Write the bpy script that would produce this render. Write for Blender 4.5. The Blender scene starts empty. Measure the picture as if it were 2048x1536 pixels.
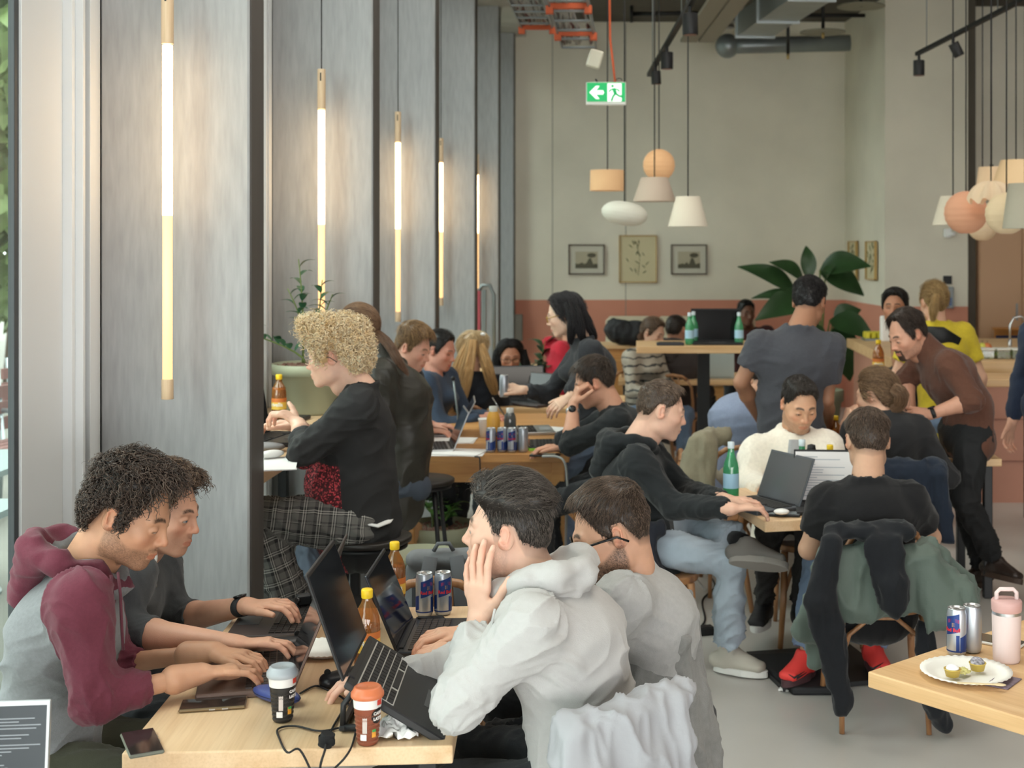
import bpy, math, random
import numpy as np
from mathutils import Vector, Matrix, Quaternion
random.seed(7); RNG = np.random.default_rng(11)
SC = bpy.context.scene; COL = SC.collection
PI = math.pi
# ---------------------------------------------------------------- camera, exposure, world
F = 2700.0; VX = 1265.0; HY = 485.0; CH = 1.87
cd = bpy.data.cameras.new('camera'); cam = bpy.data.objects.new('camera', cd); COL.objects.link(cam)
cam.location = (0, 0, CH); cam.rotation_euler = (PI/2, 0, 0)
cd.sensor_width = 36; cd.lens = F/2048*36
cd.shift_x = -(VX-1024)/2048; cd.shift_y = -(768-HY)/2048
cd.clip_start = .05; cd.clip_end = 200
cd.dof.use_dof = True; cd.dof.focus_distance = 3.7; cd.dof.aperture_fstop = 5.0
SC.camera = cam
SC.view_settings.view_transform = 'Standard'; SC.view_settings.look = 'None'
SC.view_settings.gamma = 1; SC.view_settings.use_curve_mapping = False
SC.view_settings.exposure = 0.28
w = bpy.data.worlds.new('world'); SC.world = w; w.use_nodes = True
nt = w.node_tree; bg = nt.nodes['Background']
tc = nt.nodes.new('ShaderNodeTexCoord'); sx = nt.nodes.new('ShaderNodeSeparateXYZ'); rp = nt.nodes.new('ShaderNodeValToRGB')
nt.links.new(tc.outputs['Generated'], sx.inputs[0]); nt.links.new(sx.outputs[2], rp.inputs[0]); nt.links.new(rp.outputs[0], bg.inputs[0])
rp.color_ramp.elements[0].position = 0; rp.color_ramp.elements[0].color = (.90, .90, .88, 1)
rp.color_ramp.elements[1].position = .6; rp.color_ramp.elements[1].color = (1.0, .985, .96, 1)
bg.inputs[1].default_value = 6.6

def fill_light(x, y, sx_, sy_, watts):  # unseen area lamps added overhead to brighten the room
    ld = bpy.data.lights.new('fill_light', 'AREA'); ld.shape = 'RECTANGLE'; ld.size = sx_; ld.size_y = sy_; ld.energy = watts; ld.color = (1, .93, .82)
    o = bpy.data.objects.new('fill_light', ld); COL.objects.link(o); o.location = (x, y, 4.3); return o
fill_light(.2, 8.2, 1.6, 4.5, 40); fill_light(3.6, 7.5, 1.6, 5, 45); fill_light(.8, 3.6, 1.6, 3, 60)
def P(x, y, Y): return Vector(((x-VX)*Y/F, Y, CH-(y-HY)*Y/F))     # a point at distance Y seen at x, y
def Z(y, Y): return CH-(y-HY)*Y/F
def Xw(x, Y): return (x-VX)*Y/F
def YZ(y, z): return (CH-z)*F/(y-HY)                              # distance of a point of height z seen at y
# ---------------------------------------------------------------- materials
MATS = {}
def lin(c):
    if isinstance(c, str):
        c = [int(c[i:i+2], 16)/255 for i in (0, 2, 4)]
    return tuple((v/12.92 if v <= .04045 else ((v+.055)/1.055)**2.4) for v in c[:3])
def mat(name, col='808080', rough=.6, metal=0, var=0, vs=8, vst=(1,1,1), bump=0, bs=60, bst=(1,1,1), spec=.5, emit=0, ecol=None,
        trans=0, ior=1.45, alpha=1, sheen=0, attr=None, col2=None, coat=0, sss=0, det=4, coords='Object'):
    if name in MATS: return MATS[name]
    m = bpy.data.materials.new(name); m.use_nodes = True; MATS[name] = m
    n = m.node_tree.nodes; L = m.node_tree.links; b = n['Principled BSDF']
    c = lin(col)
    b.inputs['Base Color'].default_value = (*c, 1); b.inputs['Roughness'].default_value = rough
    b.inputs['Metallic'].default_value = metal; b.inputs['Specular IOR Level'].default_value = spec
    b.inputs['IOR'].default_value = ior; b.inputs['Transmission Weight'].default_value = trans
    b.inputs['Alpha'].default_value = alpha; b.inputs['Coat Weight'].default_value = coat
    if sheen: b.inputs['Sheen Weight'].default_value = sheen
    if sss:
        b.inputs['Subsurface Weight'].default_value = sss; b.inputs['Subsurface Radius'].default_value = (.012, .004, .002); b.inputs['Subsurface Scale'].default_value = 1
    src = None
    def tex(scale, st, detail=4):
        t = n.new('ShaderNodeTexCoord'); mp = n.new('ShaderNodeMapping'); mp.inputs['Scale'].default_value = st
        L.new(t.outputs[coords], mp.inputs[0]); q = n.new('ShaderNodeTexNoise'); q.inputs['Scale'].default_value = scale; q.inputs['Detail'].default_value = detail
        L.new(mp.outputs[0], q.inputs['Vector']); return q
    if attr:                                   # colour kept in the mesh
        a = n.new('ShaderNodeAttribute'); a.attribute_name = attr; src = a.outputs['Color']
    if attr == 'msk':                           # two cloths parted along a seam
        src = None
        g = n.new('ShaderNodeMath'); g.operation = 'GREATER_THAN'; g.inputs[1].default_value = 0; L.new(a.outputs['Fac'], g.inputs[0])
        mx = n.new('ShaderNodeMix'); mx.data_type = 'RGBA'; L.new(g.outputs[0], mx.inputs[0])
        mx.inputs[6].default_value = (*c, 1); mx.inputs[7].default_value = (*lin(col2), 1); src = mx.outputs[2]
    if var:
        q = tex(vs, vst, det); r = n.new('ShaderNodeMapRange'); r.inputs[1].default_value = .3; r.inputs[2].default_value = .7
        r.inputs[3].default_value = 1-var; r.inputs[4].default_value = 1+var; L.new(q.outputs[0], r.inputs[0])
        mm = n.new('ShaderNodeVectorMath'); mm.operation = 'SCALE'; L.new(r.outputs[0], mm.inputs['Scale'])
        if src: L.new(src, mm.inputs[0])
        else: mm.inputs[0].default_value = c
        src = mm.outputs[0]
    if src: L.new(src, b.inputs['Base Color'])
    if bump:
        q = tex(bs, bst, 3); bp = n.new('ShaderNodeBump'); bp.inputs['Strength'].default_value = bump; bp.inputs['Distance'].default_value = .004
        L.new(q.outputs[0], bp.inputs['Height']); L.new(bp.outputs[0], b.inputs['Normal'])
    if emit:
        b.inputs['Emission Color'].default_value = (*(lin(ecol) if ecol else c), 1); b.inputs['Emission Strength'].default_value = emit
    return m
def glass_mat(name, tint='ffffff', refl=.08, solid=.06):
    if name in MATS: return MATS[name]
    m = bpy.data.materials.new(name); m.use_nodes = True; MATS[name] = m
    n = m.node_tree.nodes; L = m.node_tree.links; n.remove(n['Principled BSDF']); o = n['Material Output']
    t = n.new('ShaderNodeBsdfTransparent'); t.inputs[0].default_value = (*lin(tint), 1)
    g = n.new('ShaderNodeBsdfGlossy'); g.inputs['Roughness'].default_value = .05
    fr = n.new('ShaderNodeLayerWeight'); fr.inputs[0].default_value = .25
    ad = n.new('ShaderNodeMath'); ad.operation = 'MULTIPLY_ADD'; ad.inputs[1].default_value = .16; ad.inputs[2].default_value = refl; L.new(fr.outputs['Facing'], ad.inputs[0])
    mx = n.new('ShaderNodeMixShader'); L.new(ad.outputs[0], mx.inputs[0]); L.new(t.outputs[0], mx.inputs[1]); L.new(g.outputs[0], mx.inputs[2])
    if solid:
        d = n.new('ShaderNodeBsdfDiffuse'); d.inputs[0].default_value = (*lin(tint), 1); m2 = n.new('ShaderNodeMixShader'); m2.inputs[0].default_value = solid
        L.new(mx.outputs[0], m2.inputs[1]); L.new(d.outputs[0], m2.inputs[2]); mx = m2
    L.new(mx.outputs[0], o.inputs[0]); return m
def wood_mat(name, col, dark, axis=0, scale=1.0, rough=.45):
    if name in MATS: return MATS[name]
    m = bpy.data.materials.new(name); m.use_nodes = True; MATS[name] = m
    n = m.node_tree.nodes; L = m.node_tree.links; b = n['Principled BSDF']
    t = n.new('ShaderNodeTexCoord'); mp = n.new('ShaderNodeMapping'); s = [9*scale]*3; s[axis] = .8*scale; mp.inputs['Scale'].default_value = s
    L.new(t.outputs['Object'], mp.inputs[0])
    q = n.new('ShaderNodeTexNoise'); q.inputs['Scale'].default_value = 1.6; q.inputs['Detail'].default_value = 6; q.inputs['Distortion'].default_value = .8; L.new(mp.outputs[0], q.inputs['Vector'])
    mp2 = n.new('ShaderNodeMapping'); s2 = [160*scale]*3; s2[axis] = 5*scale; mp2.inputs['Scale'].default_value = s2; L.new(t.outputs['Object'], mp2.inputs[0])
    q2 = n.new('ShaderNodeTexNoise'); q2.inputs['Scale'].default_value = 1; q2.inputs['Detail'].default_value = 3; L.new(mp2.outputs[0], q2.inputs['Vector'])
    # lamella boards glued side by side
    sp = n.new('ShaderNodeSeparateXYZ'); L.new(t.outputs['Object'], sp.inputs[0])
    cr = n.new('ShaderNodeValToRGB'); L.new(q.outputs[0], cr.inputs[0])
    cr.color_ramp.elements[0].position = .3; cr.color_ramp.elements[0].color = (*lin(dark), 1); cr.color_ramp.elements[1].position = .6; cr.color_ramp.elements[1].color = (*lin(col), 1)
    mx = n.new('ShaderNodeMix'); mx.data_type = 'RGBA'; mx.blend_type = 'MULTIPLY'; mx.inputs[0].default_value = .35
    L.new(cr.outputs[0], mx.inputs[6]); L.new(q2.outputs['Color'], mx.inputs[7])
    c2 = n.new('ShaderNodeValToRGB'); L.new(q2.outputs[0], c2.inputs[0]); c2.color_ramp.elements[0].color = (.80,.76,.70,1); c2.color_ramp.elements[0].position = .35; c2.color_ramp.elements[1].color = (1,1,1,1); c2.color_ramp.elements[1].position = .55
    L.new(c2.outputs[0], mx.inputs[7]); L.new(mx.outputs[2], b.inputs['Base Color']); b.inputs['Roughness'].default_value = rough
    return m
# ---------------------------------------------------------------- object helpers
def tag(o, label=None, cat=None, group=None, kind=None):
    if label: o['label'] = label
    if cat: o['category'] = cat
    if group: o['group'] = group
    if kind: o['kind'] = kind
    return o
def thing(name, label, cat, loc=(0,0,0), rz=0, group=None):
    o = bpy.data.objects.new(name, None); COL.objects.link(o); o.location = loc; o.rotation_euler = (0,0,rz); o.empty_display_size = .05
    return tag(o, label, cat, group)
def copy_tree(o, parent=None):
    c = o.copy(); COL.objects.link(c); c.parent = parent
    for ch in list(o.children): copy_tree(ch, c)
    return c
def link(name, me, parent=None, world=False):
    o = bpy.data.objects.new(name, me); COL.objects.link(o)
    if parent is not None:
        o.parent = parent
        if world:
            r = parent
            while r.parent: r = r.parent
            for v in ():
                pass
            o.location = -Vector(r.location) if parent is r else Vector((0,0,0))
    return o
class G:
    """collects shapes and links them as one mesh object"""
    def __init__(s): s.v = []; s.f = []; s.m = []; s.sm = []; s.T = Matrix.Identity(4)
    def add(s, vs, fs, mi=0, smooth=False):
        o = len(s.v); s.v += [tuple(s.T @ Vector(v)) for v in vs]; s.f += [tuple(i+o for i in f) for f in fs]; s.m += [mi]*len(fs); s.sm += [smooth]*len(fs); return s
    def box(s, c, sz, R=None, mi=0, bev=0):
        x, y, z = [q/2 for q in sz]
        if bev:
            b = min(bev, x*.99, y*.99, z*.99); vs = []; 
            for sx_ in (-1,1):
                for sy_ in (-1,1):
                    for sz_ in (-1,1): vs += [(sx_*x, sy_*(y-b), sz_*(z-b)), (sx_*(x-b), sy_*y, sz_*(z-b)), (sx_*(x-b), sy_*(y-b), sz_*z)]
            def I(a,b_,c_,k): return ((a>0)*4+(b_>0)*2+(c_>0))*3+k
            fs = []
            for q in (-1,1):
                fs.append([I(q,-1,-1,0),I(q,1,-1,0),I(q,1,1,0),I(q,-1,1,0)][::q])
                fs.append([I(-1,q,-1,1),I(1,q,-1,1),I(1,q,1,1),I(-1,q,1,1)][::-q])
                fs.append([I(-1,-1,q,2),I(1,-1,q,2),I(1,1,q,2),I(-1,1,q,2)][::q])
            for a in (-1,1):
                for b_ in (-1,1):
                    fs.append([I(a,b_,-1,0),I(a,b_,-1,1),I(a,b_,1,1),I(a,b_,1,0)][::a*b_])
                    fs.append([I(a,-1,b_,0),I(a,1,b_,0),I(a,1,b_,2),I(a,-1,b_,2)][::a*b_])
                    fs.append([I(-1,a,b_,1),I(-1,a,b_,2),I(1,a,b_,2),I(1,a,b_,1)][::a*b_])
                    for c_ in (-1,1): fs.append([I(a,b_,c_,0),I(a,b_,c_,1),I(a,b_,c_,2)][::a*b_*c_])
        else:
            vs = [(sx_*x, sy_*y, sz_*z) for sx_ in (-1,1) for sy_ in (-1,1) for sz_ in (-1,1)]
            fs = [(0,1,3,2),(4,6,7,5),(0,4,5,1),(2,3,7,6),(0,2,6,4),(1,5,7,3)]
        M = R.to_3x3() if R is not None else Matrix.Identity(3)
        c = Vector(c); return s.add([M @ Vector(v) + c for v in vs], fs, mi)
    def cyl(s, a, b, r, r2=None, n=16, mi=0, cap=True, smooth=True):
        return s.tube([a, b], [r, r if r2 is None else r2], n, mi, cap, smooth)
    def tube(s, pts, r, n=10, mi=0, cap=True, smooth=True, flat=None, up=None):
        pts = [Vector(p) for p in pts]; rs = r if isinstance(r, (list, tuple)) else [r]*len(pts)
        vs = []; prev = None
        for i, p in enumerate(pts):
            d = (pts[min(i+1, len(pts)-1)] - pts[max(i-1, 0)])
            d = d.normalized() if d.length > 1e-9 else Vector((0,0,1))
            if prev is None: u = Vector(up) if up else (Vector((0,0,1)) if abs(d.z) < .9 else Vector((1,0,0)))
            else: u = prev
            u = (u - d*u.dot(d)).normalized(); prev = u; v = d.cross(u)
            for k in range(n):
                a = 2*PI*k/n; vs.append(p + (u*math.cos(a)*(flat or 1) + v*math.sin(a))*rs[i])
        fs = [(i*n+k, i*n+(k+1)%n, (i+1)*n+(k+1)%n, (i+1)*n+k) for i in range(len(pts)-1) for k in range(n)]
        s.add(vs, fs, mi, smooth)
        if cap:
            o = len(s.v)-len(vs); s.f += [tuple(range(o+n-1, o-1, -1)), tuple(range(o+(len(pts)-1)*n, o+len(pts)*n))]; s.m += [mi]*2; s.sm += [False]*2
        return s
    def lathe(s, prof, c=(0,0,0), n=32, mi=0, smooth=True, R=None, close=False, mf=None):
        c = Vector(c); M = R.to_3x3() if R is not None else Matrix.Identity(3)
        vs = [M @ Vector((r*math.cos(2*PI*k/n), r*math.sin(2*PI*k/n), z)) + c for r, z in prof for k in range(n)]
        m = len(prof); o0 = len(s.f)
        fs = [(i*n+k, i*n+(k+1)%n, (i+1)*n+(k+1)%n, (i+1)*n+k) for i in range(m-1) for k in range(n)]
        s.add(vs, fs, mi, smooth)
        if mf:
            for i in range(m-1):
                for k in range(n): s.m[o0+i*n+k] = mf(i, k)
        return s
    def ball(s, c, r, n=16, mi=0, sc=(1,1,1), R=None):
        prof = [(max(1e-4, r*math.sin(PI*i/(n//2))), -r*math.cos(PI*i/(n//2))) for i in range(n//2+1)]
        M = (R.to_3x3() if R is not None else Matrix.Identity(3)) @ Matrix.Diagonal(sc)
        return s.lathe(prof, c, n, mi, True, M)
    def prism(s, poly, z0, z1, R=None, c=(0,0,0), mi=0):      # polygon in local xy, extruded in z
        M = R.to_3x3() if R is not None else Matrix.Identity(3); c = Vector(c); n = len(poly)
        vs = [M @ Vector((x, y, z0)) + c for x, y in poly] + [M @ Vector((x, y, z1)) + c for x, y in poly]
        fs = [tuple(range(n-1, -1, -1)), tuple(range(n, 2*n))] + [(i, (i+1)%n, n+(i+1)%n, n+i) for i in range(n)]
        return s.add(vs, fs, mi)
    def grid(s, fn, nu, nv, mi=0, thick=0, smooth=True):      # fn(u,v)->point ; closed sheet of a thickness
        pt = [[Vector(fn(i/nu, j/nv)) for j in range(nv+1)] for i in range(nu+1)]
        def nrm(i, j):
            a = pt[min(i+1,nu)][j]-pt[max(i-1,0)][j]; b = pt[i][min(j+1,nv)]-pt[i][max(j-1,0)]; q = a.cross(b); return q.normalized() if q.length > 1e-12 else Vector((0,0,1))
        W = nv+1; vs = [pt[i][j] for i in range(nu+1) for j in range(W)]
        fs = [(i*W+j, (i+1)*W+j, (i+1)*W+j+1, i*W+j+1) for i in range(nu) for j in range(nv)]
        if thick:
            N = len(vs); vs += [pt[i][j]-nrm(i,j)*thick for i in range(nu+1) for j in range(W)]
            fs += [tuple(N+q for q in reversed(f)) for f in list(fs)]
            rim = [i*W for i in range(nu+1)] + [nu*W+j for j in range(1, W)] + [i*W+nv for i in range(nu-1, -1, -1)] + [j for j in range(nv-1, 0, -1)]
            fs += [(rim[k], rim[(k+1)%len(rim)], N+rim[(k+1)%len(rim)], N+rim[k])[::-1] for k in range(len(rim))]
        return s.add(vs, fs, mi, smooth)
    def build(s, name, mats, parent=None, world=False, bevel=0):
        me = bpy.data.meshes.new(name); me.from_pydata(s.v, [], s.f)
        for m in (mats if isinstance(mats, (list, tuple)) else [mats]): me.materials.append(m)
        me.polygons.foreach_set('material_index', s.m); me.polygons.foreach_set('use_smooth', s.sm); me.update()
        o = link(name, me, parent)
        if world and parent is not None:
            r = parent; off = Vector((0,0,0))
            while r: off += Vector(r.location); r = r.parent
            me.transform(Matrix.Translation(-off))
        if bevel:
            b = o.modifiers.new('bevel', 'BEVEL'); b.width = bevel; b.segments = 2; b.limit_method = 'ANGLE'
        return o
def rotz(a): return Matrix.Rotation(a, 3, 'Z')
def frame(x, y, z): return Matrix((x, y, z)).transposed()
def struct(o, ): o['kind'] = 'structure'; return o
def text(s, size, loc, R, m, parent=None, name='lettering', ext=.0004, bold=0, align='CENTER', wrap=None):
    """raised lettering turned into a mesh; wrap = (centre x, centre y, radius) bends it round an upright cylinder"""
    cu = bpy.data.curves.new('t', 'FONT'); cu.body = s; cu.size = size; cu.align_x = align; cu.align_y = 'CENTER'; cu.extrude = ext; cu.offset = bold; cu.resolution_u = 3
    ob = bpy.data.objects.new('t', cu); COL.objects.link(ob); dg = bpy.context.evaluated_depsgraph_get(); me = bpy.data.meshes.new_from_object(ob.evaluated_get(dg))
    bpy.data.objects.remove(ob); bpy.data.curves.remove(cu)
    if wrap:                                       # text x runs round the cylinder, starting at the angle wrap[1]
        rr, a0 = wrap
        for v in me.vertices:
            a = a0 + v.co.x/rr; q = rr + v.co.z; y = v.co.y
            v.co = (q*math.cos(a), q*math.sin(a), y)
        me.transform(Matrix.Translation(loc))
    else: me.transform(Matrix.Translation(loc) @ R.to_4x4())
    me.materials.clear(); me.materials.append(m)
    return link(name, me, parent)
# ---------------------------------------------------------------- smooth-union solids -> one continuous mesh
def A3(v): return np.array(v, dtype=np.float64)
_r = np.random.default_rng(3).random((32,32,32))
def vnoise(p):                                                    # value noise, p (N,3) -> -1..1
    q = np.floor(p).astype(int); f = p-q; f = f*f*(3-2*f); o = 0
    for i in (0,1):
        for j in (0,1):
            for k in (0,1):
                w_ = (f[:,0] if i else 1-f[:,0])*(f[:,1] if j else 1-f[:,1])*(f[:,2] if k else 1-f[:,2])
                o = o + w_*_r[(q[:,0]+i)%32, (q[:,1]+j)%32, (q[:,2]+k)%32]
    return o*2-1
def unit(v): v = A3(v); return v/max(1e-9, np.linalg.norm(v))
class SD:
    def __init__(s, vox): s.vox = vox; s.pr = []
    def cap(s, a, b, ra, rb=None, k=.02, sub=False, cut=None, tag=0):
        a, b = A3(a), A3(b); rb = ra if rb is None else rb; s.pr.append(('c', (a, b, ra, rb), np.minimum(a-ra, b-rb), np.maximum(a+ra, b+rb), k, sub, cut, tag)); return s
    def slab(s, a, b, u, wa, wb, da, db, k=.03, sub=False, cut=None, tag=0, rnd=None):
        """body section swept a->b; half width w along u, half depth d across it"""
        a, b = A3(a), A3(b); ax = unit(b-a); u = A3(u); u = unit(u-ax*u.dot(ax)); v = np.cross(ax, u); R = max(wa, wb, da, db)
        s.pr.append(('s', (a, b, u, v, ax, wa, wb, da, db), np.minimum(a, b)-R, np.maximum(a, b)+R, k, sub, cut, tag)); return s
    def ell(s, c, r, M=None, k=.02, sub=False, cut=None, tag=0):
        c, r = A3(c), A3(r); M = np.eye(3) if M is None else np.array(M); R = r.max(); s.pr.append(('e', (c, r, M), c-R, c+R, k, sub, cut, tag)); return s
    def box(s, c, h, M=None, rd=.005, k=.005, sub=False, cut=None, tag=0):
        c, h = A3(c), A3(h); M = np.eye(3) if M is None else np.array(M); R = np.linalg.norm(h); s.pr.append(('b', (c, h, M, rd), c-R, c+R, k, sub, cut, tag)); return s
    @staticmethod
    def ev(t, g, p):
        if t == 'c':
            a, b, ra, rb = g; ba = b-a; L = ba.dot(ba)+1e-12; q = p-a; h = np.clip(q@ba/L, 0, 1); return np.sqrt(((q-h[...,None]*ba)**2).sum(-1))-(ra+(rb-ra)*h)
        if t == 's':
            a, b, u, v, ax, wa, wb, da, db = g; L = np.linalg.norm(b-a); q = p-a; t_ = q@ax; h = np.clip(t_/L, 0, 1); w_ = wa+(wb-wa)*h; d_ = da+(db-da)*h
            qa = t_-h*L; qu = q@u; qv = q@v; e = np.minimum(w_, d_)
            k0 = np.sqrt((qu/w_)**2+(qv/d_)**2+(qa/e)**2)+1e-9; k1 = np.sqrt((qu/w_**2)**2+(qv/d_**2)**2+(qa/e**2)**2)+1e-9; return k0*(k0-1)/k1
        if t == 'e':
            c, r, M = g; q = (p-c)@M; k0 = np.sqrt(((q/r)**2).sum(-1))+1e-9; k1 = np.sqrt(((q/r**2)**2).sum(-1))+1e-9; return k0*(k0-1)/k1
        c, h, M, rd = g; q = np.abs((p-c)@M)-(h-rd); return np.sqrt((np.maximum(q, 0)**2).sum(-1))+np.minimum(q.max(-1), 0)-rd
    def near(s, p, tags):                                          # signed distance from p to the prims of a tag
        d = np.full(len(p), 9.)
        for t, g, lo, hi, k, sub, cut, tg in s.pr:
            if tg in tags and not sub: d = np.minimum(d, s.ev(t, g, p))
        return d
    def mesh(s):
        vx = s.vox; PAD = max(q[4] for q in s.pr)*.5; lo = np.min([q[2] for q in s.pr if not q[5]], 0)-3*vx-PAD; hi = np.max([q[3] for q in s.pr if not q[5]], 0)+3*vx+PAD
        n = np.ceil((hi-lo)/vx).astype(int)+1; D = np.full(n, 1., dtype=np.float32)
        for t, g, l, h, k, sub, cut, tg in s.pr:
            m = k+3*vx; i0 = np.maximum(0, np.floor((l-m-lo)/vx).astype(int)); i1 = np.minimum(n, np.ceil((h+m-lo)/vx).astype(int)+1)
            if (i1 <= i0).any(): continue
            ax = [lo[i]+vx*np.arange(i0[i], i1[i]) for i in range(3)]; p = np.stack(np.meshgrid(*ax, indexing='ij'), -1)
            d = s.ev(t, g, p)
            if cut:
                for c0, cn in cut: d = np.maximum(d, (p-A3(c0))@unit(cn))
            S = tuple(slice(i0[i], i1[i]) for i in range(3)); o = D[S]
            if sub: nd = -d; hh = np.maximum(k-np.abs(o-nd), 0)/max(k,1e-6); D[S] = np.maximum(o, nd)+hh*hh*k/4
            else: hh = np.maximum(k-np.abs(o-d), 0)/max(k,1e-6); D[S] = np.minimum(o, d)-hh*hh*k/4
        return nets(D, lo, vx)
def nets(D, lo, vx):
    s = D < 0; c = np.zeros(np.array(D.shape)-1, dtype=np.int8)
    for i in (0,1):
        for j in (0,1):
            for k in (0,1): c += s[i:D.shape[0]-1+i, j:D.shape[1]-1+j, k:D.shape[2]-1+k]
    I = np.argwhere((c > 0) & (c < 8)); idx = np.full(c.shape, -1, dtype=np.int64); idx[tuple(I.T)] = np.arange(len(I))
    acc = np.zeros((len(I), 3)); cnt = np.zeros(len(I)); cor = [(i,j,k) for i in (0,1) for j in (0,1) for k in (0,1)]
    for a in cor:
        for b in cor:
            if sum(b) == sum(a)+1 and all(y >= x for x, y in zip(a, b)):
                da = D[I[:,0]+a[0], I[:,1]+a[1], I[:,2]+a[2]]; db = D[I[:,0]+b[0], I[:,1]+b[1], I[:,2]+b[2]]
                m = (da < 0) != (db < 0); t = np.where(m, da/np.where(m, da-db, 1), 0)
                acc += m[:,None]*(A3(a)+t[:,None]*(A3(b)-A3(a))); cnt += m
    V = lo+vx*(I+acc/cnt[:,None]); Fs = []
    for ax in range(3):
        o1, o2 = [(1,2),(2,0),(0,1)][ax]
        sl = [slice(1,-1)]*3; sl[ax] = slice(0, -1); a = s[tuple(sl)]; sl2 = [slice(1,-1)]*3; sl2[ax] = slice(1, None); b = s[tuple(sl2)]
        for sg in (0, 1):
            E = np.argwhere((a & ~b) if sg == 0 else (~a & b)); 
            if not len(E): continue
            base = E.copy(); base[:, [o1, o2]] += 1
            def g(x, y):
                q = base.copy(); q[:, o1] -= x; q[:, o2] -= y; return idx[q[:,0], q[:,1], q[:,2]]
            q = np.stack([g(1,1), g(0,1), g(0,0), g(1,0)], -1)
            Fs.append(q if sg == 0 else q[:, ::-1])
    Fc = np.concatenate(Fs); Fc = Fc[(Fc >= 0).all(1)]
    return V, Fc
def relax(V, Fc, it=1, f=.5):
    E = np.concatenate([Fc[:, [i, (i+1)%4]] for i in range(4)]); n = len(V)
    for _ in range(it):
        S = np.zeros_like(V); c = np.zeros(n)
        for a, b in ((0,1),(1,0)):
            np.add.at(S, E[:,a], V[E[:,b]]); np.add.at(c, E[:,a], 1)
        V = V+(S/np.maximum(c,1)[:,None]-V)*f
    return V
def vnorm(V, Fc):
    N = np.zeros_like(V); fn = np.cross(V[Fc[:,2]]-V[Fc[:,0]], V[Fc[:,3]]-V[Fc[:,1]])
    for i in range(4): np.add.at(N, Fc[:,i], fn)
    return N/np.maximum(1e-12, np.linalg.norm(N, axis=1))[:,None]
def np_mesh(name, V, Fc, m, parent=None, origin=(0,0,0), col=None, msk=None, lc=None):
    me = bpy.data.meshes.new(name); V = V-A3(origin); k = Fc.shape[1]
    me.vertices.add(len(V)); me.vertices.foreach_set('co', V.astype(np.float32).ravel())
    me.loops.add(Fc.size); me.loops.foreach_set('vertex_index', Fc.astype(np.int32).ravel())
    me.polygons.add(len(Fc)); me.polygons.foreach_set('loop_start', np.arange(0, Fc.size, k, dtype=np.int32))
    me.polygons.foreach_set('use_smooth', np.ones(len(Fc), dtype=bool)); me.materials.append(m); me.update(calc_edges=True)
    if col is not None:
        a = me.attributes.new('Col', 'FLOAT_COLOR', 'POINT'); a.data.foreach_set('color', np.concatenate([col, np.ones((len(col),1))], 1).astype(np.float32).ravel())
    if msk is not None:
        a = me.attributes.new('msk', 'FLOAT', 'POINT'); a.data.foreach_set('value', msk.astype(np.float32))
    if lc is not None:
        a = me.attributes.new('lc', 'FLOAT_VECTOR', 'POINT'); a.data.foreach_set('vector', lc.astype(np.float32).ravel())
    return link(name, me, parent)
def join(parts):
    Vs = []; Fs = []; o = 0
    for V, Fc in parts: Vs.append(V); Fs.append(Fc+o); o += len(V)
    return np.concatenate(Vs), np.concatenate(Fs)
# ---------------------------------------------------------------- people
UP = Vector((0,0,1))
def sst(x, a, b): t = np.clip((x-a)/(b-a), 0, 1); return t*t*(3-2*t)
def fdir(yaw, pitch=0):
    y = math.radians(yaw); p = math.radians(pitch); return Vector((math.sin(y)*math.cos(p), -math.cos(y)*math.cos(p), -math.sin(p)))
def hframe(yaw, pitch=0, roll=0):
    f = fdir(yaw, pitch); r = f.cross(UP).normalized(); u = r.cross(f); q = Matrix.Rotation(math.radians(roll), 3, f); return frame(q@r, f, q@u)
def ik(a, c, l1, l2, pole):
    a, c = Vector(a), Vector(c); d = c-a; L = d.length; k = max(1, L/((l1+l2)*.995)); l1 *= k; l2 *= k; e = d/L
    x = (l1*l1-l2*l2+L*L)/(2*L); h = math.sqrt(max(0, l1*l1-x*x)); p = Vector(pole); p = p-e*p.dot(e); p = p.normalized() if p.length > 1e-6 else Vector((0,0,-1)); return a+e*x+p*h
C0 = A3((0,-.010,.020)); CR = A3((.0745,.0955,.0955))
def hairline(az, back=0, rec=0):
    return np.interp(az, [0,22,40,52,62,68,79,84,100,112,130,180], [.080+rec,.082+rec,.070+rec,.045,.018,-.018,-.020,.024,.024,-.015,-.052+back,-.070+back])
CUR = {}
def hpt(c, R, s, p): return np.array(Vector(c)+R@(Vector(p)*s))
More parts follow.
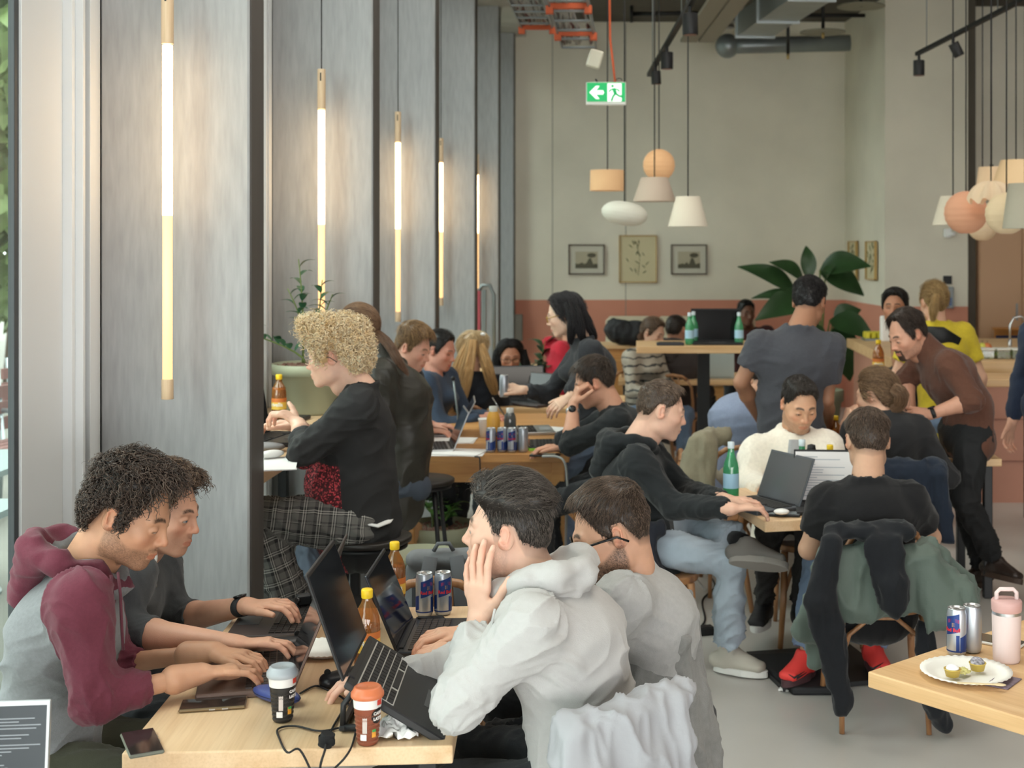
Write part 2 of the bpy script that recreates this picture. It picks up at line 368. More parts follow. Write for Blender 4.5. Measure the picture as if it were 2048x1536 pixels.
def head_skin(h, neck, vox):
    c, R, s = h['c'], h['R'], h.get('s', 1); M = np.array(R); S = SD(vox); L = lambda *p: hpt(c, R, s, p)
    fem = h.get('fem', 0)
    def e(p, r, k=.02, sub=False, MM=None): S.ell(L(*p), A3(r)*s, M if MM is None else MM, k*s, sub)
    def cp(a, b, ra, rb=None, k=.02, sub=False): S.cap(L(*a), L(*b), ra*s, None if rb is None else rb*s, k*s, sub)
    nb = Vector(neck); S.cap(L(0,-.034,-.045), np.array(nb), .054*s*(1-.12*fem), .066*s*(1-.12*fem), .02)
    cp((0,-.008,-.06), (0,-.02,-.12), .045, .05, .02)
    e(C0, CR); e((0,.030,-.020), (.0665,.058,.075), .03)
    e((0,.036,-.058), (.053,.052,.050), .03); jw = h.get('jaw', 1)
    for q in (-1,1):
        e((q*.046*jw,.004,-.066), (.014,.026,.022), .03); cp((q*.046*jw,.0,-.07), (q*.018,.070,-.100), .014, .013, .025)
        e((q*.043,.062,-.024), (.020,.020,.018), .022)
    e((0,.076+.003*h.get('chin',0),-.100), (.019,.016,.015), .018)
    e((0,.076,-.062), (.026,.022,.030), .018)
    for q in (-1,1): cp((q*.010,.087,.018), (q*.040,.075,.021), .0100, .0095, .014)
    for q in (-1,1): e((q*.033,.098,-.002), (.0175,.020,.0125), .012, True)
    ns = h.get('nose', 1)
    cp((0,.087,.012), (0,.098+.009*ns,-.026), .0080, .0085, .014); e((0,.0985+.009*ns,-.0325), (.0090,.0105,.0082), .010)
    for q in (-1,1): e((q*.0115,.095+.003*ns,-.036), (.0066,.0095,.0066), .007)
    if vox < .004:
        for q in (-1,1):
            e((q*.0065,.103+.005*ns,-.0435), (.0032,.0050,.0028), .003, True)
            e((q*.0315,.0800,-.001), (.0150,.0140,.0125), .006); op = h.get('lid', .0038)
            cp((q*.020,.0965,-.003-.0015*(op<.003)), (q*.043,.0885,-.003-.0015*(op<.003)), op, op*.8, .002, True)
        cp((0,.0985,-.048), (0,.0985,-.058), .0022, .0025, .004, True)
    cp((-.019,.089,-.067), (0,.0985,-.0635), .0042, .0062, .005); cp((.019,.089,-.067), (0,.0985,-.0635), .0042, .0062, .005)
    cp((-.014,.090,-.0745), (.014,.090,-.0745), .0062, .0062, .006); e((0,.0955,-.0750), (.011,.007,.006), .006)
    if vox < .004: cp((-.021,.096,-.0688), (0,.1035,-.0684), .0013, .0013, .002, True); cp((.021,.096,-.0688), (0,.1035,-.0684), .0013, .0013, .002, True)
    for q in (-1,1):
        RM = np.array(R @ Matrix.Rotation(math.radians(-q*24), 3, 'Z') @ Matrix.Rotation(math.radians(-12), 3, 'X'))
        e((q*.0800,-.012,-.002), (.0060,.0190,.0310), .006, False, RM)
        e((q*.0765,-.004,-.018), (.0060,.0120,.0150), .008, False, RM)
        if vox < .005:
            e((q*.0860,-.006,.003), (.0052,.0125,.0200), .004, True, RM); cp((q*.0845,-.014,-.012), (q*.0845,-.020,.012), .0022, .0022, .004); e((q*.0850,.003,-.004), (.004,.004,.006), .003, True, RM)
    V, Fc = S.mesh(); return relax(V, Fc, 1, .35), Fc
def head_color(h, V):
    R = np.array(h['R']); q = (V-np.array(h['c']))@R/h.get('s', 1); x, y, z = np.abs(q[:,0]), q[:,1], q[:,2]
    sk = A3(lin(h['skin'])); n = len(V); c = np.tile(sk, (n,1)); N = vnoise(V*90)[:,None]; N2 = vnoise(V*25)[:,None]
    c = c*(1+.03*N+.04*N2)
    def mix(c, col, a): return c*(1-a[:,None])+A3(col)*a[:,None]
    red = sk*A3((1.10,.78,.74))
    c = mix(c, red, .55*sst(x,.078,.084)*(y<.03)*(np.abs(z)<.04)); c = mix(c, red, .45*np.exp(-(((x-.045)/.018)**2+((z+.03)/.018)**2))*(y>.02)); c = mix(c, red, .5*np.exp(-((x/.014)**2+((z+.033)/.013)**2))*(y>.09))
    lip = sk*A3((.84,.58,.56)) if not h.get('fem') else sk*A3((.85,.42,.45))
    zl = .0095*np.sqrt(np.clip(1-(x/.024)**2, 0, 1)); c = mix(c, lip, .8*sst(zl-np.abs(z+.0695), -.0012, .0012)*(y>.08)*(x<.024))
    hc = A3(lin(h['hair'].get('col', '2a211c')))
    sc = h['hair'].get('scalp', .75); az = np.degrees(np.arctan2(x, y+.010)); hl = hairline(az, h['hair'].get('back', 0), h['hair'].get('rec', 0))
    a = sst(z-hl, -.004, .008)*(x < .0765+.0*z); fade = sst(z-hl, 0, h['hair'].get('fade', .03)); c = mix(c, hc, sc*a*(.35+.65*fade))
    br = 1.25*np.exp(-((z-(.0235+.004*np.sin(np.clip((x-.010)/.038,0,1)*PI)))/(.0048 if not h.get('fem') else .0032))**4)*sst(x,.009,.014)*(1-sst(x,.042,.052))*(y>.05)
    c = mix(c, hc*.7, np.clip(.9*br*(.8+.35*vnoise(V*900)), 0, .93))
    c = mix(c, hc*.4, (.75 if h.get('lid') else .85)*np.exp(-((z+.003)/.0026)**2)*sst(x,.018,.022)*(1-sst(x,.042,.046))*(y>.075))
    b = h.get('beard', 0)
    if b:
        ln = np.interp(az, [0,20,45,70,88,180], [-.052,-.052,-.052,-.030,-.012,-.012]); m = sst(ln-z, -.004, .012)*sst(x+(y-.02)*.9, .02, .04)*(1-sst(az, 88, 100))*(z > -.125)
        mus = np.exp(-((z+.0525)/.0045)**2)*(x<.028)*(y>.08); nl = 1-.9*(np.abs(z+.069)<.009)*(x<.023)*(y>.08)
        m = np.clip(np.maximum(m, mus)*nl, 0, 1)*sst(-(x*.0+np.where((z<-.104)&(y<.03), 1, 0)), -1, .5)
        c = mix(c, hc*.8, np.clip(1.35*b*m*(.75+.5*vnoise(V*700)), 0, .95))
        if h.get('goatee'): c = mix(c, hc*.7, np.clip(.9*((x<.030)&(y>.06)&(z<-.047))*nl*sst(-z, .045, .052), 0, 1))
    return c
def scalp_thick(h, d):
    hr = h['hair']; az = np.degrees(np.arctan2(np.abs(d[:,0]), d[:,1])); p = C0+d*CR; hl = hairline(az, hr.get('back', 0), hr.get('rec', 0))
    m = sst(p[:,2]-hl, -.002, hr.get('edge', .016)); top = hr.get('top', .02); side = hr.get('side', .008); bk = hr.get('bk', side)
    up = np.clip(d[:,2], 0, 1); t0 = side+(bk-side)*np.clip(-d[:,1], 0, 1); t = t0+(top-t0)*sst(up, hr.get('u0', .15), hr.get('u1', .7)); t = t+hr.get('front', 0)*sst(d[:,1], .2, .8)*sst(up, .2, .7)
    return p, m, t
def hair_mesh(h, vox):
    """cap of hair over the scalp plus single locks that follow it"""
    hr = h['hair']; s = h.get('s', 1); R = np.array(h['R']); c = np.array(h['c']); nu, nv = (120, 72) if vox < .004 else (72, 44)
    U, W_ = np.meshgrid(np.arange(nu)/nu*2*PI, (np.arange(nv)+.5)/nv*PI, indexing='ij'); d = np.stack([np.sin(W_)*np.sin(U), np.sin(W_)*np.cos(U), np.cos(W_)], -1).reshape(-1,3)
    def shell(d, extra=0):
        p, m, t = scalp_thick(h, d); seed = hr.get('seed', 0)
        nz = vnoise(d*CR*hr.get('nf', 60)+seed)*hr.get('na', .003)+vnoise(d*CR*hr.get('nf', 60)*.4+seed+9)*hr.get('na', .003)
        rr = (t+nz)*m-.007*(1-m)+extra; return p+d*rr[:,None], m
    V, m = shell(d); ids = np.arange(nu*nv).reshape(nu, nv); a = ids; b = np.roll(ids, -1, 0)
    Fc = np.stack([a[:,:-1], a[:,1:], b[:,1:], b[:,:-1]], -1).reshape(-1,4)
    Fc = Fc[(m[Fc] > .02).any(1)]
    base = A3(lin(hr['col'])); c2 = A3(lin(hr.get('col2', hr['col']))); cols = [np.tile(base*.75, (len(V),1))*(1+.2*vnoise(d*20)[:,None])]; parts = [(V, Fc)]
    n = hr.get('n', 2500 if vox < .004 else 700); g = np.random.default_rng(hr.get('seed', 1)+5); q = g.normal(size=(n*4,3)); q /= np.linalg.norm(q, axis=1)[:,None]
    p, m, t = scalp_thick(h, q); keep = m > hr.get('mk', .45); q = q[keep][:n]; n = len(q); p, m, t = scalp_thick(h, q)
    K = hr.get('K', 7); Ln = hr.get('len', .03)*(.6+.8*g.random(n))*np.clip(m, .3, 1)*np.clip(.08+t/max(1e-4, hr.get('top', .02)), .14, 1.2); lift = hr.get('lift', .3); cr = hr.get('curl', 0); cf = hr.get('cf', 2.5)
    cb = hr.get('comb', 'down'); pos, _ = shell(q, -.001); P_ = [pos]; ph = g.random(n)*6.28; sgn = np.where(g.random(n) < .5, -1, 1)
    for i in range(1, K):
        dd = (pos-C0)/CR; dd /= np.linalg.norm(dd, axis=1)[:,None]
        x_, y_, z_ = dd.T
        if cb == 'down': f = np.stack([x_*.6, y_*.6, -np.ones(n)], 1)
        elif cb == 'fwd': f = np.stack([x_*.3, np.ones(n)*(.2+.9*np.clip(z_,0,1)), -.9*(1-np.clip(z_,0,1))-.15], 1)
        elif cb == 'quiff': f = np.stack([x_*.2+.25, np.where(y_>.45, .4, -.7)*np.clip(z_+.2,0,1), np.where(z_>.4, .25, -1)], 1)
        elif cb == 'part': f = np.stack([np.where(x_>0, 1., -1.)*(.15+1.3*np.clip(z_,0,1)), -.35-.5*np.clip(y_,0,1), -1.0+.6*np.clip(z_,0,1)], 1)
        elif cb == 'back': f = np.stack([-x_*.3, -np.ones(n), -.25*(1-np.clip(z_,0,1))+.0*z_], 1)
        elif cb == 'side': f = np.stack([np.where(x_>-.2, 1., -1.)*(.4+.7*np.clip(z_,0,1)), .15*np.ones(n), -1.1+np.clip(z_,0,1)], 1)
        else: f = g.normal(size=(n,3))*.7+np.stack([x_*.5, y_*.5, -.5*np.ones(n)], 1)
        f = f+g.normal(size=(n,3))*hr.get('mess', .25); f = f-dd*(f*dd).sum(1)[:,None]; f /= np.linalg.norm(f, axis=1)[:,None]+1e-9
        st = f+dd*lift*(1-i/K)+A3((0,0,-hr.get('grav', .1)))*(i/K); st /= np.linalg.norm(st, axis=1)[:,None]; pos = pos+st*(Ln/(K-1))[:,None]
        e = (pos-C0); dn = e/CR; ln_ = np.linalg.norm(dn, axis=1)[:,None]; dn = dn/ln_; sp, mm = shell(dn, .0005); rr = np.linalg.norm(e, axis=1); rs = np.linalg.norm(sp-C0, axis=1)
        k = np.maximum(1, rs/np.maximum(rr,1e-6)); pos = C0+e*np.where(rr > .055, k, 1)[:,None]
        P_.append(pos)
    P_ = np.stack(P_, 1)
    if cr:
        T = np.gradient(P_, axis=1); T /= np.linalg.norm(T, axis=2)[...,None]+1e-9; O = (P_-C0); O /= np.linalg.norm(O, axis=2)[...,None]; B = np.cross(T, O)
        an = ph[:,None]+sgn[:,None]*np.linspace(0, 2*PI*cf, K)[None]*(.7+.6*g.random(n))[:,None]; ra = cr*np.linspace(.3, 1, K)[None,:,None]; P_ = P_+(O*np.cos(an)[...,None]+B*np.sin(an)[...,None])*ra+O*cr*.6
    wd = hr.get('w', .0011)*(.7+.6*g.random(n)); O = P_-C0; O /= np.linalg.norm(O, axis=2)[...,None]; T = np.gradient(P_, axis=1); B = np.cross(T, O); B /= np.linalg.norm(B, axis=2)[...,None]+1e-9
    tp = np.linspace(1, .25, K)[None,:,None]; A = P_-B*wd[:,None,None]*tp; Bq = P_+B*wd[:,None,None]*tp; Cq = P_+O*wd[:,None,None]*tp*.9
    V2 = np.stack([A, Cq, Bq], 2).reshape(-1,3); o = (np.arange(n)*K*3)[:,None]+(np.arange(K-1)*3)[None]; o = o.reshape(-1)
    F2 = np.concatenate([np.stack([o, o+1, o+4, o+3], 1), np.stack([o+1, o+2, o+5, o+4], 1), np.stack([o+2, o, o+3, o+5], 1)]); parts.append((V2, F2))
    lc = base+(c2-base)*g.random(n)[:,None]; lc = lc*(.8+.45*g.random(n))[:,None]; cols.append(np.repeat(lc, K*3, 0))
    V, Fc = join(parts); V = c+(V*s)@R.T; return V, Fc, np.concatenate(cols)
def tress(paths, r, col, n=160, spread=.9, seed=1, flat=1.0, w=.0016, wav=.004):
    """loose long hair: many locks running along a few guide lines (world points)"""
    g = np.random.default_rng(seed); Vs = []; Fs = []; Cs = []; o = 0; base = A3(lin(col))
    for pts in paths:
        pts = np.array([tuple(p) for p in pts]); K = 12; t = np.linspace(0, len(pts)-1, K); i = np.minimum(t.astype(int), len(pts)-2); f = (t-i)[:,None]
        pm = pts[np.maximum(i-1,0)]; p0 = pts[i]; p1 = pts[i+1]; p2 = pts[np.minimum(i+2, len(pts)-1)]
        C = .5*((2*p0)+(p1-pm)*f+(2*pm-5*p0+4*p1-p2)*f**2+(-pm+3*p0-3*p1+p2)*f**3)
        T = np.gradient(C, axis=0); T /= np.linalg.norm(T, axis=1)[:,None]; a = np.array([0.3,1,.1]); U = np.cross(T, a); U /= np.linalg.norm(U, axis=1)[:,None]; W_ = np.cross(T, U)
        rr = np.interp(np.linspace(0,1,K), np.linspace(0,1,len(r)), r)
        for k in range(n):
            an = g.random()*2*PI; ra = math.sqrt(g.random())*spread; e = 1-g.random()*.18; q = C.copy(); ph = g.random()*6.28
            off = (U*math.cos(an)+W_*math.sin(an)*flat)*(rr*ra)[:,None]+(U*np.sin(np.linspace(0,7,K)+ph)[:,None])*wav
            q = C*1.0+off; q = q[0]+(q-q[0])*e if e < 1 else q; wd = w*(.6+.8*g.random()); tp = np.linspace(1,.3,K)[:,None]
            v = np.stack([q-U*wd*tp, q+W_*wd*tp, q+U*wd*tp], 1).reshape(-1,3); b = o+np.arange(K-1)*3
            Fs += [np.stack([b, b+1, b+4, b+3], 1), np.stack([b+1, b+2, b+5, b+4], 1), np.stack([b+2, b, b+3, b+5], 1)]; Vs.append(v); Cs.append(np.tile(base*(.7+.6*g.random()), (len(v),1))); o += len(v)
    return np.concatenate(Vs), np.concatenate(Fs), np.concatenate(Cs)
def hand_prims(S, w_, d, nm, right, curl=(.25,.45,.3), thumb=(.9,.5,.1), s=1, spread=.08, curls=None, paint=None):
    w_ = A3(w_); d = unit(d); nm = A3(nm); nm = unit(nm-d*nm.dot(d)); t = np.cross(d, nm) if right else np.cross(nm, d)
    S.slab(w_+d*.006*s, w_+d*.082*s, t, .026*s, .038*s, .0155*s, .0125*s, .012); S.ell(w_+d*.030*s+t*.020*s+nm*.008*s, A3((.018,.024,.014))*s, np.stack([t, d, nm], 1), .012)
    lens = ((.043,.026,.021),(.047,.030,.022),(.043,.028,.022),(.034,.021,.019)); tips = []
    for i in range(4):
        b = w_+d*(.086,.090,.086,.077)[i]*s+t*(.0300,.0102,-.0100,-.0290)[i]*s; cu = curls[i] if curls else curl; a = 0; sd = (1.4,.4,-.5,-1.6)[i]*spread
        dd = unit(d+t*sd); p = b-d*.012*s; r = (.0092,.0095,.0090,.0080)[i]*s; a += cu[0]; q = b
        for j in range(3):
            if j: a += cu[j]
            v = unit(dd*math.cos(a)+nm*math.sin(a)); e = q+v*lens[i][j]*s; S.cap(p if j == 0 else q, e, r*(1.08,1,.93)[j], r*(1,.93,.80)[j], (.006,.003,.003)[j]*s)
            if paint is not None: paint.append(('j', e if j < 2 else q, r)); 
            if j == 2 and paint is not None: paint.append(('n', e-v*.003*s-nm*math.cos(a)*r*.8+dd*math.sin(a)*r*.8, r))
            q = e
        tips.append(q)
    b = w_+d*.022*s+t*.024*s+nm*.006*s; v = unit(d*thumb[0]+t*thumb[1]+nm*thumb[2]); m = b+v*.040*s; v2 = unit(v+d*.35*(1 if thumb[0]>=0 else -1)); m2 = m+v2*.032*s; v3 = unit(v2+d*.1+nm*.15); m3 = m2+v3*.026*s
    S.cap(b, m, .0145*s, .0120*s, .012*s); S.cap(m, m2, .0115*s, .0105*s, .004*s); S.cap(m2, m3, .0105*s, .0085*s, .003*s)
    return tips
def arm_skin(a, vox, sh, el, wr, right, s, start):
    """forearm and hand; start 0 = bare from the shoulder, 1 = only from the elbow on, a fraction = from part way"""
    S = SD(vox); sh, el, wr = A3(sh), A3(el), A3(wr); paint = []
    g = a.get('thick', 1)*s
    if start < .6: S.cap(sh+(el-sh)*start*1.2, el, .048*g, .039*g, .01)
    p0 = el if start < 1 else el+(wr-el)*(start-1)
    bulge = el+(wr-el)*.30
    r0 = .042*g if start <= 1.3 else .036*g
    if start <= 1.3: S.cap(p0, bulge, .038*g, .042*g, .015)
    S.cap(bulge if start <= 1.3 else p0, wr, r0, .0265*g, .015)
    d = A3(a['d']); nm = A3(a['n']); t = np.cross(unit(d), unit(nm)); S.slab(wr-unit(wr-el)*.03, wr+unit(d)*.01, t, .030*g, .028*g, .0215*g, .019*g, .01)
    hand_prims(S, wr, d, nm, right, a.get('curl', (.25,.45,.3)), a.get('thumb', (.9,.5,.1)), s*a.get('hs', 1), a.get('spread', .08), a.get('curls'), paint)
    V, Fc = S.mesh(); V = relax(V, Fc, 1, .3); return V, Fc, paint
def skin_color(V, sk, paint=()):
    sk = A3(lin(sk)); c = np.tile(sk, (len(V),1))*(1+.035*vnoise(V*80)[:,None]+.05*vnoise(V*22)[:,None])
    for k, p, r in paint:
        a = np.exp(-((np.linalg.norm(V-p, axis=1)/(r*1.15))**2))
        if k == 'j': c = c*(1-(.30*a)[:,None])+(sk*A3((1.12,.68,.60)))*(.30*a)[:,None]
        else:
            a = (np.linalg.norm(V-p, axis=1) < r*.85)*.6; c = c*(1-a[:,None])+(sk*A3((1.15,1.0,1.0))+.04)*a[:,None]
    return c
def wrinkle(V, N, bones, seed=0):
    """cloth folds running across each limb, strongest near its joints"""
    D = np.zeros(len(V)); Wt = np.zeros(len(V)); lcs = np.zeros((len(V),3)); best = np.full(len(V), 9.)
    for i, (a, b, amp, fq, tw) in enumerate(bones):
        a, b = A3(a), A3(b); L = np.linalg.norm(b-a)+1e-9; ax = (b-a)/L; q = V-a; t = np.clip(q@ax/L, -.15, 1.15); rad = q-(q@ax)[:,None]*ax; dist = np.linalg.norm(rad, axis=1)+np.maximum(0, -q@ax)+np.maximum(0, q@ax-L); ru = rad/(np.linalg.norm(rad, axis=1)[:,None]+1e-9)
        w_ = np.exp(-dist/.025); u = unit(np.cross(ax, (.3,.2,1))); v = np.cross(ax, u)
        s_ = t*L*fq+tw*(ru@u)+.8*tw*(ru@v); n1 = vnoise(np.stack([s_, ru@u*1.1+i*7+seed, ru@v*1.1+3], 1)); n2 = vnoise(np.stack([s_*2.1+5, ru@u*1.6+i*3+seed, ru@v*1.6], 1))
        prof = .55+.9*np.exp(-((t-1)/.25)**2)+.25*np.exp(-(t/.3)**2); rg = lambda n: 1-3.2*np.sqrt(np.abs(n)+.004); D += w_*amp*prof*(rg(n1)*.62+rg(n2)*.34); Wt += w_
        m = dist < best; best[m] = dist[m]; an = np.arctan2(ru@v, ru@u); lcs[m] = np.stack([t*L, an*.09, np.full(len(V), i*.37)], 1)[m]
    return V+N*np.clip(D/np.maximum(Wt,1e-6), -.013, .02)[:,None], lcs
def hood_down(nk, f, r, s=1, drop=.0, big=1.0, bx=1.0):
    S = SD(.008); u = UP
    ring = [nk+f*.085-u*.045+r*.02, nk+f*.05+r*.085+u*.0, nk+r*.115-f*.02+u*.025, nk-f*.085+r*.085+u*.03, nk-f*.125+u*.02, nk-f*.085-r*.085+u*.03, nk-r*.115-f*.02+u*.025, nk+f*.05-r*.085+u*.0, nk+f*.085-u*.045-r*.02]
    for a, b in zip(ring[:-1], ring[1:]): S.cap(a, b, .026*big, .026*big, .03)
    S.slab(nk-f*.115*bx+u*.035, nk-f*.150*bx-u*(.10+drop), r, .085*big, .055*big, .040*big, .028, .04)
    S.cap(nk-f*.10*bx+u*.02+r*.07, nk-f*.15*bx-u*(.09+drop), .035*big, .03, .04); S.cap(nk-f*.10*bx+u*.02-r*.07, nk-f*.15*bx-u*(.09+drop), .035*big, .03, .04)
    S.ell(nk-f*.03+u*.10, (.085,.085,.075), None, .02, True)
    V, Fc = S.mesh(); V = relax(V, Fc, 2); N = vnorm(V, Fc)
    V = V+N*(.006*(1-2.2*np.abs(vnoise(V*A3((14,14,34)))))+.004*vnoise(V*40))[:,None]; return V, Fc
def eyes(h, root, org):
    g = G(); M = h['R']; s = h.get('s', 1)
    for q in (-1, 1):
        e = G(); c = Vector(h['c'])+M@(Vector((q*.0315,.0792,-.001))*s)-Vector(org)
        gz = Matrix.Rotation(math.radians(h.get('gz', 0)), 3, 'Z') @ Matrix.Rotation(math.radians(h.get('gp', -90)), 3, 'X')   # lathe axis turned to look ahead
        pr = [(max(1e-4, .0128*s*math.sin(a)), .0128*s*math.cos(a)) for a in [PI*i/24 for i in range(25)]]
        e.lathe(pr, c, 20, 0, True, M@gz, mf=lambda i, k: 2 if i < 1 else (1 if i < 4 else 0))
        e.build('eye', [mat('eye_white', 'a89d96', .3), mat('iris_'+h.get('iris', '4a3626'), h.get('iris', '4a3626'), .2), mat('pupil', '0a0808', .15)], root)
def glasses(h, root, org, col='17181b', wire=.0022, name='glasses'):
    M = h['R']; s = h.get('s', 1); c = Vector(h['c'])-Vector(org); L = lambda x, y, z: c+M@(Vector((x, y, z))*s); g = G(); le = G()
    for q in (-1,1):
        ring = []
        for k in range(25):
            a = 2*PI*k/24; cx, cz = math.cos(a), math.sin(a); x = .033+.0255*math.copysign(abs(cx)**.75, cx); z = -.004+.0185*math.copysign(abs(cz)**.75, cz); ring.append(L(q*x, .106-.35*max(0, x-.03)**1.0*.5, z))
        g.tube(ring, wire*s, 6, cap=False); le.add(ring[:-1], [tuple(range(24))])
        g.tube([L(q*.059,.100,.004), L(q*.076,.085,.004), L(q*.085,.03,.003), L(q*.088,-.005,.001), L(q*.080,-.030,-.022)], [wire*1.4*s]*5, 6)
    g.tube([L(-.010,.107,.0), L(0,.109,.003), L(.010,.107,0)], wire*s, 6)
    o = g.build(name, mat('spectacle_frame_'+col, col, .25), root); le.build('lens', glass_mat('lens_glass', 'f4f6f6', .05, 0), o); return o
def shoe(root, org, an, toe, m, ms, up=(0,0,1), vox=.009, s=1):
    S = SD(vox); an = A3(an); t = unit(toe); u = unit(A3(up)-t*A3(up).dot(t)); sd = np.cross(t, u)
    S.slab(an-u*.045-t*.05, an-u*.055+t*.15*s, sd, .036, .045, .036, .024, .02); S.cap(an+u*.0, an-u*.045, .038, .042, .02); S.cap(an-u*.01+t*.02, an-u*.045+t*.10, .036, .03, .03)
    S.ell(an+u*.042, (.034,.034,.03), None, .01, True); V, Fc = S.mesh(); V = relax(V, Fc, 1); o = np_mesh('shoe', V, Fc, m, root, org)
    g = G(); c = an-u*.078+t*.05; N = 28; poly = []
    for k in range(N):
        a = 2*PI*k/N; poly.append((math.cos(a)*(.135 if math.cos(a) > 0 else .115)*s, math.sin(a)*(.047 if math.cos(a) > 0 else .040)))
    g.prism(poly, -.017, .012, frame(Vector(t), Vector(-sd), Vector(u)), Vector(c)-Vector(org)); g.build('sole', ms, o, bevel=.003)
    return o
def person(label, pel, yaw, head, top, bot, arms=(None, None), legs=None, J=None, lean=12, hunch=.03, torso=.50, s=1.0, vox=(.0026,.008), shoes=None, stand=False, cat='person', group=None, sw=.19, belly=0, seatz=None):
    pel = Vector(pel); f = fdir(yaw); r = f.cross(UP).normalized(); J = dict(J or {}); fem = head.get('fem', 0)
    ln = math.radians(lean); ax = UP*math.cos(ln)+f*math.sin(ln)
    nk = Vector(J.get('neck', pel+ax*torso*s)); ax = (nk-pel).normalized(); bk = (f-ax*f.dot(ax)).normalized()
    wa = Vector(J.get('waist', pel+ax*(nk-pel).length*.30-bk*hunch*.5)); ch = Vector(J.get('chest', pel+ax*(nk-pel).length*.70-bk*hunch))
    sr = Vector(J.get('sr', nk-ax*.045+r*sw*s*(1-.1*fem)-bk*(-.02))); sl = Vector(J.get('sl', nk-ax*.045-r*sw*s*(1-.1*fem)-bk*(-.02)))
    base = Vector((pel.x, pel.y, 0)); root = thing('person', label, cat, base, 0, group)
    h = head; h['R'] = hframe(h.get('yaw', yaw), h.get('pitch', 0), h.get('roll', 0)); h['c'] = Vector(h.get('c', nk+ax*.17+f*.05)); hs = h.get('s', 1)
    if h.get('s') is None: h['s'] = 1
    # arms
    AR = []
    for side, (a, sh) in enumerate(zip(arms, (sr, sl))):
        rs = r if side == 0 else -r; a = dict(a or {}); a.setdefault('w', pel+f*.38+rs*.06+UP*.22) if not stand else a.setdefault('w', sh+rs*.08+f*.08-UP*.50)
        w_ = Vector(a['w']); el = Vector(a['el']) if 'el' in a else ik(sh, w_, .29*s, .26*s, a.get('pole', rs*.6-UP*1-f*.3)); fd = (w_-el).normalized()
        a.setdefault('d', fd); a.setdefault('n', -UP if not stand else -rs); a['el'] = el; a['w'] = w_; AR.append((a, sh, el, w_, side == 0))
    st = {'long': 1.75, 'rolled': 1.15, 'short': .0, 'none': 0}[top.get('sleeve', 'long')]
    V, Fc = head_skin(h, nk-ax*.02+f*.0, vox[0]); cs = [head_color(h, V)]; ps = [(V, Fc)]
    for a, sh, el, w_, rt in AR:
        if a.get('hide'): continue
        V, Fc, pt = arm_skin(a, vox[0] if vox[0] < .005 else vox[0]*.75, sh, el, w_, rt, s*(1-.08*fem), a.get('start', st)); ps.append((V, Fc)); cs.append(skin_color(V, h['skin'], pt))
    # hidden trunk that joins head and hands into one figure
    S = SD(.014); S.slab(pel, wa, r, .12*s, .11*s, .08, .08); S.slab(wa, ch, r, .11*s, .13*s, .08, .085); S.slab(ch, nk-ax*.03, r, .13*s, .07*s, .085, .05)
    for a, sh, el, w_, rt in AR: S.cap(nk-ax*.05, sh, .036, .034); S.cap(sh, el, .032, .028); S.cap(el, el+(w_-el)*.7, .03, .024)
    # legs
    hp = [pel+r*.09*s, pel-r*.09*s]; LG = []
    for side in (0, 1):
        l = dict((legs or (None, None))[side] or {}); rs = r if side == 0 else -r
        an = Vector(l['an']) if 'an' in l else (hp[side]+f*(.38 if not stand else .02)+rs*.04) ; 
        if 'an' not in l: an.z = .09
        kn = Vector(l['kn']) if 'kn' in l else ik(hp[side], an, .44*s, .43*s, l.get('pole', f+UP*.4+rs*.15)); LG.append((hp[side], kn, an, l)); S.cap(hp[side], kn, .055, .04); S.cap(kn, an, .04, .03)
    V, Fc = S.mesh(); ps.append((V, Fc)); cs.append(skin_color(V, h['skin']))
    V, Fc = join(ps); np_mesh('body', V, Fc, mat('skin', 'c8967c', .5, attr='Col', bump=.12, bs=500, sss=.06 if vox[0] < .004 else 0), root, base, col=np.concatenate(cs))
    if vox[0] < .004: eyes(h, root, base)
    if not h.get('nohair'):
        V, Fc, c = hair_mesh(h, vox[0])
        if h.get('tress'):
            V2, F2, c2 = h['tress'](h); V, Fc = join([(V, Fc), (V2, F2)]); c = np.concatenate([c, c2])
        np_mesh('hair', V, Fc, mat('hair', '2a211c', h['hair'].get('rough', .42), attr='Col', spec=.4), root, base, col=c)
    if h.get('glasses'): glasses(h, root, base, **(h['glasses'] if isinstance(h['glasses'], dict) else {}))
    # upper garment
    g_ = top.get('loose', 1.0)*s; vx = vox[1]; S = SD(vx); low = top.get('low', .12)
    lo = pel-ax*low
    S.slab(lo, wa, r, .170*g_*(1-.08*fem), .150*g_*(1-.12*fem), .118*g_+belly, .112*g_+belly, .03, tag=1); S.slab(wa, ch, r, .150*g_*(1-.12*fem), .175*g_*(1-.1*fem), .112*g_+belly, .122*g_, .04, tag=1)
    S.slab(ch, nk-ax*.035, r, .175*g_*(1-.1*fem), .095*g_, .120*g_, .068*g_, .05, tag=1)
    if fem: S.ell(ch+bk*.085-ax*.01, (.12,.12,.07), None, .05, tag=1)
    cutN = []; tg = 2 if top.get('raglan') else 1
